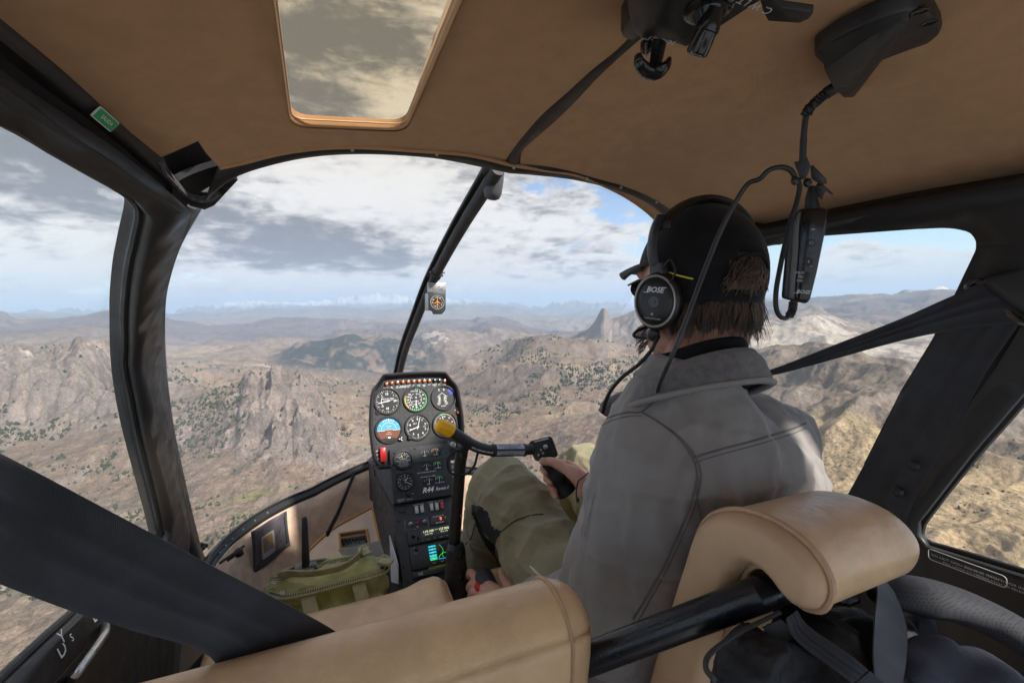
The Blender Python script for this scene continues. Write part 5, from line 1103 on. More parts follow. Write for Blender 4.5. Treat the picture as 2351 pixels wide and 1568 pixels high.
# ---- front left seat
SL = thing('seat', 'empty tan leather seat in the left foreground, its back top crossed by a black belt', 'seat', (-.26, .6, -1.0), 'front seats')
def arcpts(c, r, a0, a1, n): return [(c[0] + r * math.cos(R(a0 + (a1 - a0) * i / n)), c[1] + r * math.sin(R(a0 + (a1 - a0) * i / n))) for i in range(n + 1)]
def seat_loft(ol, xs, ins, nz=.0):
    secs = []; 
    for x, d in zip(xs, ins):
        sec = []
        for (y, z) in inset(ol, d): sec.append(V((x, y, z)))
        secs.append(sec)
    return loft(secs)
olb = [(.545, -.80), (.487, -.45)] + arcpts((.425, -.362), .052, 10, 170, 12) + [(.382, -.45), (.44, -.80)]
olb = [(p.x, p.y) for p in cat([V((a, b, 0)) for a, b in olb], 2)]
def nrm(ol): 
    ar = sum(ol[i][0] * ol[(i + 1) % len(ol)][1] - ol[(i + 1) % len(ol)][0] * ol[i][1] for i in range(len(ol))); return ol if ar > 0 else ol[::-1]
olb = nrm(olb)
def pillow(x0, x1, e=.035, n=6):
    xs = []; ds = []
    for i in range(n + 1): a = math.pi / 2 * i / n; xs.append(x0 + e * (1 - math.sin(a))); ds.append(e * .8 * (1 - math.cos(a)))
    left = list(zip(xs, ds)); left.reverse()                      # from the end inwards
    L_ = [(x0 + e * (1 - math.cos(math.pi / 2 * i / n)), e * .9 * (1 - math.sin(math.pi / 2 * i / n))) for i in range(n + 1)]
    Rr = [(x1 - (x - x0), d) for x, d in reversed(L_)]
    mid = [(x0 + e + (x1 - x0 - 2 * e) * k / 14, 0) for k in range(1, 14)]
    al = L_ + mid + Rr; return [a for a, b in al], [b for a, b in al]
xs, ds = pillow(-.515, -.012, .040)
back = add(seat_loft(olb, xs, ds), 'backrest', M['leather'], SL, smooth=180)
sm = [V((-.052, y, z)) for y, z in inset(olb, -.0012)]; add(tube(sm, .0022, 6, True), 'seam', M['piping'], back)
olc = nrm([(p.x, p.y) for p in cat([V((a, b, 0)) for a, b in [(.52, -.72), (.55, -.66), (.70, -.650), (.86, -.638)] + arcpts((.955, -.690), .062, 95, -60, 8) + [(.93, -.80), (.52, -.80)]], 2)])
xs2, ds2 = pillow(-.50, -.022, .030)
cu = seat_loft(olc, xs2, ds2); cu = ([V((p.x, p.y, p.z + .018 * math.exp(-((p.x + .062) / .045) ** 2) * (1 if p.z > -.76 else 0))) for p in cu[0]], cu[1])
cus = add(cu, 'cushion', M['leather'], SL, smooth=180)
add(tube([V((-.112, y, z)) for y, z in inset(olc, -.0004)], .0015, 6, True), 'seam', M['piping'], cus)
add(tube([V((-.030, y, z + .007)) for y, z in inset(olc, .006)], .003, 6, True), 'piping', M['piping'], cus)
# ---- pilot's seat, its top rolled back over the cross tube
SR = thing('seat', 'pilot seat in tan leather with a thick rolled top hooked over the black cross tube', 'seat', (.30, .6, -1.0), 'front seats')
hk = [(.52, -.80), (.455, -.52), (.418, -.38), (.398, -.31), (.378, -.250), (.344, -.220), (.304, -.209), (.268, -.212), (.244, -.226), (.234, -.246), (.240, -.269), (.256, -.278), (.272, -.273), (.286, -.264), (.302, -.262), (.316, -.272), (.326, -.30), (.345, -.38), (.365, -.48), (.43, -.80)]
hk = nrm([(p.x, p.y) for p in cat([V((a, b, 0)) for a, b in hk], 4)])
xs3, ds3 = pillow(.112, .300, .030, 6); ds3 = [d * .55 for d in ds3]
n_l = 6
secs = [[V((x, y, z)) for y, z in inset(hk, d)] for x, d in zip(xs3, ds3)]
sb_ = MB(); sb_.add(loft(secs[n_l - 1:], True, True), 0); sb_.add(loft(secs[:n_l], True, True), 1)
sbk = sb_.obj('backrest', [M['leather'], M['leather_shaded']], SR, smooth=180)
add(tube([V((.1335, y, z)) for y, z in inset(hk, -.0006)], .0034, 8, True), 'piping', M['piping'], sbk)
add(seat_loft(olc, *pillow(.06, .55, .03)), 'cushion', M['leather'], SR, smooth=180)
# ---- belts
def belt(name, label, A, B, mats, th=.0014, n=60, twist=None): 
    return band(A, B, th, n, prof=[(0, 0), (.05, .0012), (.10, .0004), (.30, .0006), (.33, .0018), (.40, .0018), (.43, .0004), (.57, .0004), (.60, .0018), (.67, .0018), (.70, .0006), (.90, .0004), (.95, .0012), (1, 0)])
# left front passenger's belt, running past the lens and over the seat top
BA = [PX(-420, 860, -.455), PX(-180, 960, -.475), PX(0, 1040, -.485), PY(250, 1172, .430), PY(500, 1306, .452), PY(764, 1446, .478), V((-.245, .50, -.40))]
BB = [PX(-420, 1190, -.455), PX(-180, 1272, -.475), PX(0, 1341, -.485), PY(160, 1401, .420), PY(300, 1446, .432), PY(488, 1512, .456), V((-.385, .49, -.40))]
t = thing('seat_belt', 'broad black shoulder belt slanting past the lens to the left front seat', 'seat belt', (-.5, .4, -.15), 'shoulder belts')
add(belt('', '', BA, BB, None), 'webbing', M['belt'], t, smooth=60)
# pilot's belt: loop on the slanted post, one run to the shoulder, one run down the post
t = thing('seat_belt', 'black shoulder belt from the slanted right post to the pilot, through a metal loop', 'seat belt', (.56, .33, .02), 'shoulder belts')
PA = [PX(2352, 640, .56), PX(2262, 648, .545), PX(2180, 682, .535), PX(2060, 735, .52), PX(1900, 798, .50), PX(1800, 838, .485), PX(1745, 858, .47), PX(1690, 880, .45)]
PB = [PX(2352, 742, .56), PX(2290, 745, .545), PX(2155, 764, .535), PX(2040, 790, .52), PX(1890, 832, .505), PX(1800, 856, .492), PX(1745, 868, .478), PX(1690, 895, .455)]
add(belt('', '', PA, PB, None), 'webbing', M['belt'], t, smooth=60)
DA = [PX(2240, 700, .556), PX(2160, 770, .575), PX(2090, 880, .585), PX(2020, 1000, .588), PX(1960, 1110, .588), PX(1910, 1200, .585)]
DB = [PX(2352, 725, .556), PX(2300, 800, .575), PX(2250, 880, .585), PX(2180, 1010, .588), PX(2110, 1130, .588), PX(2070, 1220, .585)]
add(belt('', '', DA, DB, None), 'webbing', M['belt'], t, smooth=60)
lp = [PX(u, v, .552) for u, v in [(2262, 652), (2243, 645), (2228, 652), (2225, 664), (2300, 705), (2330, 732), (2352, 742), (2380, 740), (2380, 700), (2300, 655)]]
add(tube(cat(lp, 4, True), .0042, 8, True), 'loop', pmat('dark_steel', (.16, .16, .165), .3, .5, .9, var=.1), t)
cv = slab([(2254, 652), (2262, 640), (2280, 633), (2325, 624), (2340, 600), (2352, 560), (2420, 560), (2420, 735), (2352, 722), (2300, 690)], PX(2310, 670, .552), (-.85, -.45, .15), .012, .006, .004)
add(cv, 'anchor_cover', M['trim_soft'], t, smooth=50)
kn = MB()
for u, v in ((2063, 1128), (2100, 1068)): kn = MB(); kn.add(lathe(PX(u, v, .580), (-1, -.2, 0), [(.0085, 0), (.0085, .004), (.006, .007), (.002, .008)], 12)); kn.obj('bolt', M['trim'], t)
# ---- cyclic stick with its T bar
CY = thing('cyclic_stick', 'black control stick with a leather boot and a bent bar tipped in bright yellow', 'control stick', (0, .97, -.95))
st = [PX(1062, 1030, .002), PX(1056, 1065, .002), PX(1050, 1150, .002), PX(1044, 1240, .002)]
d = (st[3] - st[1]).normalized(); st.append(st[3] + d * .12)
add(tube(st, .0140, 20), 'stick', M['black_plastic'], CY)
TB = [PY(1009, 977, .905), PY(1028, 985, .905), PY(1056, 1003, .905), PY(1085, 1021, .905), PY(1108, 1030, .905), PY(1132, 1034, .905), PY(1170, 1034, .905), PY(1222, 1031, .905)]
TBs = cat(TB, 6); add(tube(TBs, .0126, 18), 'cross_bar', M['black_plastic'], CY)
cp = resample([TB[0] + (TB[0] - TB[1]).normalized() * .007, TB[0], TB[1], TB[1].lerp(TB[2], .35)], 12); fr_ = [.010, .0138, .0153, .0158] + [.0158] * 6 + [.0156, .0140]
add(tube(cp, fr_, 8), 'yellow_cap', pmat('yellow_rubber', (.95, .47, .004), .5, .4, var=.06), CY, smooth=35)
w = V((.163 - .09, 0, 0)); la, lb_ = PY(1128, 1034, .905), PY(1205, 1033, .905); axb = lb_ - la; LL = axb.length
sv = MB().add(lathe(la, axb, [(.0126, 0), (.0146, .0005), (.0146, .006), (.0139, .0065), (.0139, LL - .004), (.0146, LL - .0035), (.0146, LL), (.0126, LL + .0005)], 20)); sv.obj('sleeve', M['trim_soft'], CY)
fx = axb.normalized(); fz = (CAM - la); fz = (fz - fx * fz.dot(fx)).normalized(); fy = fz.cross(fx)
pl = MB()
for a0, a1, mi in ((12, 62, 0), (-50, -6, 0)):
    v = []; f = []
    for i in range(9):
        a = R(a0 + (a1 - a0) * i / 8); q = fz * math.cos(a) + fy * math.sin(a)
        v += [la + fx * .009 + q * .0142, la + fx * (LL - .007) + q * .0142]
    f = [(2 * i, 2 * i + 1, 2 * i + 3, 2 * i + 2) for i in range(8)]; pl.add((v, f), mi)
def tubetxt(s, along, ang, size, mi): q = fz * math.cos(R(ang)) + fy * math.sin(R(ang)); return text(s, la + fx * along + q * .0144, fx, (fy * math.cos(R(ang)) - fz * math.sin(R(ang))), size, .0002)
for s, a in (('MAXIMUM SPEED VNE KIAS', 50), ('DO NOT EXCEED LIMITS', 34), ('NO SMOKING', 20), ('MINIMUM SOLO PILOT WEIGHT', -14), ('150 LB', -28), ('ROTOR RPM 101 TO 102', -42)): pl.add(tubetxt(s, LL * .5, a, .0046, 1), 1)
pl.obj('placard', [pmat('silver_placard', (.40, .44, .52), .4, .5, var=.1, vscale=80), M['dial']], CY, smooth=0, recalc=False)
lt = MB(); s = 'LOW-G PUSHOVERS PROHIBITED'; P = resample(TBs, 200); i0, i1 = 72, 122
for k, ch in enumerate(s):
    if ch == ' ': continue
    i = int(i0 + (i1 - i0) * k / len(s)); tx = (P[i + 2] - P[i - 2]).normalized(); zz_ = (CAM - P[i]); zz_ = (zz_ - tx * zz_.dot(tx)).normalized(); yy_ = zz_.cross(tx); q = (zz_ * .92 - yy_ * .39).normalized()
    lt.add(text(ch, P[i] + q * .0129, tx, q.cross(tx), .0055, .0002, bold=.01))
lt.obj('lettering', M['mark'], CY, smooth=0)
hinge = MB().add(lathe(PX(1066, 1022, .002) + V((0, .012, 0)), (0, -1, 0), [(.012, 0), (.012, .022), (.008, .026), (.002, .027)], 16)).add(box(PX(1064, 1035, .002), (.016, .02, .03), bev=.004)); hinge.obj('hinge', M['trim'], CY)
wl = [PY(u, v, .90) for u, v in [(1066, 1037), (1046, 1036), (1030, 1050), (1029, 1075), (1044, 1090), (1070, 1088), (1088, 1070), (1097, 1040)]]
add(tube(cat(wl, 6), .0030, 8), 'wire_loop', M['rubber'], CY)
# switch head and grip held by the pilot
GO = PY(1240, 1034, .893); gn = V((-.35, -.85, .42)).normalized()
hd = MB().add(slab([(1214, 1018), (1218, 1012), (1262, 1001), (1268, 1004), (1281, 1040), (1280, 1046), (1236, 1056), (1230, 1053)], GO, gn, .002, .003, .030), 0).add(slab([(1224, 1023), (1260, 1014), (1273, 1039), (1270, 1044), (1238, 1050), (1233, 1047)], GO, gn, .0035, .001, 0), 1)
for u, v, r in ((1241, 1034, .0035), (1246, 1041, .0035), (1252, 1026, .0055), (1236, 1045, .0033)): hd.add(lathe(PF(u, v, GO + gn * .0035, gn), gn, [(r, 0), (r, .003), (r * .6, .005), (r * .5, .009), (r * .2, .0095)], 10), 2)
hd.add(slab([(1226, 1013), (1258, 1005), (1259, 1008), (1227, 1016)], GO, gn, .0025, 0, 0), 3)
hd.obj('switch_head', [M['black_plastic'], M['trim'], M['steel'], M['white_dim']], CY)
GP0, GP1, GP2 = PY(1254, 1052, .888), PY(1276, 1092, .876), PY(1302, 1132, .862)
gp = cat([GP0, GP0.lerp(GP1, .5), GP1, GP1.lerp(GP2, .5), GP2], 4); n_ = len(gp)
add(tube(gp, [.0145 + .0055 * (i / (n_ - 1)) ** 1.2 + .002 * math.sin(i * .9) for i in range(n_)], 18), 'grip', pmat('black_rubber_grip', (.014, .014, .015), .6, .35, var=.15, vscale=40, bump=[('n', 900, .3, .0008)]), CY)
add(lathe(PY(1247, 1056, .886), (-.6, -.5, -.5), [(.0045, 0), (.0045, .008), (.003, .010)], 12), 'trigger', M['red_plastic'], CY)
# leather boot with snaps
b0, b1 = PX(1046, 1248, .002), PX(1050, 1400, .004); bt = resample([b0, b0.lerp(b1, .3), b1], 14)
rr_ = [.0185, .0225, .0235, .0240, .0250, .0262, .0275, .029, .0305, .032, .034, .036, .038, .040]
bo = add(tube(bt, rr_, 20), 'boot', pmat('black_leather_boot', (.018, .018, .019), .45, .45, var=.1, bump=[('v', 300, .2, .001), ('n', 45, .6, .012)]), CY, smooth=180)
sn = MB()
for k in (2, 6, 10): 
    c = bt[k]; dr_ = (CAM - c); dr_.z = 0; dr_ = (dr_.normalized() + V((.35, 0, .2))).normalized(); sn.add(lathe(c + dr_ * (rr_[k] - .001), dr_, [(.0075, 0), (.0072, .0015), (.005, .0028), (.001, .0032)], 14))
    sn.obj('snap', M['gloss_black'], bo); sn = MB()
lt = MB(); q = PX(1057, 1178, .002)
for s, dv in (('ON', 0), ('OFF', -.034)): lt.add(text(s, q + V((0, -.0145, dv)), V((.93, -.36, 0)), V((0, 0, 1)), .006, .0006))
lt.obj('lettering', M['mark'], CY, smooth=0)
# ---- collective lever between the seats
CO = thing('collective_lever', 'dark rounded lever between the seats under the pilot left hand', 'control lever', (.06, .6, -.9))
C0, C1 = V((.070, .70, -.690)), V((.046, .925, -.598)); ax = (C1 - C0).normalized()
add(tube([C0 - ax * .2, C0 + ax * .06, C0 + ax * .065, C1 - ax * .012, C1 - ax * .004, C1], [.012, .012, .0215, .0215, .018, .006], 18), 'grip', M['grey_plastic'] if 0 else pmat('dark_grey_grip', (.030, .030, .031), .55, .4, var=.1, bump=[('n', 800, .3, .0006)]), CO)
add(box(C1 - ax * .02 + V((-.022, -.01, -.02)), (.012, .05, .02), rot_to(ax), .003), 'switch_box', M['red_plastic'], CO)
# ---- magnetic compass on the centre post
CMo = PY(1003, 690, 1.195); x0, x1 = PY(984, 690, 1.195).x, PY(1023, 690, 1.195).x; zt, zb = PY(1003, 673, 1.195).z, PY(1003, 715, 1.195).z; cw = x1 - x0; cx = (x0 + x1) / 2; cz = (zt + zb) / 2; chh = zt - zb
CM = thing('magnetic_compass', 'small boxy compass with an orange aircraft outline, clamped to the centre post', 'compass', (cx, 1.22, zb))
q = [(-cw / 2, chh / 2), (-cw / 2, -chh / 2 + .004), (-cw * .30, -chh / 2), (-cw * .22, -chh / 2 - .008), (cw * .25, -chh / 2 - .008), (cw * .40, -chh / 2 - .001), (cw / 2, -chh / 2 + .006), (cw / 2, chh / 2)]
cb = MB().add(prism(q[::-1], (cx, 1.195, cz), (1, 0, 0), (0, 0, 1), (0, -1, 0), .002, .001, -.004), 0).add(box((cx - .0005, 1.217, cz + .001), (cw + .001, .040, chh - .002), bev=.002), 1)
cb.obj('case', [M['panel'], M['dull_alu']], CM, smooth=30)
FC = Fr((cx, 1.1925, cz), (0, 0, 1)); dm = MB().add(lathe(FC.at(0, 0), FC.ez, [(cw * .44, 0), (cw * .44, .0006)], 32), 0); r = cw * .43
ticks(dm, FC, (0, 0), range(0, 360, 10), r * .84, r * .98, .0007, 1, .0008)
nums(dm, FC, (0, 0), [('30', 0), ('33', 32), ('3', 95), ('6', 120), ('12', 182), ('15', 212), ('21', 265), ('24', 300)], r * .64, r * .24, 1, .0008); nums(dm, FC, (0, 0), [('W', -25), ('N', 62), ('E', 150), ('S', 238)], r * .64, r * .24, 5, .0008)
for a, b, w_, h_, an in ((0, .02, .10, .85, 0), (-.2, -.02, .50, .10, .7), (.2, -.02, .50, .10, -.7), (0, -.38, .34, .08, 0)): dm.add(quad(FC.o, EX, FC.ey, r * a, r * b, r * w_, r * h_, an, .0011), 5)
dm.obj('dial', DP, CM, smooth=0, recalc=False)
zt2 = PY(1003, 650, 1.195).z; pc = MB().add(box((cx, 1.200, (zt + zt2) / 2 + .001), (cw + .002, .012, zt2 - zt), bev=.001), 0)
for k in range(3): pc.add(text(('FOR  N  30  60  E  120  150', 'STEER 1 31 61 90 121 151', 'RDO ON  DATE')[k], (cx, 1.194, zt2 - .005 - .006 * k), EX, V((0, 0, 1)), .0042, .0004), 1)
pc.obj('correction_card', [M['dull_alu'], M['dial']], CM, smooth=30)
add(box((cx - .012, 1.232, zt + .008), (.012, .03, .03), bev=.002), 'mount', M['trim'], CM)
# ---- overhead console with map light and hook
OV = thing('overhead_console', 'black overhead switch box with a swivel map light and coat hook on the headliner', 'switch box', (.02, .26, .25))
zo = .212; o = V((0, .28, zo))
main = [(1452, 76), (1470, 92), (1553, 105), (1574, 112), (1600, 98), (1658, 63), (1743, 8), (1800, -40), (1700, -140), (1480, -120), (1440, 20)]
add(slab(main, o, (0, 0, -1), 0, .003, .060), 'housing', M['black_plastic'], OV, smooth=35)
add(slab([(1426, 40), (1430, 52), (1455, 62), (1500, 20), (1520, -60), (1470, -40)], V((0, .3, .262)), (0, 0, -1), .014, .003, .02), 'flange', M['black_plastic'], OV, smooth=35)
lt = MB()
ex_ = V((-.75, .35, 0)).normalized()
def ovtext(s, u, v, size, u2, v2):
    p = PZ(u, v, zo - .0004); q = PZ(u2, v2, zo - .0004); exx = (q - p).normalized(); return text(s, p, exx, V((0, 0, -1)).cross(exx), size, .0006, bold=.008)
lt.add(ovtext('MAP LT', 1518, 92, .0075, 1488, 86)).add(ovtext('C. W LT', 1735, 12, .0085, 1705, 0)); lt.obj('lettering', M['white_dim'], OV, smooth=0)
lo = PZ(1627, 18, zo); add(lathe(lo, (0, 0, -1), [(.0165, 0), (.0165, .002), (.0145, .0035), (.0105, .004), (.008, .010), (.003, .012)], 24), 'swivel_base', M['gloss_black'], OV)
la_, lc_ = PZ(1634, 42, .196), PZ(1598, 128, .178); axl = lc_ - la_; LL = axl.length
add(lathe(la_, axl, [(.004, -.006), (.0062, 0), (.0078, .004), (.0080, LL * .33), (.0072, LL * .36), (.0074, LL * .92), (.0066, LL * .99), (.0056, LL), (.0050, LL * .9)], 20), 'map_light', M['gloss_black'], OV)
zk = .195; hk_ = cat([PZ(1464, 128, zk), PZ(1468, 146, zk - .006), PZ(1484, 163, zk - .010), PZ(1499, 169, zk - .011), PZ(1518, 162, zk - .010), PZ(1530, 152, zk - .006), PZ(1535, 140, zk)], 5)
hm_ = MB().add(tube(hk_, [.0022 + .0022 * math.sin(math.pi * i / (len(hk_) - 1)) for i in range(len(hk_))], 10, flat=1.5)).add(tube([PZ(1514, 96, .208), PZ(1508, 130, .198), PZ(1500, 164, zk - .010)], [.0062, .0058, .0045], 10, flat=.6)); hm_.obj('hook', M['gloss_black'], OV)
add(tube([PZ(1484, 100, .206), PZ(1484, 128, .196)], .0011, 8), 'toggle', M['steel'], OV)
add(lathe(PZ(1484, 98, .212), (0, 0, -1), [(.0045, 0), (.0045, .006), (.0035, .007)], 12), 'toggle_base', M['gloss_black'], OV)
add(slab([(1744, -12), (1752, 20), (1764, 43), (1836, 48), (1858, 38), (1867, 27), (1866, 22), (1796, 12), (1782, -2), (1775, -20)], V((0, .26, .222)), (0, .1, -1), .002, .0008, .003), 'tongue', M['black_plastic'], OV, smooth=35)
# ---- headset jack housing on the headliner
JH = thing('jack_housing', 'black teardrop headset socket hood screwed to the headliner above the pilot', 'socket', (.14, .24, .24))
def c3(x, y): return (1700 + x / 2.7305) * .918, y / 2.7305 * .918
bo_ = [c3(*p) for p in [(918, 345), (930, 318), (1080, 215), (1250, 130), (1440, 55), (1560, 25), (1640, 18), (1700, 38), (1740, 75), (1780, 115), (1792, 150), (1775, 195), (1700, 262), (1560, 360), (1420, 440), (1300, 540), (1240, 588), (1180, 570), (1000, 430)]]
jo = PRF(*c3(1350, 300)); jn = V((.1, .03, -1))
bp2, jo, jx, jy, jn = pxp(bo_, jo + V((0, 0, -.001)), jn)
add(prism(bp2, jo, jx, jy, jn, .006, .0025, -.01), 'base', M['black_plastic'], JH, smooth=50)
T_, O1_, O2_, O3_ = [PF(*c3(*p), jo + jn * .006, jn) for p in [(1570, 105), (965, 325), (1110, 470), (1215, 560)]]
secs = []
dirT = T_; wv = (O3_ - O1_); 
for k in range(9):
    s = k / 8; ctr = T_.lerp((O1_ + O3_) / 2, s); w_ = .006 + (wv.length * .5 - .006) * s ** .8; h_ = .003 + .024 * s ** 1.1; wd = wv.normalized()
    secs.append([ctr + wd * (-w_) , ctr + wd * (-w_ * .82) + jn * h_ * .62, ctr + wd * (-w_ * .3) + jn * h_, ctr + wd * (w_ * .25) + jn * h_, ctr + wd * (w_ * .8) + jn * h_ * .7, ctr + wd * w_])
add(loft(secs), 'hood', M['black_plastic'], JH, smooth=35)
sc_ = MB()
for p in ((1640, 82), (1705, 160)): sc_ = MB().add(lathe(PF(*c3(*p), jo + jn * .006, jn), jn, [(.0062, 0), (.0062, .0006), (.0045, .0008), (.0040, -.003), (.0, -.003)], 14)); sc_.obj('screw_recess', M['gloss_black'], JH)
# ---- headset: control box hanging on its cable
CB_ = thing('headset_controller', 'black inline control box with buttons hanging on its cable before the right window', 'control box', (.2, .33, .0))
def c8(x, y): return (1900 + x / 3.408) * .918, (360 + y / 3.408) * .918
bc = PY(*c8(400, 950), .335); bn_ = rad(bc); bn_ = (bn_ + V((.18, -.05, .05))).normalized()
ob_ = [c8(*p) for p in [(360, 548), (560, 540), (586, 560), (590, 600), (584, 680), (540, 860), (490, 1100), (432, 1330), (415, 1352), (390, 1362), (300, 1345), (216, 1322), (208, 1300), (216, 1200), (245, 880), (285, 640), (315, 580)]]
fb_ = [c8(*p) for p in [(385, 556), (555, 552), (578, 575), (578, 650), (535, 850), (486, 1090), (428, 1322), (412, 1340), (312, 1330), (300, 1310), (318, 1100), (335, 900), (345, 700), (365, 590)]]
lf_ = [c8(*p) for p in [(322, 590), (352, 580), (334, 700), (328, 900), (305, 1150), (293, 1322), (246, 1315), (262, 1100), (280, 850), (295, 680)]]
add(slab(ob_, bc, bn_, .0, .005, .022), 'case', M['black_plastic'], CB_, smooth=50)
add(slab(fb_, bc, bn_, .003, .002, .004), 'face', M['gloss_black'], CB_, smooth=50)
add(slab(lf_, bc, bn_, .0025, .001, .004), 'side_stripe', M['grey_plastic'], CB_, smooth=50)
fo = bc + bn_ * .003
dn_ = (PF(*c8(340, 1250), fo, bn_) - PF(*c8(440, 760), fo, bn_)).normalized(); fey = -dn_; fex = fey.cross(bn_)
for p, r in (((440, 845), .0042), ((412, 1005), .0048)): add(lathe(PF(*c8(*p), fo, bn_), bn_, [(r, 0), (r, .0008), (r * .9, .0014), (0.0003, .0014)], 18), 'button', M['trim_soft'], CB_)
lt = MB(); q = PF(*c8(440, 845), fo, bn_); lt.add(tube([q + bn_ * .0016 + (fex * math.sin(R(a)) + fey * math.cos(R(a))) * .0019 for a in range(40, 321, 20)], .00028, 5)).add(tube([q + bn_ * .0016, q + bn_ * .0016 + fey * .0023], .00028, 5))
q = PF(*c8(414, 1005), fo, bn_); lt.add(tube([q + bn_ * .0016 + fex * a + fey * b for a, b in ((-.0009, .001), (.0009, -.0008), (0, -.0018), (0, .0018), (.0009, .0008), (-.0009, -.001))], .0002, 4))
for s, p in (('MUTE', (350, 1102)), ('MIX', (355, 1135)), ('OFF', (345, 1168))): lt.add(text(s, PF(*c8(*p), fo, bn_), fex, fey, .0042, .0004))
q = PF(*c8(368, 1262), fo, bn_); lt.add(text('BOSE', q, fex, fey, .0058, .0004, bold=.03, shear=.3)).add(quad(q, fex, fey, -.0065, -.002, .005, .0006, 0, .0004)).add(quad(q, fex, fey, .0072, .002, .005, .0006, 0, .0004)).add(quad(q, fex, fey, .003, .03, .0022, .001, 0, .0))
q = PF(*c8(456, 730), fo, bn_); lt.add(quad(q, fex, fey, 0, 0, .0036, .0011, 0, .0004)); lt.obj('lettering', M['white_dim'], CB_, smooth=0)
for p in ((448, 768), (428, 937)): add(ball(PF(*c8(*p), fo, bn_), .0014, 8), 'light', M['grey_plastic'], CB_)
q = PF(*c8(398, 1145), fo, bn_); add(prism(rrect(.0055, .014, .001, 2), q, fex, fey, bn_, .0012, .0004), 'slider', M['black_plastic'], CB_)
gl_ = MB()
# cable from the socket down to the clip, strain reliefs, and the loops
cab = [PF(*c3(1150, 545), jo + jn * .016, jn), PY(*c3(1080, 590), .290), PY(*c3(1000, 640), .297), PY(*c3(940, 690), .303), PY(*c3(880, 750), .309), PY(*c3(858, 820), .314), PY(*c3(845, 950), .320), PY(*c3(838, 1100), .325)]
cc_ = cat(cab, 6); nn_ = len(cc_); rads = []
for i in range(nn_):
    s = i / (nn_ - 1); rads.append(.0062 if s < .30 else (.0058 if int(s * 40) % 2 else .0048) if s < .66 else (.0030 if s < .85 else .0034))
CAB = thing('headset_cable', 'black headset cable looping from the roof socket over the pilot cap to his chest', 'cable', (.16, .3, .2))
add(tube(cc_, rads, 12), 'plug_lead', M['rubber'], CAB, smooth=50)
c1_ = [PY(*c8(300, 280), .330), PY(*c8(260, 225), .332), PY(*c8(180, 200), .336), PY(*c8(80, 225), .342), PY(*c8(0, 300), .350), PY(1715, 425, .365), PY(1680, 480, .38), PY(1650, 540, .392), PY(1620, 615, .400), PY(1592, 690, .404), PY(1570, 750, .408), PY(1548, 805, .414), PY(1530, 845, .425), PY(1515, 880, .45), PY(1508, 905, .47)]
add(tube(cat(c1_, 6), .0028, 10), 'long_lead', M['rubber'] if 0 else pmat('grey_black_cable', (.022, .022, .023), .45, .45, var=.1), CAB)
c2_ = [PY(*c8(320, 300), .330), PY(*c8(340, 370), .331), PY(*c8(315, 500), .333), PY(*c8(265, 660), .336), PY(*c8(210, 880), .338), PY(*c8(165, 1100), .338), PY(*c8(140, 1250), .338), PY(*c8(138, 1380), .338), PY(*c8(165, 1460), .338), PY(*c8(215, 1485), .338), PY(*c8(262, 1450), .338), PY(*c8(282, 1400), .338), PY(*c8(286, 1345), .340)]
cc2 = cat(c2_, 6); add(tube(cc2, [.0027 if i < len(cc2) * .80 else (.0050 if i % 2 else .0040) for i in range(len(cc2))], 10), 'loop_lead', M['rubber'], CAB, smooth=50)
add(tube([PY(*c8(440, 360), .335), PY(*c8(440, 450), .335), PY(*c8(448, 555), .336)], [.0030, .0058, .0078], 12), 'strain_relief', M['rubber'], CAB)
clp = MB().add(slab([c8(*p) for p in [(290, 150), (305, 155), (365, 145), (380, 105), (405, 115), (435, 190), (395, 300), (345, 308)]], PY(*c8(360, 220), .326), rad(PY(*c8(360, 220), .326)), .002, .0008, .006)).add(slab([c8(*p) for p in [(430, 190), (455, 182), (570, 300), (572, 340), (520, 350), (440, 300)]], PY(*c8(500, 260), .334), rad(PY(*c8(500, 260), .334)), .002, .001, .010)).add(slab([c8(*p) for p in [(500, 330), (540, 345), (625, 425), (622, 438), (560, 405), (530, 480), (470, 430), (465, 370)]], PY(*c8(540, 390), .337), rad(PY(*c8(540, 390), .337)), .002, .0008, .004)).add(ball(PY(*c8(408, 332), .328), (.0052, .004, .0052), 10)).add(ball(PY(*c8(300, 315), .327), (.0042, .004, .005), 10))
clp.obj('cable_clip', M['black_plastic'], CAB, smooth=40)
# ---- green bag in front of the left seat with a handheld radio in it
BG = thing('bag', 'olive green zipped field bag with a webbing handle before the left seat', 'bag', (-.28, 1.08, -1.0))
M['olive'] = pmat('olive_nylon', (.32, .30, .10), .62, .3, var=.18, vscale=14, bump=[('w', 2400, .3, .0006), ('n', 30, .55, .012)], sheen=.15)
M['olive_web'] = pmat('olive_webbing', (.36, .32, .18), .75, .25, var=.15, vscale=30, bump=[('w', 3000, .4, .0006)])
M['olive_dark'] = pmat('dark_olive', (.055, .055, .02), .7, .3, var=.15)
FL, FRr, BR, BL = PZ(634, 1378, -.612), PZ(897, 1312, -.612), PZ(852, 1258, -.612), PZ(598, 1312, -.612)
def bagp(s, t, h): # s left-right, t front-back, h height offset
    p = FL.lerp(FRr, s).lerp(BL.lerp(BR, s), t); return V((p.x, p.y, p.z + h))
sb = MB(); secs = []
for h, k in ((-.36, .93), (-.30, 1.03), (-.2, 1.06), (-.1, 1.05), (-.03, 1.02), (-.008, .94), (.004, .80), (.008, .5)):
    sec = []
    for a in range(28):
        q = 2 * math.pi * a / 28; c_, s_ = math.cos(q), math.sin(q); e = .38; sec.append(bagp(.5 + .5 * k * math.copysign(abs(c_) ** e, c_), .5 + .5 * k * math.copysign(abs(s_) ** e, s_), h))
    secs.append(sec)
sb.add(loft(secs)); 
pf = []
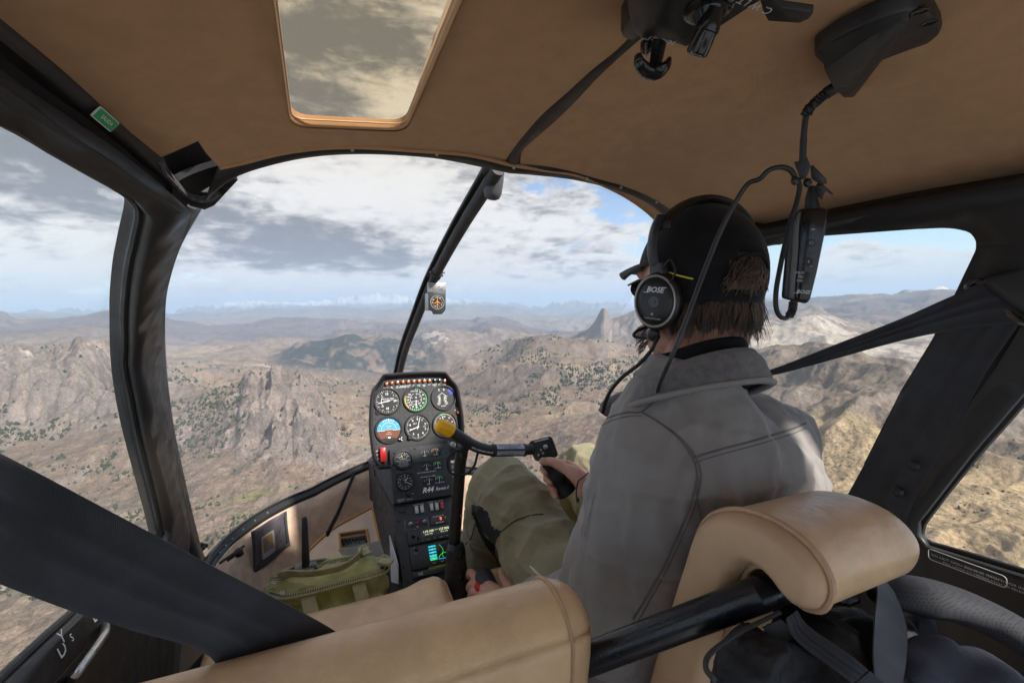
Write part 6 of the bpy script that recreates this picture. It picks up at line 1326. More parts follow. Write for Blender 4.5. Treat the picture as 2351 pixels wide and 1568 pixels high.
for h, k in ((-.30, .9), (-.25, 1.), (-.12, 1.), (-.06, .96), (-.045, .85)):
    sec = []
    for a in range(24):
        q = 2 * math.pi * a / 24; c_, s_ = math.cos(q), math.sin(q); e = .4; sec.append(bagp(.5 + .46 * k * math.copysign(abs(c_) ** e, c_), -.10 + .25 * k * math.copysign(abs(s_) ** e, s_), h))
    pf.append(sec)
sb.add(loft(pf)); co, no, ff = sculpt(sb, .006, 4)
w1 = vnoise(co[:, 0] * 26, co[:, 1] * 26, co[:, 2] * 40, 3) * .0060 + (1 - 2 * np.abs(vnoise(co[:, 0] * 45, co[:, 1] * 45, co[:, 2] * 50, 4))) * .0028; co = co + no * w1[:, None]
mesh_obj('body', co, ff, M['olive'], BG, smooth=180, recalc=False)
def onbag(s, t, h=.010): return bagp(s, t, h)
def zipline(pts, w, nm):
    P = resample(cat(pts, 6), 60); mb = MB(); up = V((0, -.35, .94)); A = []; B = []
    for i, p in enumerate(P):
        tx = (P[min(i + 1, 59)] - P[max(i - 1, 0)]).normalized(); sd_ = tx.cross(up).normalized(); A.append(p + sd_ * w * .5); B.append(p - sd_ * w * .5)
    mb.add(band(A, B, .003, 60, .001, inside=(-.2, .9, 3)), 0)
    for i in range(1, 59):
        tx = (P[i + 1] - P[i - 1]).normalized() if i < 59 else tx; sd_ = tx.cross(up).normalized(); mb.add(box(P[i] + sd_.cross(tx).normalized() * (.002 if sd_.cross(tx).z > 0 else -.002), (.0016, w * .42, .0016), rot_to(up, tx)), 1)
    return mb.obj(nm, [M['olive_web'], M['olive_dark']], BG, smooth=40)
zipline([onbag(-.03, .25, .002), onbag(.1, -.02, .004), onbag(.5, -.06, .006), onbag(.9, -.03, .006), onbag(1.02, .2, .002)], .012, 'zip')
zipline([onbag(.02, .55, .010), onbag(.2, .46, .014), onbag(.5, .60, .015), onbag(.85, .62, .013)], .009, 'zip')
zipline([onbag(-.02, -.27, -.042), onbag(.3, -.33, -.040), onbag(.7, -.33, -.040), onbag(1.0, -.26, -.042)], .012, 'zip')
hp_ = [onbag(.10, .50, .012), onbag(.14, .30, .030), onbag(.30, .05, .036), onbag(.55, .02, .036), onbag(.74, .28, .034), onbag(.84, .66, .018)]
hA = []; hB = []; Ph = resample(cat(hp_, 6), 40)
for i, p in enumerate(Ph): tx = (Ph[min(i + 1, 39)] - Ph[max(i - 1, 0)]).normalized(); u_ = V((0, -.5, .85)); u_ = (u_ - tx * u_.dot(tx)).normalized(); hA.append(p + u_ * .011); hB.append(p - u_ * .011)
add(band(hA, hB, .003, 60, .001), 'handle', M['olive_web'], BG)
op_ = [onbag(s, t_, .013) for s, t_ in ((.12, .62), (.24, .74), (.42, .80), (.55, .74), (.44, .60), (.26, .54))]; add(tube(cat(op_, 5, True), .0030, 8, True), 'opening_edge', M['olive_web'], BG)
add(([p + V((0, 0, -.001)) for p in cat(op_, 5, True)], [tuple(range(30))]), 'opening', M['olive_dark'], BG, smooth=0)
for s0_ in (.18, .62): add(band([onbag(s0_, -.02, .004), onbag(s0_ + .01, -.28, -.040), onbag(s0_ + .01, -.36, -.10), onbag(s0_ + .01, -.36, -.2)], [onbag(s0_ + .12, -.02, .004), onbag(s0_ + .13, -.28, -.040), onbag(s0_ + .13, -.36, -.10), onbag(s0_ + .13, -.36, -.2)], .003, 30, .001, inside=(-.2, .2, .2)), 'compression_strap', M['olive_web'], BG)
bk = MB()
for s, t_, r_ in ((.87, .62, .3), (.97, .1, .9)): bk = MB(); bk.add(box(onbag(s, t_, .020), (.024, .034, .008), Matrix.Rotation(r_, 3, 'Z'), .003)); bk.add(tube(cat([onbag(s - .04, t_ + .12, .02), onbag(s + .02, t_ + .16, .024), onbag(s + .06, t_ + .08, .02)], 5), .0035, 8)); bk.obj('buckle', M['olive_web'], BG)
pk = MB()
for s, t_ in ((.02, .30), (.36, .64), (.04, -.06)): pk.add(tube([onbag(s + .012 * math.cos(a), t_ + .05 * math.sin(a), .018) for a in np.linspace(0, 6.28, 13)[:-1]], .0016, 6, True))
pk.obj('zip_pull', M['dull_alu'], BG)
RD = thing('handheld_radio', 'handheld radio in the olive bag, only its black whip aerial standing up', 'radio', (-.32, 1.1, -.65))
ra0, ra1 = PY(702, 1288, 1.105), PY(699, 1186, 1.105); add(tube([ra0 - (ra1 - ra0) * .1, ra0, ra1 - (ra1 - ra0) * .04, ra1], [.0095, .0088, .0062, .0035], 14), 'aerial', M['black_plastic'], RD)
add(box(ra0 - V((0, 0, .03)), (.05, .03, .04), bev=.005), 'body', M['black_plastic'], RD)
# ---- card pocket on the nose lining, cover with grille, papers
def f_lin(k): return lambda p: (p.y - (1.42 - (1 - k) * .25 + .6 * k * math.sqrt(max(0, 1 - min(1, abs(p.x) / (.6 * k)) ** 2))))
CPk = thing('card_pocket', 'clear pocket with a small picture card, black edged, on the nose lining', 'card pocket', PS(620, 1245, f_lin(.90)))
cr4 = [PS(u, v, f_lin(.895)) for u, v in [(576, 1220), (653, 1174), (660, 1250), (583, 1312)]]
def q4(a, b, d=0.):
    p = cr4[0].lerp(cr4[1], a).lerp(cr4[3].lerp(cr4[2], a), b); n = (cr4[1] - cr4[0]).cross(cr4[3] - cr4[0]).normalized(); n = n if n.dot(CAM - p) > 0 else -n
    return p + n * (d + .006 * math.sin(a * 9 + b * 4) * (.3 if d else .3))
def q4grid(a0, a1, b0, b1, d, n=10): 
    v = [q4(a0 + (a1 - a0) * i / n, b0 + (b1 - b0) * j / n, d) for j in range(n + 1) for i in range(n + 1)]; return v, [(j * (n + 1) + i, j * (n + 1) + i + 1, (j + 1) * (n + 1) + i + 1, (j + 1) * (n + 1) + i) for j in range(n) for i in range(n)]
add(q4grid(0, 1, 0, 1, .003), 'backing', pmat('grey_violet_vinyl', (.13, .115, .13), .35, .5, var=.35, vscale=16), CPk, smooth=180, mods=[('SOLIDIFY', dict(thickness=.003, offset=-1))])
fm = MB()
for a0, a1, b0, b1 in ((-.02, .05, 0, 1), (.95, 1.03, 0, 1.03), (-.02, 1.03, .93, 1.04)): fm.add(q4grid(a0, a1, b0, b1, .006, 6))
fm.obj('edging', M['belt'], CPk, smooth=180, mods=[('SOLIDIFY', dict(thickness=.004, offset=-1))])
cd_ = MB().add(q4grid(.22, .58, .28, .86, .0055, 4), 0).add(q4grid(.27, .53, .33, .72, .0062, 4), 1)
hd_ = [(.40 + .035 * math.cos(a), .45 + .055 * math.sin(a)) for a in np.linspace(0, 6.28, 13)[:-1]]; cd_.add(([q4(a, b, .0068) for a, b in hd_], [tuple(range(12))]), 2); bd_ = [(.33, .70), (.36, .54), (.40, .50), (.45, .54), (.49, .70)]; cd_.add(([q4(a, b, .0068) for a, b in bd_], [tuple(range(5))]), 3)
cd_.obj('picture_card', [pmat('card_white', (.5, .48, .46), .4, .5, var=.05), pmat('card_ochre', (.35, .24, .10), .4, .5, var=.1), pmat('card_skin', (.36, .24, .18), .4, .5, var=.1), pmat('card_grey', (.32, .28, .30), .4, .5, var=.1)], CPk, smooth=0, recalc=False)
def cb5(x, y): return (620 + x / 5.4075) * .918, (1250 + y / 5.4075) * .918
FCn = V((0, -.157, .987)).normalized(); FCo = V((-.095, 1.74, -.829))
fc = [cb5(*p) for p in [(790, 720), (950, 560), (1110, 425), (1200, 360), (1440, 230), (1668, 112), (1690, 120), (1740, 350), (1790, 585), (1850, 860), (1500, 900), (700, 900)]]
op = [cb5(*p) for p in [(1255, 670), (1240, 465), (1605, 412), (1650, 640)]]
q_, o_, ex_, ey_, n_ = pxp(fc, FCo, FCn); h_, *_r = pxp(op, FCo, FCn)
vv, ff = tri_fill(q_, [h_], .05); FT = thing('footwell_cover', 'beige vinyl cover with orange edging and a perforated grille beside the console', 'cover', (-.2, 1.7, -.9))
mesh_obj('panel', [o_ + ex_ * p.x + ey_ * p.y for p in vv], ff, M['beige_cover'], FT, smooth=0, recalc=False, mods=[('SOLIDIFY', dict(thickness=.012, offset=-1))])
ed = MB().add(tube([o_ + ex_ * a + ey_ * b + n_ * .001 for a, b in q_[:7]], .0055, 8)).add(tube([o_ + ex_ * a + ey_ * b + n_ * .001 for a, b in q_[6:10]], .0055, 8)); ed.obj('edging', M['orange_trim'], FT)
add(tube([o_ + ex_ * a + ey_ * b + n_ * .001 for a, b in h_], .0062, 8, True), 'opening_edging', M['orange_trim'], FT)
gm_ = MB().add(([o_ + ex_ * a + ey_ * b - n_ * .02 for a, b in h_], [(0, 1, 2, 3)]), 0)
for j in range(2):
    for i in range(7):
        s = .08 + i * .135 + (.06 if j else 0); t_ = .20 + j * .17; a = (h_[1][0] + (h_[2][0] - h_[1][0]) * s) * (1 - t_) + (h_[0][0] + (h_[3][0] - h_[0][0]) * s) * t_; b = (h_[1][1] + (h_[2][1] - h_[1][1]) * s) * (1 - t_) + (h_[0][1] + (h_[3][1] - h_[0][1]) * s) * t_
        gm_.add(lathe(o_ + ex_ * a + ey_ * b - n_ * .0195, n_, [(.0058, 0), (.0058, .0006), (.0001, .0006)], 10), 1)
gm_.obj('grille', [M['grey_plastic'], M['gloss_black']], FT, smooth=0)
PP = tag(slab([], (0, 0, 0), (0, 0, 1), 0) if 0 else None, '') if 0 else None
p4 = [PX(u, v, -.105) for u, v in [(895, 1228), (915, 1296), (916, 1340), (899, 1335)]]
tag(mesh_obj('paper_sheet', p4 + [p + V((-.0015, 0, 0)) for p in p4], [(0, 1, 2, 3), (7, 6, 5, 4), (0, 4, 5, 1), (1, 5, 6, 2), (2, 6, 7, 3), (3, 7, 4, 0)], pmat('white_paper', (.62, .61, .62), .7, .2, var=.12, vscale=30), loc=p4[2], smooth=0), 'pointed white paper slip stuck upright against the console side', 'paper')
p4 = [PY(u, v, 1.2) + V((0, 0, 0)) for u, v in [(776, 1262), (872, 1240), (884, 1275), (800, 1290)]]
tag(mesh_obj('plastic_sleeve', p4 + [p + V((0, .004, -.003)) for p in p4], [(0, 1, 2, 3), (7, 6, 5, 4), (0, 4, 5, 1), (1, 5, 6, 2), (2, 6, 7, 3), (3, 7, 4, 0)], pmat('milky_plastic', (.55, .56, .60), .3, .5, var=.1), loc=p4[2], smooth=0), 'milky plastic sleeve lying behind the olive bag beside the console', 'document sleeve')
# ---- backpack on the rear right seat
BP_ = thing('backpack', 'black backpack with padded straps lying behind the pilot seat', 'backpack', (.35, .2, -.75))
M['bagblack'] = pmat('black_nylon', (.013, .013, .015), .6, .35, var=.3, vscale=10, bump=[('n', 26, .7, .014), ('w', 2600, .25, .0005)])
M['bagblue'] = pmat('blue_grey_cotton', (.060, .064, .085), .85, .2, var=.25, vscale=8, bump=[('n', 22, .6, .012), ('w', 1800, .3, .0006)])
sb = MB()
def eb(px, y, r, rot=None): sb.add(ball(PY(*px, y), r, 14, rot))
for px_, y_, r_ in (((1760, 1570), .25, (.05, .03, .04)), ((1880, 1540), .25, (.05, .035, .045)), ((1990, 1545), .245, (.045, .03, .05)), ((1900, 1630), .22, (.09, .04, .035)), ((1715, 1515), .28, (.03, .02, .03)), ((1940, 1450), .285, (.045, .02, .022)), ((2060, 1610), .215, (.05, .035, .04)), ((2180, 1640), .195, (.06, .035, .04)), ((1830, 1475), .28, (.04, .025, .03)), ((2040, 1470), .265, (.035, .02, .03)), ((2110, 1450), .27, (.03, .02, .03))): eb(px_, y_, r_)
co, no, ff = sculpt(sb, .007, 5); w1 = vnoise(co[:, 0] * 22, co[:, 1] * 22, co[:, 2] * 22, 8) * .008 + (1 - 2 * np.abs(vnoise(co[:, 0] * 40, co[:, 1] * 40, co[:, 2] * 40, 9))) * .004; co = co + no * w1[:, None]
mesh_obj('body', co, ff, M['bagblack'], BP_, smooth=180, recalc=False)
pd = cat([PY(2010, 1372, .262), PY(2070, 1366, .255), PY(2140, 1372, .245), PY(2230, 1400, .225), PY(2320, 1445, .20), PY(2420, 1510, .175)], 6)
M['mesh_pad'] = pmat('grey_mesh_padding', (.035, .035, .040), .8, .3, var=.1); mm = M['mesh_pad']; g = NG(mm.node_tree); tcx = g.add('ShaderNodeTexCoord').outputs['Object']; vn = g.add('ShaderNodeTexVoronoi', feature='F1'); vn.inputs['Scale'].default_value = 420; vn.inputs['Randomness'].default_value = .15; g.l.new(tcx, vn.inputs[0]); g.l.new(g.mix(g.sm(vn.outputs['Distance'], .25, .45), (.008, .008, .009, 1), (.030, .030, .036, 1)), g.n['Principled BSDF'].inputs['Base Color'])
add(tube(pd, [.006 + .012 * min(1, i / 8) for i in range(len(pd))], 14, flat=1.7), 'shoulder_pad', M['mesh_pad'], BP_, smooth=180)
sA = [PY(u, v, y) for u, v, y in [(2008, 1328, .262), (2012, 1360, .250), (2006, 1420, .232), (2002, 1500, .212), (2008, 1580, .192)]]; sB_ = [PY(u, v, y) for u, v, y in [(2030, 1332, .262), (2056, 1370, .250), (2078, 1440, .232), (2078, 1510, .212), (2066, 1585, .192)]]
add(belt('', '', sA, sB_, None), 'strap', M['belt'], BP_, smooth=60)
sA = [PY(u, v, y) for u, v, y in [(1830, 1400, .25), (1860, 1440, .238), (1960, 1510, .205), (2040, 1580, .185)]]; sB_ = [PY(u, v, y) for u, v, y in [(1805, 1420, .25), (1830, 1470, .238), (1930, 1545, .205), (2010, 1610, .185)]]
add(belt('', '', sA, sB_, None), 'strap', M['belt'], BP_, smooth=60)
sA = [PY(u, v, y) for u, v, y in [(1750, 1440, .272), (1800, 1490, .262), (1870, 1560, .235), (1900, 1600, .22)]]; sB_ = [PY(u, v, y) for u, v, y in [(1790, 1420, .272), (1845, 1470, .262), (1930, 1555, .235), (1960, 1600, .22)]]
add(belt('', '', sA, sB_, None), 'piped_edge', M['trim_soft'], BP_, smooth=60)
bk = MB().add(slab([(1912, 1352), (1945, 1345), (1972, 1356), (1976, 1384), (1950, 1392), (1905, 1385)], PY(1940, 1368, .272), rad(PY(1940, 1368, .272)), .004, .002, .004)); bk.obj('buckle', M['gloss_black'], BP_)
zz2 = MB(); zp = resample(cat([PY(1640, 1560, .215), PY(1620, 1530, .23), PY(1635, 1495, .25), PY(1700, 1450, .268), PY(1790, 1405, .272)], 5), 70)
for i in range(0, 70): zz2.add(ball(zp[i], .0009, 4))
add(tube(zp, .0022, 6), 'zip', M['dull_alu'] if 0 else M['trim_soft'], BP_)
JK = thing('jacket', 'folded blue grey cotton garment under the strap of the black backpack', 'clothing', (.5, .1, -.6))
sb = MB()
for px, y, r in (((2160, 1520), .205, (.036, .025, .026)), ((2230, 1545), .19, (.04, .028, .026)), ((2115, 1560), .205, (.03, .025, .028)), ((2270, 1590), .175, (.045, .03, .03))): sb.add(ball(PY(*px, y), r, 14))
co, no, ff = sculpt(sb, .007, 5); co = co + no * (vnoise(co[:, 0] * 25, co[:, 1] * 25, co[:, 2] * 40, 12) * .008)[:, None]
mesh_obj('cloth', co, ff, M['bagblue'], JK, smooth=180, recalc=False)
WR = PY(2054, 1349, .28); tag(add(tube([WR + (V((.92, -.38, .1)) * math.cos(a) * .0095 + V((.1, .15, .98)) * math.sin(a) * .0075) for a in np.linspace(0, 6.28, 21)[:-1]], .0040, 10, True), 'ring', pmat('white_nylon', (.60, .58, .52), .4, .4, var=.05), loc=WR), 'small white plastic ring beside the backpack strap', 'ring')
# white cord tie sticking out at the left seat's corner
tp = [PY(1240, 1322, .458), PY(1224, 1306, .465), PY(1216, 1298, .468)]; tag(add(tube(tp, [.0014, .0014, .0007], 8), 'cable_tie', M['rocker'], loc=tp[0]), 'thin white cable tie end poking up behind the left seat corner', 'cable tie')
# grey duct visible low between the seats
# ------------------------------------------------------------------ the pilot
from mathutils.bvhtree import BVHTree
def pxo(p):
    d = V(p) - CAM; x = AX * d.x + AY * d.y + AZ * d.z; return 1175.5 + FOC * x.x / x.z, 784 + FOC * x.y / x.z
class Surf:
    def __init__(s, co, ff): s.t = BVHTree.FromPolygons([tuple(p) for p in co], ff)
    def px(s, u, v, off=0.):
        d = ray(u, v).normalized(); h = s.t.ray_cast(CAM, d)
        if h[0] is None: return None, None
        n = h[1] if h[1].dot(d) < 0 else -h[1]; return h[0] + n * off, n
PE = thing('person', 'pilot in a black cap, grey softshell jacket and olive trousers holding the stick', 'person', (.29, .55, -1.0))
M['skin'] = pmat('skin', (.56, .30, .21), .5, .35, var=.08, vscale=40, bump=[('v', 700, .12, .0006), ('n', 130, .2, .0012)], stain=((.55, .24, .17), 18, .5))
M['jacket'] = pmat('grey_softshell', (.23, .206, .190), .72, .3, var=.08, vscale=7, bump=[('n', 1500, .15, .0004), ('n', 16, .35, .014)], sheen=.25)
M['jacket_seam'] = pmat('dark_seam', (.13, .117, .11), .75, .25, var=.1)
M['fleece'] = pmat('dark_grey_fleece', (.15, .138, .134), .97, .1, var=.25, vscale=90, bump=[('n', 520, .9, .003)], sheen=.4)
M['trouser'] = pmat('olive_trousers', (.265, .235, .140), .85, .2, var=.10, vscale=9, bump=[('w', 2300, .3, .0005), ('n', 20, .5, .014)], sheen=.15)
M['patch'] = pmat('black_knee_patch', (.030, .030, .032), .8, .25, var=.15, bump=[('w', 2300, .35, .0005)])
M['cap'] = pmat('black_cap_cloth', (.008, .008, .009), .85, .2, var=.2, vscale=20, bump=[('w', 2000, .3, .0005)], sheen=.12)
M['hair'] = pmat('dark_brown_hair', (.085, .050, .034), .38, .6, var=.5, vscale=40)
M['knit'] = pmat('black_knit', (.010, .010, .011), .9, .15, var=.2, bump=[('n', 700, .5, .001)])
# head frame: turned a little to the left
HC = V((.281, .545, .050)); yw = R(0); hX = V((math.cos(yw), math.sin(yw), 0)); hY = V((-math.sin(yw), math.cos(yw), 0)); hZ = V((0, 0, 1))
HM = Matrix((hX, hY, hZ)).transposed()
def H(x, y, z): return HC + hX * x + hY * y + hZ * z
def chain(mb, pts, rads, n=14): mb.add(tube(resample(cat(pts, 5), 22), list(np.interp(np.linspace(0, 1, 22), np.linspace(0, 1, len(rads)), rads)), n)); mb.add(ball(pts[0], rads[0], 8)); mb.add(ball(pts[-1], rads[-1], 8))
bd = MB()
bd.add(ball(H(0, -.004, .015), (.076, .098, .100), 18, HM)); bd.add(ball(H(0, .038, -.045), (.058, .062, .075), 16, HM)); bd.add(ball(H(0, .068, -.100), (.030, .030, .026), 12, HM))
bd.add(ball(H(0, .092, -.028), (.013, .022, .020), 10, HM)); bd.add(ball(H(0, .094, -.012), (.009, .014, .026), 10, HM)); bd.add(ball(H(0, .080, .022), (.056, .022, .018), 12, HM))
for s in (-1, 1):
    bd.add(ball(H(s * .076, -.004, -.022), (.010, .018, .030), 10, HM)); bd.add(ball(H(s * .036, .070, -.035), (.022, .022, .020), 10, HM)); bd.add(ball(H(s * .045, .02, -.085), (.022, .040, .028), 10, HM))
for z, w in ((-.072, .022), (-.081, .020)): bd.add(ball(H(0, .086, z), (w, .012, .0055), 10, HM))
chain(bd, [H(0, -.018, -.02), H(0, -.03, -.09), V((.248, .500, -.115)), V((.275, .50, -.20))], [.062, .058, .062, .085], 18)
for c, r in (((.29, .51, -.25), (.16, .085, .09)), ((.29, .52, -.40), (.15, .09, .13)), ((.29, .54, -.57), (.14, .09, .11))): bd.add(ball(c, r, 16))
SHL, ELL, WRL = V((.148, .520, -.208)), V((.112, .55, -.475)), V((.062, .770, -.606))
SHR, EMR, ELR, WRR = V((.462, .512, -.236)), V((.492, .56, -.36)), V((.452, .665, -.488)), V((.250, .795, -.393))
chain(bd, [SHL, SHL.lerp(ELL, .5), ELL], [.045, .040, .036]); chain(bd, [ELL, WRL], [.036, .027])
chain(bd, [SHR, EMR, ELR], [.045, .040, .036]); chain(bd, [ELR, ELR.lerp(WRR, .6), PY(1352, 1122, .795)], [.036, .030, .0265])
KNL, ANL, KNR, ANR = V((.140, 1.03, -.477)), V((.135, 1.235, -.90)), V((.432, 1.085, -.482)), V((.452, 1.29, -.92))
chain(bd, [V((.22, .60, -.63)), KNL], [.075, .052]); chain(bd, [KNL, ANL], [.050, .038]); chain(bd, [V((.37, .60, -.63)), KNR], [.075, .052]); chain(bd, [KNR, ANR], [.050, .038])
for a in (ANL, ANR): chain(bd, [a, a + V((0, .02, -.06)), a + V((0, .17, -.10))], [.038, .036, .026])
# right hand closed round the grip
def hp3(*q): return PY(*q)
wr = hp3(1352, 1122, .795); kn_ = [hp3(1306, 1068, .872), hp3(1317, 1082, .868), hp3(1325, 1098, .862), hp3(1330, 1115, .853)]
for k, r0, r1 in zip(kn_, (.019, .019, .018, .017), (.0125, .0125, .012, .0110)): chain(bd, [wr.lerp(k, .12), wr.lerp(k, .55) + V((.003, -.004, 0)), k], [r0 + .004, r0, r1], 12)
for path, r in (([kn_[0], hp3(1284, 1062, .908), hp3(1256, 1067, .915), hp3(1247, 1075, .900), hp3(1252, 1084, .886)], (.0110, .0100, .0095, .0090, .0078)),
                ([kn_[1], hp3(1294, 1083, .907), hp3(1264, 1091, .908), hp3(1254, 1098, .892), hp3(1264, 1108, .874)], (.0110, .0102, .0097, .0092, .0080)),
                ([kn_[2], hp3(1302, 1101, .898), hp3(1274, 1110, .899), hp3(1263, 1117, .883), hp3(1273, 1126, .867)], (.0106, .0098, .0092, .0088, .0078)),
                ([kn_[3], hp3(1308, 1118, .886), hp3(1280, 1127, .886), hp3(1269, 1132, .873), hp3(1277, 1140, .860)], (.0095, .0085, .0080, .0076, .0068))): chain(bd, path, r, 10)
chain(bd, [hp3(1342, 1110, .800), hp3(1322, 1090, .815), hp3(1295, 1074, .838), hp3(1268, 1060, .856), hp3(1246, 1059, .868)], [.021, .0175, .0125, .0112, .0088], 12)
# left hand on the collective
wl_ = V((.062, .780, -.606)); kl = [hp3(1108, 1338, .905), hp3(1103, 1350, .895), hp3(1105, 1364, .882), hp3(1112, 1378, .868)]
for k, r0 in zip(kl, (.018, .018, .017, .016)): chain(bd, [wl_, wl_.lerp(k, .55) + V((0, 0, .006)), k], [.024, r0, .0120], 12)
for path, r in (([kl[0], hp3(1092, 1324, .925), hp3(1080, 1314, .942), hp3(1077, 1322, .95)], (.0118, .0108, .0102, .0085)), ([kl[1], hp3(1085, 1342, .915), hp3(1078, 1350, .93), hp3(1085, 1358, .935)], (.0112, .0105, .0098, .008)), ([kl[2], hp3(1088, 1360, .90), hp3(1082, 1370, .915), hp3(1090, 1376, .92)], (.011, .0102, .0095, .008)), ([kl[3], hp3(1096, 1378, .885), hp3(1092, 1388, .9), hp3(1098, 1394, .905)], (.010, .009, .0085, .007))): chain(bd, path, r, 10)
chain(bd, [wl_.lerp(kl[1], .25) + V((.012, 0, .004)), hp3(1172, 1352, .842), hp3(1158, 1330, .872), hp3(1152, 1312, .895)], [.019, .0155, .0120, .0092], 12)
co, no, ff = sculpt(bd, .0026, 5); mesh_obj('body', co, ff, M['skin'], PE, smooth=180, recalc=False)
# nails on the thumb facing the lens
for q, dr in (((1247, 1056, .860), V((-.5, -.75, .3))),): add(ball(PY(*q), (.0055, .0018, .0065), 8, rot_to(V((0, 0, 1)), dr.cross(V((0, 0, 1))))), 'nail', pmat('nail', (.60, .38, .30), .3, .5, var=0), PE)
# ---- trousers
tr_ = MB()
tr_.add(ball((.295, .575, -.64), (.185, .15, .11), 18))
chain(tr_, [V((.215, .60, -.63)), V((.178, .80, -.555)), KNL + V((0, -.03, .012)), KNL + V((0, .012, .004))], [.118, .104, .088, .080], 20); chain(tr_, [KNL + V((0, .01, 0)), KNL.lerp(ANL, .45), ANL + V((0, 0, .02))], [.080, .076, .070], 20)
chain(tr_, [V((.375, .60, -.63)), V((.405, .82, -.56)), KNR + V((0, -.03, .012)), KNR + V((0, .012, .004))], [.118, .104, .088, .080], 20); chain(tr_, [KNR + V((0, .01, 0)), KNR.lerp(ANR, .45), ANR + V((0, 0, .02))], [.080, .076, .070], 20)
co, no, ff = sculpt(tr_, .0042, 8)
def wrinkle(co, no, terms):
    d = np.zeros(len(co))
    for sx, sy, sz, a, s, ridged in terms:
        n = vnoise(co[:, 0] * sx, co[:, 1] * sy, co[:, 2] * sz, s); d += a * ((1 - 2 * np.abs(n)) if ridged == 1 else np.maximum(0, 1 - 4.5 * np.abs(n)) ** 1.3 if ridged == 2 else n)
    return co + no * d[:, None]
co = wrinkle(co, no, [(9, 13, 22, .0065, 21, 1), (20, 26, 38, .0030, 22, 1), (6, 6, 6, .006, 23, 0), (10, 8, 14, .006, 43, 2)])
pp = [((850 + x / 2.734) * .918, (1138 + y / 2.734) * .918) for x, y in [(900, 335), (960, 350), (1010, 390), (1030, 440), (1035, 480), (1060, 505), (1105, 520), (1075, 560), (1060, 620), (1062, 700), (1000, 630), (940, 500), (905, 400)]]
mi = []
for f in ff:
    c = V(np.mean(co[list(f)], 0)); n_ = V(np.mean(no[list(f)], 0)); ok = False
    if c.x < .25 and c.z < -.4 and n_.dot(CAM - c) > 0: u, v = pxo(c); ok = pip(u, v, pp)
    mi.append(1 if ok else 0)
mesh_obj('trousers', co, ff, [M['trouser'], M['patch']], PE, smooth=180, mi=mi, recalc=False); TRS = Surf(co, ff)
sm_ = MB()
for L_ in ([(1238, 1382), (1236, 1350), (1250, 1330), (1275, 1312), (1310, 1299), (1340, 1293), (1370, 1296)], [(1068, 1200), (1090, 1300), (1085, 1360)]):
    pts = [TRS.px((850 + x / 2.734) * .918 if x > 2000 else x, v, .0012)[0] for x, v in [(p[0] - 0, p[1]) for p in L_]]
for L_ in ([(1058, 640), (1062, 590), (1085, 550), (1130, 500), (1190, 455), (1260, 425), (1330, 408), (1390, 405)], [(860, 610), (900, 560), (925, 470)], [(1060, 680), (1080, 740), (1100, 790)]):
    pts = [TRS.px((850 + x / 2.734) * .918, (1138 + y / 2.734) * .918, .0008)[0] for x, y in L_]; pts = [p for p in pts if p is not None]
    if len(pts) > 2: sm_.add(tube(cat(pts, 5), .0013, 6))
sm_.obj('trouser_seam', pmat('olive_seam', (.055, .050, .030), .85, .2, var=.1), PE)
# ---- jacket
jk = MB(); secs = []
for c, a, b in (((.292, .560, -.70), .170, .120), ((.292, .545, -.62), .178, .130), ((.29, .53, -.52), .178, .130), ((.29, .515, -.40), .195, .132), ((.288, .505, -.30), .205, .130), ((.286, .500, -.23), .200, .120), ((.275, .498, -.175), .160, .100), ((.258, .500, -.135), .110, .085), ((.248, .504, -.095), .078, .070)):
    secs.append([V((c[0] + a * math.copysign(abs(math.cos(q)) ** .85, math.cos(q)), c[1] + b * math.copysign(abs(math.sin(q)) ** .85, math.sin(q)), c[2] - .035 * math.cos(q) * (1 if c[2] > -.35 else .4))) for q in np.linspace(0, 2 * math.pi, 33)[:-1]])
jk.add(loft(secs))
chain(jk, [V((.21, .50, -.178)), SHL + V((.004, 0, -.002)), SHL.lerp(ELL, .5) + V((-.004, -.004, 0)), ELL + V((.006, -.006, 0))], [.070, .067, .067, .070], 20); chain(jk, [ELL + V((.006, -.006, 0)), ELL.lerp(WRL, .5), WRL + V((0, -.02, .004))], [.074, .060, .048], 18)
chain(jk, [V((.38, .500, -.205)), SHR, EMR + V((.012, 0, 0)), ELR + V((.012, .0, 0))], [.072, .070, .071, .068], 20); chain(jk, [ELR + V((.012, 0, 0)), ELR.lerp(WRR, .5), ELR.lerp(WRR, .84)], [.068, .056, .044], 18)
co, no, ff = sculpt(jk, .0046, 9)
co = wrinkle(co, no, [(6, 7, 5, .010, 31, 0), (13, 13, 7, .0068, 32, 1), (16, 16, 24, .0030, 34, 1), (34, 34, 24, .0016, 33, 1), (8, 8, 5, -.0065, 41, 2), (13, 10, 16, .0045, 42, 2)])
# drawn-in folds on the sleeve by the elbow and under the arm
mesh_obj('jacket', co, ff, M['jacket'], PE, smooth=180, recalc=False); JKS = Surf(co, ff)
sm_ = MB(); st2 = MB()
def seam(L_, r=.0016, n=6, off=.0006):
    pts = [JKS.px(q.x, q.y, off)[0] for q in cat([V((a, b, 0)) for a, b in L_], 5)]; pts = [p for p in pts if p is not None]
    if len(pts) > 2: sm_.add(tube(pts, r, 6))
def shift(L_, du, dv): return [(u + du, v + dv) for u, v in L_]
arm = [(1472, 946), (1520, 975), (1562, 1010), (1590, 1050), (1600, 1090), (1590, 1140), (1572, 1190), (1548, 1245), (1520, 1305), (1490, 1360), (1455, 1420)]
yoke = [(1592, 1052), (1640, 1036), (1700, 1020), (1760, 1003), (1810, 988), (1850, 972)]
shl = [(1352, 1000), (1372, 975), (1400, 958), (1440, 947), (1472, 946), (1500, 925), (1540, 900), (1590, 880)]
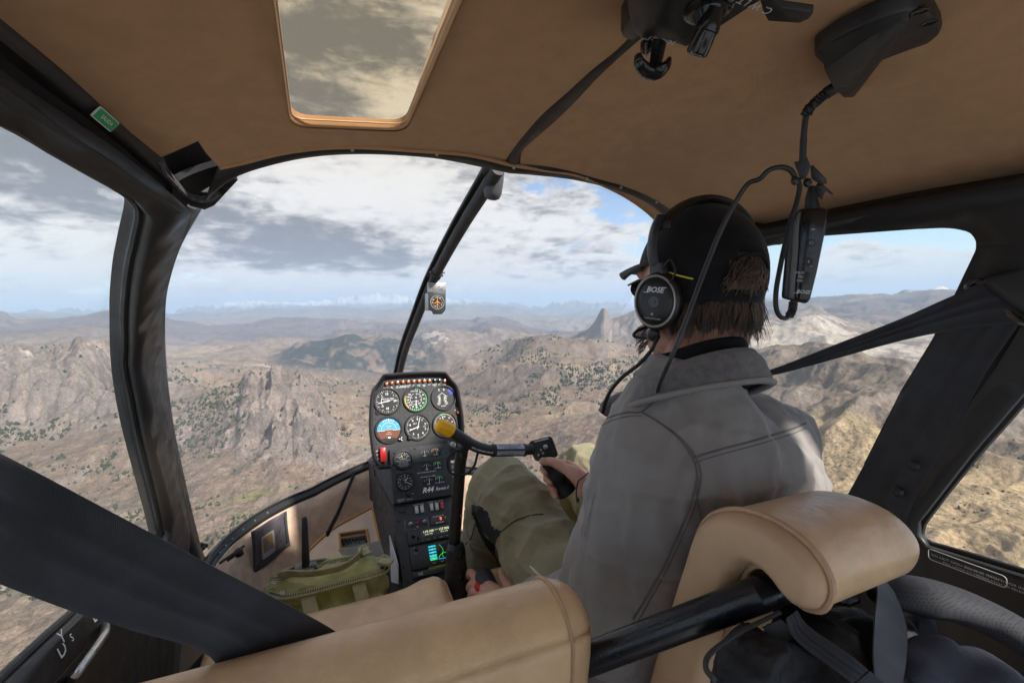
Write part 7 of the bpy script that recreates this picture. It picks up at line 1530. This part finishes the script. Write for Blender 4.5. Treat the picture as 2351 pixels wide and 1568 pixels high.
seam(arm, .0014, 6, .0008); seam(shift(arm, 10, 4), .0008, 6, .0005); seam(yoke, .0016, 6, .0002); seam(shift(yoke, 1, 11), .0008, 6, .0001); seam(shl, .0014, 6, .0002); seam(shift(shl[:5], 1, 9), .0008, 6, .0001)
seam([(1602, 1095), (1600, 1140), (1608, 1190), (1600, 1210)], .0014)
sm_.obj('seam', M['jacket_seam'], PE)
lt = MB(); s = 'NORTHLAND'; P0, P1 = V((1346, 1222)), V((1364, 1134))
for k, ch in enumerate(s):
    q = P0.lerp(P1, k / (len(s) - 1)); h, n = JKS.px(q.x, q.y, .0012); h2, _ = JKS.px(q.x + 1.5, q.y - 8, .0012)
    if h is None or h2 is None: continue
    exx = (h2 - h).normalized(); exx = (exx - n * exx.dot(n)).normalized(); lt.add(text(ch, h, exx, n.cross(exx), .0125, .0006, bold=-.004))
lt.obj('lettering', pmat('raised_grey_print', (.26, .25, .25), .6, .3, var=0), PE, smooth=0)
# collar turned down, fleece inside; black knit collar
def ring3(c, a, b, dz_back, n=40, a0=0., a1=360.):
    return [V((c[0] + a * math.cos(R(t)), c[1] + b * math.sin(R(t)), c[2] - dz_back * (math.sin(R(t)) + 1) * .5)) for t in np.linspace(a0, a1, n + 1)[:n + (1 if a1 - a0 < 360 else 0)]]
secs = [ring3(c, a, b, d, 36, 120, 420) for c, a, b, d in (((0.240, 0.504, -.070), .074, .070, .085), ((0.240, 0.504, -.047), .079, .075, .088), ((0.239, 0.503, -.043), .086, .081, .090), ((0.238, 0.502, -.054), .100, .090, .090), ((0.237, 0.502, -.074), .112, .099, .090), ((0.237, 0.502, -.085), .116, .103, .088), ((0.237, 0.503, -.091), .113, .101, .088), ((0.238, 0.504, -.086), .102, .094, .086))]
secs = [[p for p in s] for s in secs]
vv = [p for s in secs for p in s]; n_ = len(secs[0]); fq = [(i * n_ + k, i * n_ + k + 1, (i + 1) * n_ + k + 1, (i + 1) * n_ + k) for i in range(len(secs) - 1) for k in range(n_ - 1)]
col_ = mesh_obj('collar', vv, fq, [M['fleece']], PE, smooth=180, mods=[('SOLIDIFY', dict(thickness=.006, offset=-1))])
add(tube(secs[5], .0036, 8), 'collar_edge', M['jacket'], PE)
secs = [ring3(c, a, b, d, 36) for c, a, b, d in (((0.246, 0.506, -.13), .075, .072, .02), ((0.244, 0.502, -.06), .069, .067, .03), ((0.246, 0.502, -.034), .067, .066, .055), ((0.246, 0.502, -.029), .063, .062, .055), ((0.246, 0.502, -.04), .060, .058, .03))]
add(loft(secs, True, False), 'knit_collar', M['knit'], PE, smooth=180)
fr_ = [(1384, 948), (1398, 932), (1425, 918), (1460, 908), (1500, 897), (1545, 872)]
pts = [PY(u, v, y) for (u, v), y in zip(fr_, (.625, .618, .600, .575, .545, .50))]; add(tube(cat(pts, 5), [.010] * 3 + [.013] * 20 + [.011] * 3, 10), 'collar_front', M['fleece'], PE)
# cuff cord at the right wrist
cw_ = ELR.lerp(WRR, .84); add(tube(cat([PY(1350, 1085, .79), PY(1338, 1096, .785), PY(1328, 1104, .785), PY(1324, 1120, .786), PY(1323, 1140, .787), PY(1326, 1146, .787)], 5), [.0016] * 18 + [.0016] * 8, 8), 'cuff_cord', M['belt'], PE)
add(ball(PY(1326, 1147, .787), (.004, .004, .006), 8), 'cord_end', M['belt'], PE)
# ---- cap, hair, beard, glasses
def ell(th, ph, a, b, c, cz=.015, cy=-.004): return H(a * math.sin(th) * math.cos(ph), cy + b * math.sin(th) * math.sin(ph), cz + c * math.cos(th))
secs = []; NP = 48
rim = []
for k in range(NP):
    ph = 2 * math.pi * k / NP; s = math.sin(ph)                      # s=1 front, s=-1 back
    zr = .030 if s > .2 else .030 - .064 * min(1, max(0, .15 - s) / .55) ** .8
    if s < -.70 and False: zr += 0
    rim.append(zr)
for j in range(22):
    t = j / 21; sec = []
    for k in range(NP):
        ph = 2 * math.pi * k / NP; zr = rim[k]; thm = math.acos(max(-1, min(1, (zr - .015) / .114))); th = .02 + (thm - .02) * t
        bulge = 1 + .012 * math.cos(6 * ph) * math.sin(th) * (1 - t)
        sec.append(ell(th, ph, .0855 * bulge, .1085 * bulge, .114))
    secs.append(sec)
opc = math.radians(-90 + 14)
capv = [p for s in secs for p in s]; capf = []
def in_open(p): 
    q = p - HC; lx, ly, lz = q.dot(hX), q.dot(hY), q.dot(hZ); return ly < 0 and ((lx + .009) / .036) ** 2 + ((lz - .004) / .036) ** 2 < 1 and lz > -.016
for i in range(21):
    for k in range(NP):
        f = (i * NP + k, i * NP + (k + 1) % NP, (i + 1) * NP + (k + 1) % NP, (i + 1) * NP + k)
        if not in_open((capv[f[0]] + capv[f[2]]) / 2): capf.append(f)
capf.append(tuple(range(NP)))
cap = mesh_obj('cap', capv, capf, M['cap'], PE, smooth=180, mods=[('SOLIDIFY', dict(thickness=.0025, offset=-1))], label='black baseball cap with a rounded opening over its back strap')
def capline(f, n=30, r=.0011):
    return tube([f(i / (n - 1)) for i in range(n)], r, 6)
ed = []
for a in np.linspace(200, -20, 26): x, z = -.009 + .037 * math.cos(R(a)), -.000 + .038 * math.sin(R(a)); ed.append((x, z))
edp = []
for x, z in ed:
    q = max(.02, 1 - (x / .0855) ** 2 - ((z - .015) / .114) ** 2); edp.append(H(x, -.004 - .109 * math.sqrt(q), z))
add(tube(edp, .0020, 8), 'opening_edge', M['cap'], cap)
br = []; 
for t in np.linspace(-1, 1, 25):
    row = []
    for s in np.linspace(0, 1, 9): row.append(H(t * (.074 - .006 * s) * (1 - .14 * s * s * abs(t)), .078 - .03 * t * t + s * (.096 - .030 * t * t), .047 - .004 * s - .020 * t * t - .010 * s * s))
    br.append(row)
vv = [p for r_ in br for p in r_]; add((vv, [(i * 9 + k, i * 9 + k + 1, (i + 1) * 9 + k + 1, (i + 1) * 9 + k) for i in range(24) for k in range(8)]), 'brim', pmat('dark_grey_brim', (.040, .042, .043), .8, .25, var=.2, bump=[('w', 2000, .3, .0005)]), cap, smooth=180, mods=[('SOLIDIFY', dict(thickness=.005, offset=0))])
hm_ = MB(); rh = random.Random(5)
secs = []
for j in range(10):
    t = j / 9; secs.append([ell(math.acos((.03 - .085 * t) / .12) if 1 else 0, R(a), .0795 - .004 * t, .1035 - .012 * t, .120) for a in np.linspace(178, 362, 30)])
vv = [p for s in secs for p in s]; hm_.add((vv, [(i * 30 + k, i * 30 + k + 1, (i + 1) * 30 + k + 1, (i + 1) * 30 + k) for i in range(9) for k in range(29)]))
def strand(mb, p, n, tdir, L, r, curl, seg=6):
    pts = []; q = V(p); d = V(tdir).normalized(); side = d.cross(V(n)).normalized(); ph = rh.uniform(0, 6.28)
    for i in range(seg + 1):
        pts.append(q); q = q + (d * L / seg + side * curl * math.sin(ph + i * 1.1) + V(n) * (.0016 if i < 2 else -.0006 + curl * .4 * math.cos(ph + i)))
    mb.add(tube(pts, [r * (1 - .75 * i / seg) for i in range(seg + 1)], 4, caps=False))
for i in range(2600):
    a = rh.uniform(184, 356); t = rh.uniform(0, 1) ** 1.3; z0 = -.026 - .040 * t; th = math.acos(max(-1, min(1, (z0 - .015) / .118))); p = ell(th, R(a), .081, .104, .118)
    n = (p - H(0, -.004, .015)).normalized(); strand(hm_, p, n, V((0, 0, -1)) + hX * (rh.uniform(-.3, .3) + .5 * math.sin(a * .35)) + n * (.02 + .10 * rh.random()), (.010 + .036 * rh.random() ** 1.3) * (.62 + .75 * abs(math.sin(a * .11) * math.sin(a * .047 + 1)) + .25 * rh.random()) * (1.0 if z0 > -.045 else .7), rh.uniform(.0004, .0009), rh.uniform(.0005, .0018))
for i in range(260):
    x = rh.uniform(-.045, .027); z = rh.uniform(-.006, .036)
    if ((x + .009) / .034) ** 2 + ((z - .004) / .034) ** 2 > 1: continue
    q = max(.02, 1 - (x / .0845) ** 2 - ((z - .015) / .113) ** 2); p = H(x, -.004 - .1055 * math.sqrt(q), z); n = (p - H(0, -.004, .015)).normalized(); strand(hm_, p, n, V((0, 0, -1)) + hX * rh.uniform(-1.2, .5), rh.uniform(.012, .024), .0012, .0011)
hm_.obj('hair', M['hair'], PE, smooth=180, recalc=False)
bm2 = MB()
for i in range(620):
    s = rh.choice((-1, -1, -1, 1)); y = rh.uniform(-.004, .085); z = -.062 - .050 * (y / .085) + rh.uniform(-.012, .040) * (.5 + y * 5); p = H(s * .058, y, z); 
    n = V((-1, 0, 0)) if s < 0 else V((1, 0, 0)); n = hX * s
    h = None
    strand(bm2, H(s * (.066 - .30 * max(0, y - .03) - .25 * max(0, -.075 - z)), y, z), n, V((0, 0, -1)) + hY * .6 + hX * rh.uniform(-.3, .3), rh.uniform(.008, .016), .0005, .0006, 4)
bm2.obj('beard', pmat('brown_beard', (.075, .040, .026), .5, .4, var=.3, vscale=60), PE, smooth=180, recalc=False)
gl2 = MB()
for s in (-1, 1): gl2.add(tube([H(s * .078, -.01, .005), H(s * .077, .05, .008), H(s * .066, .090, .002)], .0018, 8, flat=1.6)); gl2.add(ball(H(s * .033, .094, -.004), (.026, .004, .017), 10, HM))
gl2.add(tube([H(-.012, .098, .002), H(.012, .098, .002)], .002, 6)); gl2.obj('sunglasses', M['gloss_black'], PE)
# ---- headset on his head
HS = thing('headset', 'black aviation headset worn over the cap, round left cup with a silver ring', 'headset', H(0, 0, .12))
def ellathe(c, ax, prof, ra, rb, n=36):
    ax = V(ax).normalized(); up = (V((0, 0, 1)) - ax * ax.z).normalized(); sd_ = up.cross(ax); secs = []
    for k, h in prof: secs.append([V(c) + ax * h + sd_ * (ra * k * math.cos(2 * math.pi * i / n)) + up * (rb * k * math.sin(2 * math.pi * i / n)) for i in range(n)])
    return loft(secs)
for s in (-1, 1):
    c = H(s * .070, -.006, -.028); ax = (hX * s * .93 - hY * .36 + hZ * -.06).normalized()
    if s < 0: ax = (hX * -.90 - hY * .42 - hZ * .04).normalized()
    cup = add(ellathe(c, ax, [(.86, -.010), (.96, -.004), (1.0, .006), (.98, .014), (.90, .017), (.98, .020), (1.06, .022), (1.08, .030), (1.03, .037), (.95, .040)], .034, .0415), 'ear_cup', M['black_plastic'], HS, smooth=60, label='left ear cup with lettering and a silver ring' if s < 0 else 'right ear cup')
    add(ellathe(c, ax, [(.96, .039), (.95, .0425), (.89, .0430), (.86, .0410)], .034, .0415), 'ring', M['steel'] if 0 else pmat('satin_grey_ring', (.34, .31, .28), .38, .5, .6, var=.05), cup, smooth=40)
    add(ellathe(c, ax, [(.87, .039), (.86, .0416), (.5, .0436), (.05, .0440)], .034, .0415), 'plate', M['black_plastic'], cup, smooth=180)
    if s < 0:
        up = (V((0, 0, 1)) - ax * ax.z).normalized(); sd_ = up.cross(ax); up2 = (up + sd_ * .10).normalized(); sd2 = up2.cross(ax); o = c + ax * .0445
        lt = MB().add(text('BOSE', o + up2 * .017, sd2, up2, .0112, .0004, bold=.03, shear=.3)).add(quad(o + up2 * .017, sd2, up2, -.0138, -.0043, .008, .0010, 0, .0004)).add(quad(o + up2 * .017, sd2, up2, .0138, .0043, .008, .0010, 0, .0004))
        lt.add(text('NOISE CANCELLING', o - up2 * .026, sd2, up2, .0028, -.0012)); lt.obj('lettering', M['sign_white'] if 0 else pmat('silver_print', (.62, .62, .62), .35, .5, var=0), cup, smooth=0)
        add(lathe(o - up2 * .001, ax, [(.0085, 0), (.0085, .0003), (.006, -.0004), (.0032, -.0006), (.0032, .0016), (.0005, .0018)], 20), 'button', M['grey_plastic'], cup); add(ball(o - up2 * .019, .0022, 8), 'button', M['steel'], cup)
        LC, LA = c, ax
    # yoke and headband arm
    add(tube(cat([c + ax * .026 + V((0, 0, .040)), H(s * .102, -.010, .040), H(s * .102, -.012, .075), H(s * .094, -.016, .100)], 5), .0105, 10, up=tuple(hY), flat=.45), 'arm', M['black_plastic'], HS)
    if s < 0: add(box(c + ax * .027 + V((0, 0, .046)), (.016, .030, .024), rot_to((0, 0, 1), hX), .004), 'yoke', M['black_plastic'], HS)
bn = [H(.1185 * math.cos(R(a)) * (.86 if a < 30 or a > 150 else .90), -.016 - .010 * math.sin(R(a)), .040 + .092 * math.sin(R(a)) + .0) for a in np.linspace(155, 25, 26)]
add(tube(bn, .0165, 12, up=tuple(hY), flat=.36), 'headband', pmat('dark_padded_band', (.022, .018, .017), .5, .4, var=.15, vscale=30), HS)
add(tube(cat([H(-.100, -.030, .018), H(-.104, -.050, .030), H(-.102, -.058, .012), H(-.098, -.045, -.004)], 5), .0016, 8), 'wire', M['rubber'], HS)
add(tube(cat([H(-.0875, -.005, .018), H(-.0885, -.030, .014), H(-.086, -.048, .008), H(-.078, -.068, .002)], 5), .0012, 6), 'yellow_cord', pmat('yellow_cord', (.75, .68, .03), .5, .3, var=0), HS)
kp = PY(1507, 766, .535); add(lathe(kp + V((.01, .02, 0)), V((-.5, -.6, -.1)), [(.009, 0), (.0105, .006), (.0105, .020), (.008, .026), (.002, .027)], 14), 'boom_pivot', M['black_plastic'], HS)
add(tube(cat([kp, PY(1485, 774, .556), PY(1462, 774, .575), PY(1455, 769, .580), PY(1463, 760, .582), PY(1485, 750, .585)], 6), .0027, 8), 'microphone_boom', M['rubber'], HS)
add(tube([PY(1485, 750, .585), PY(1494, 746, .588)], .0052, 10), 'microphone', M['black_plastic'], HS)
add(tube(cat([PY(1512, 772, .525), PY(1505, 786, .522), PY(1494, 806, .525), PY(1465, 838, .535), PY(1430, 865, .550), PY(1405, 893, .57), PY(1390, 922, .59), PY(1384, 948, .60)], 6), .0031, 10), 'cup_lead', M['rubber'], HS)
# ------------------------------------------------------------------ put the banked aircraft into the level world
B4 = BANK.to_4x4()
for o in list(COL.objects):
    if o.parent is None and o.type in ('MESH', 'EMPTY') and o.get('kind') is None and o not in LEVEL: o.matrix_world = B4 @ Matrix.Translation(o.location)
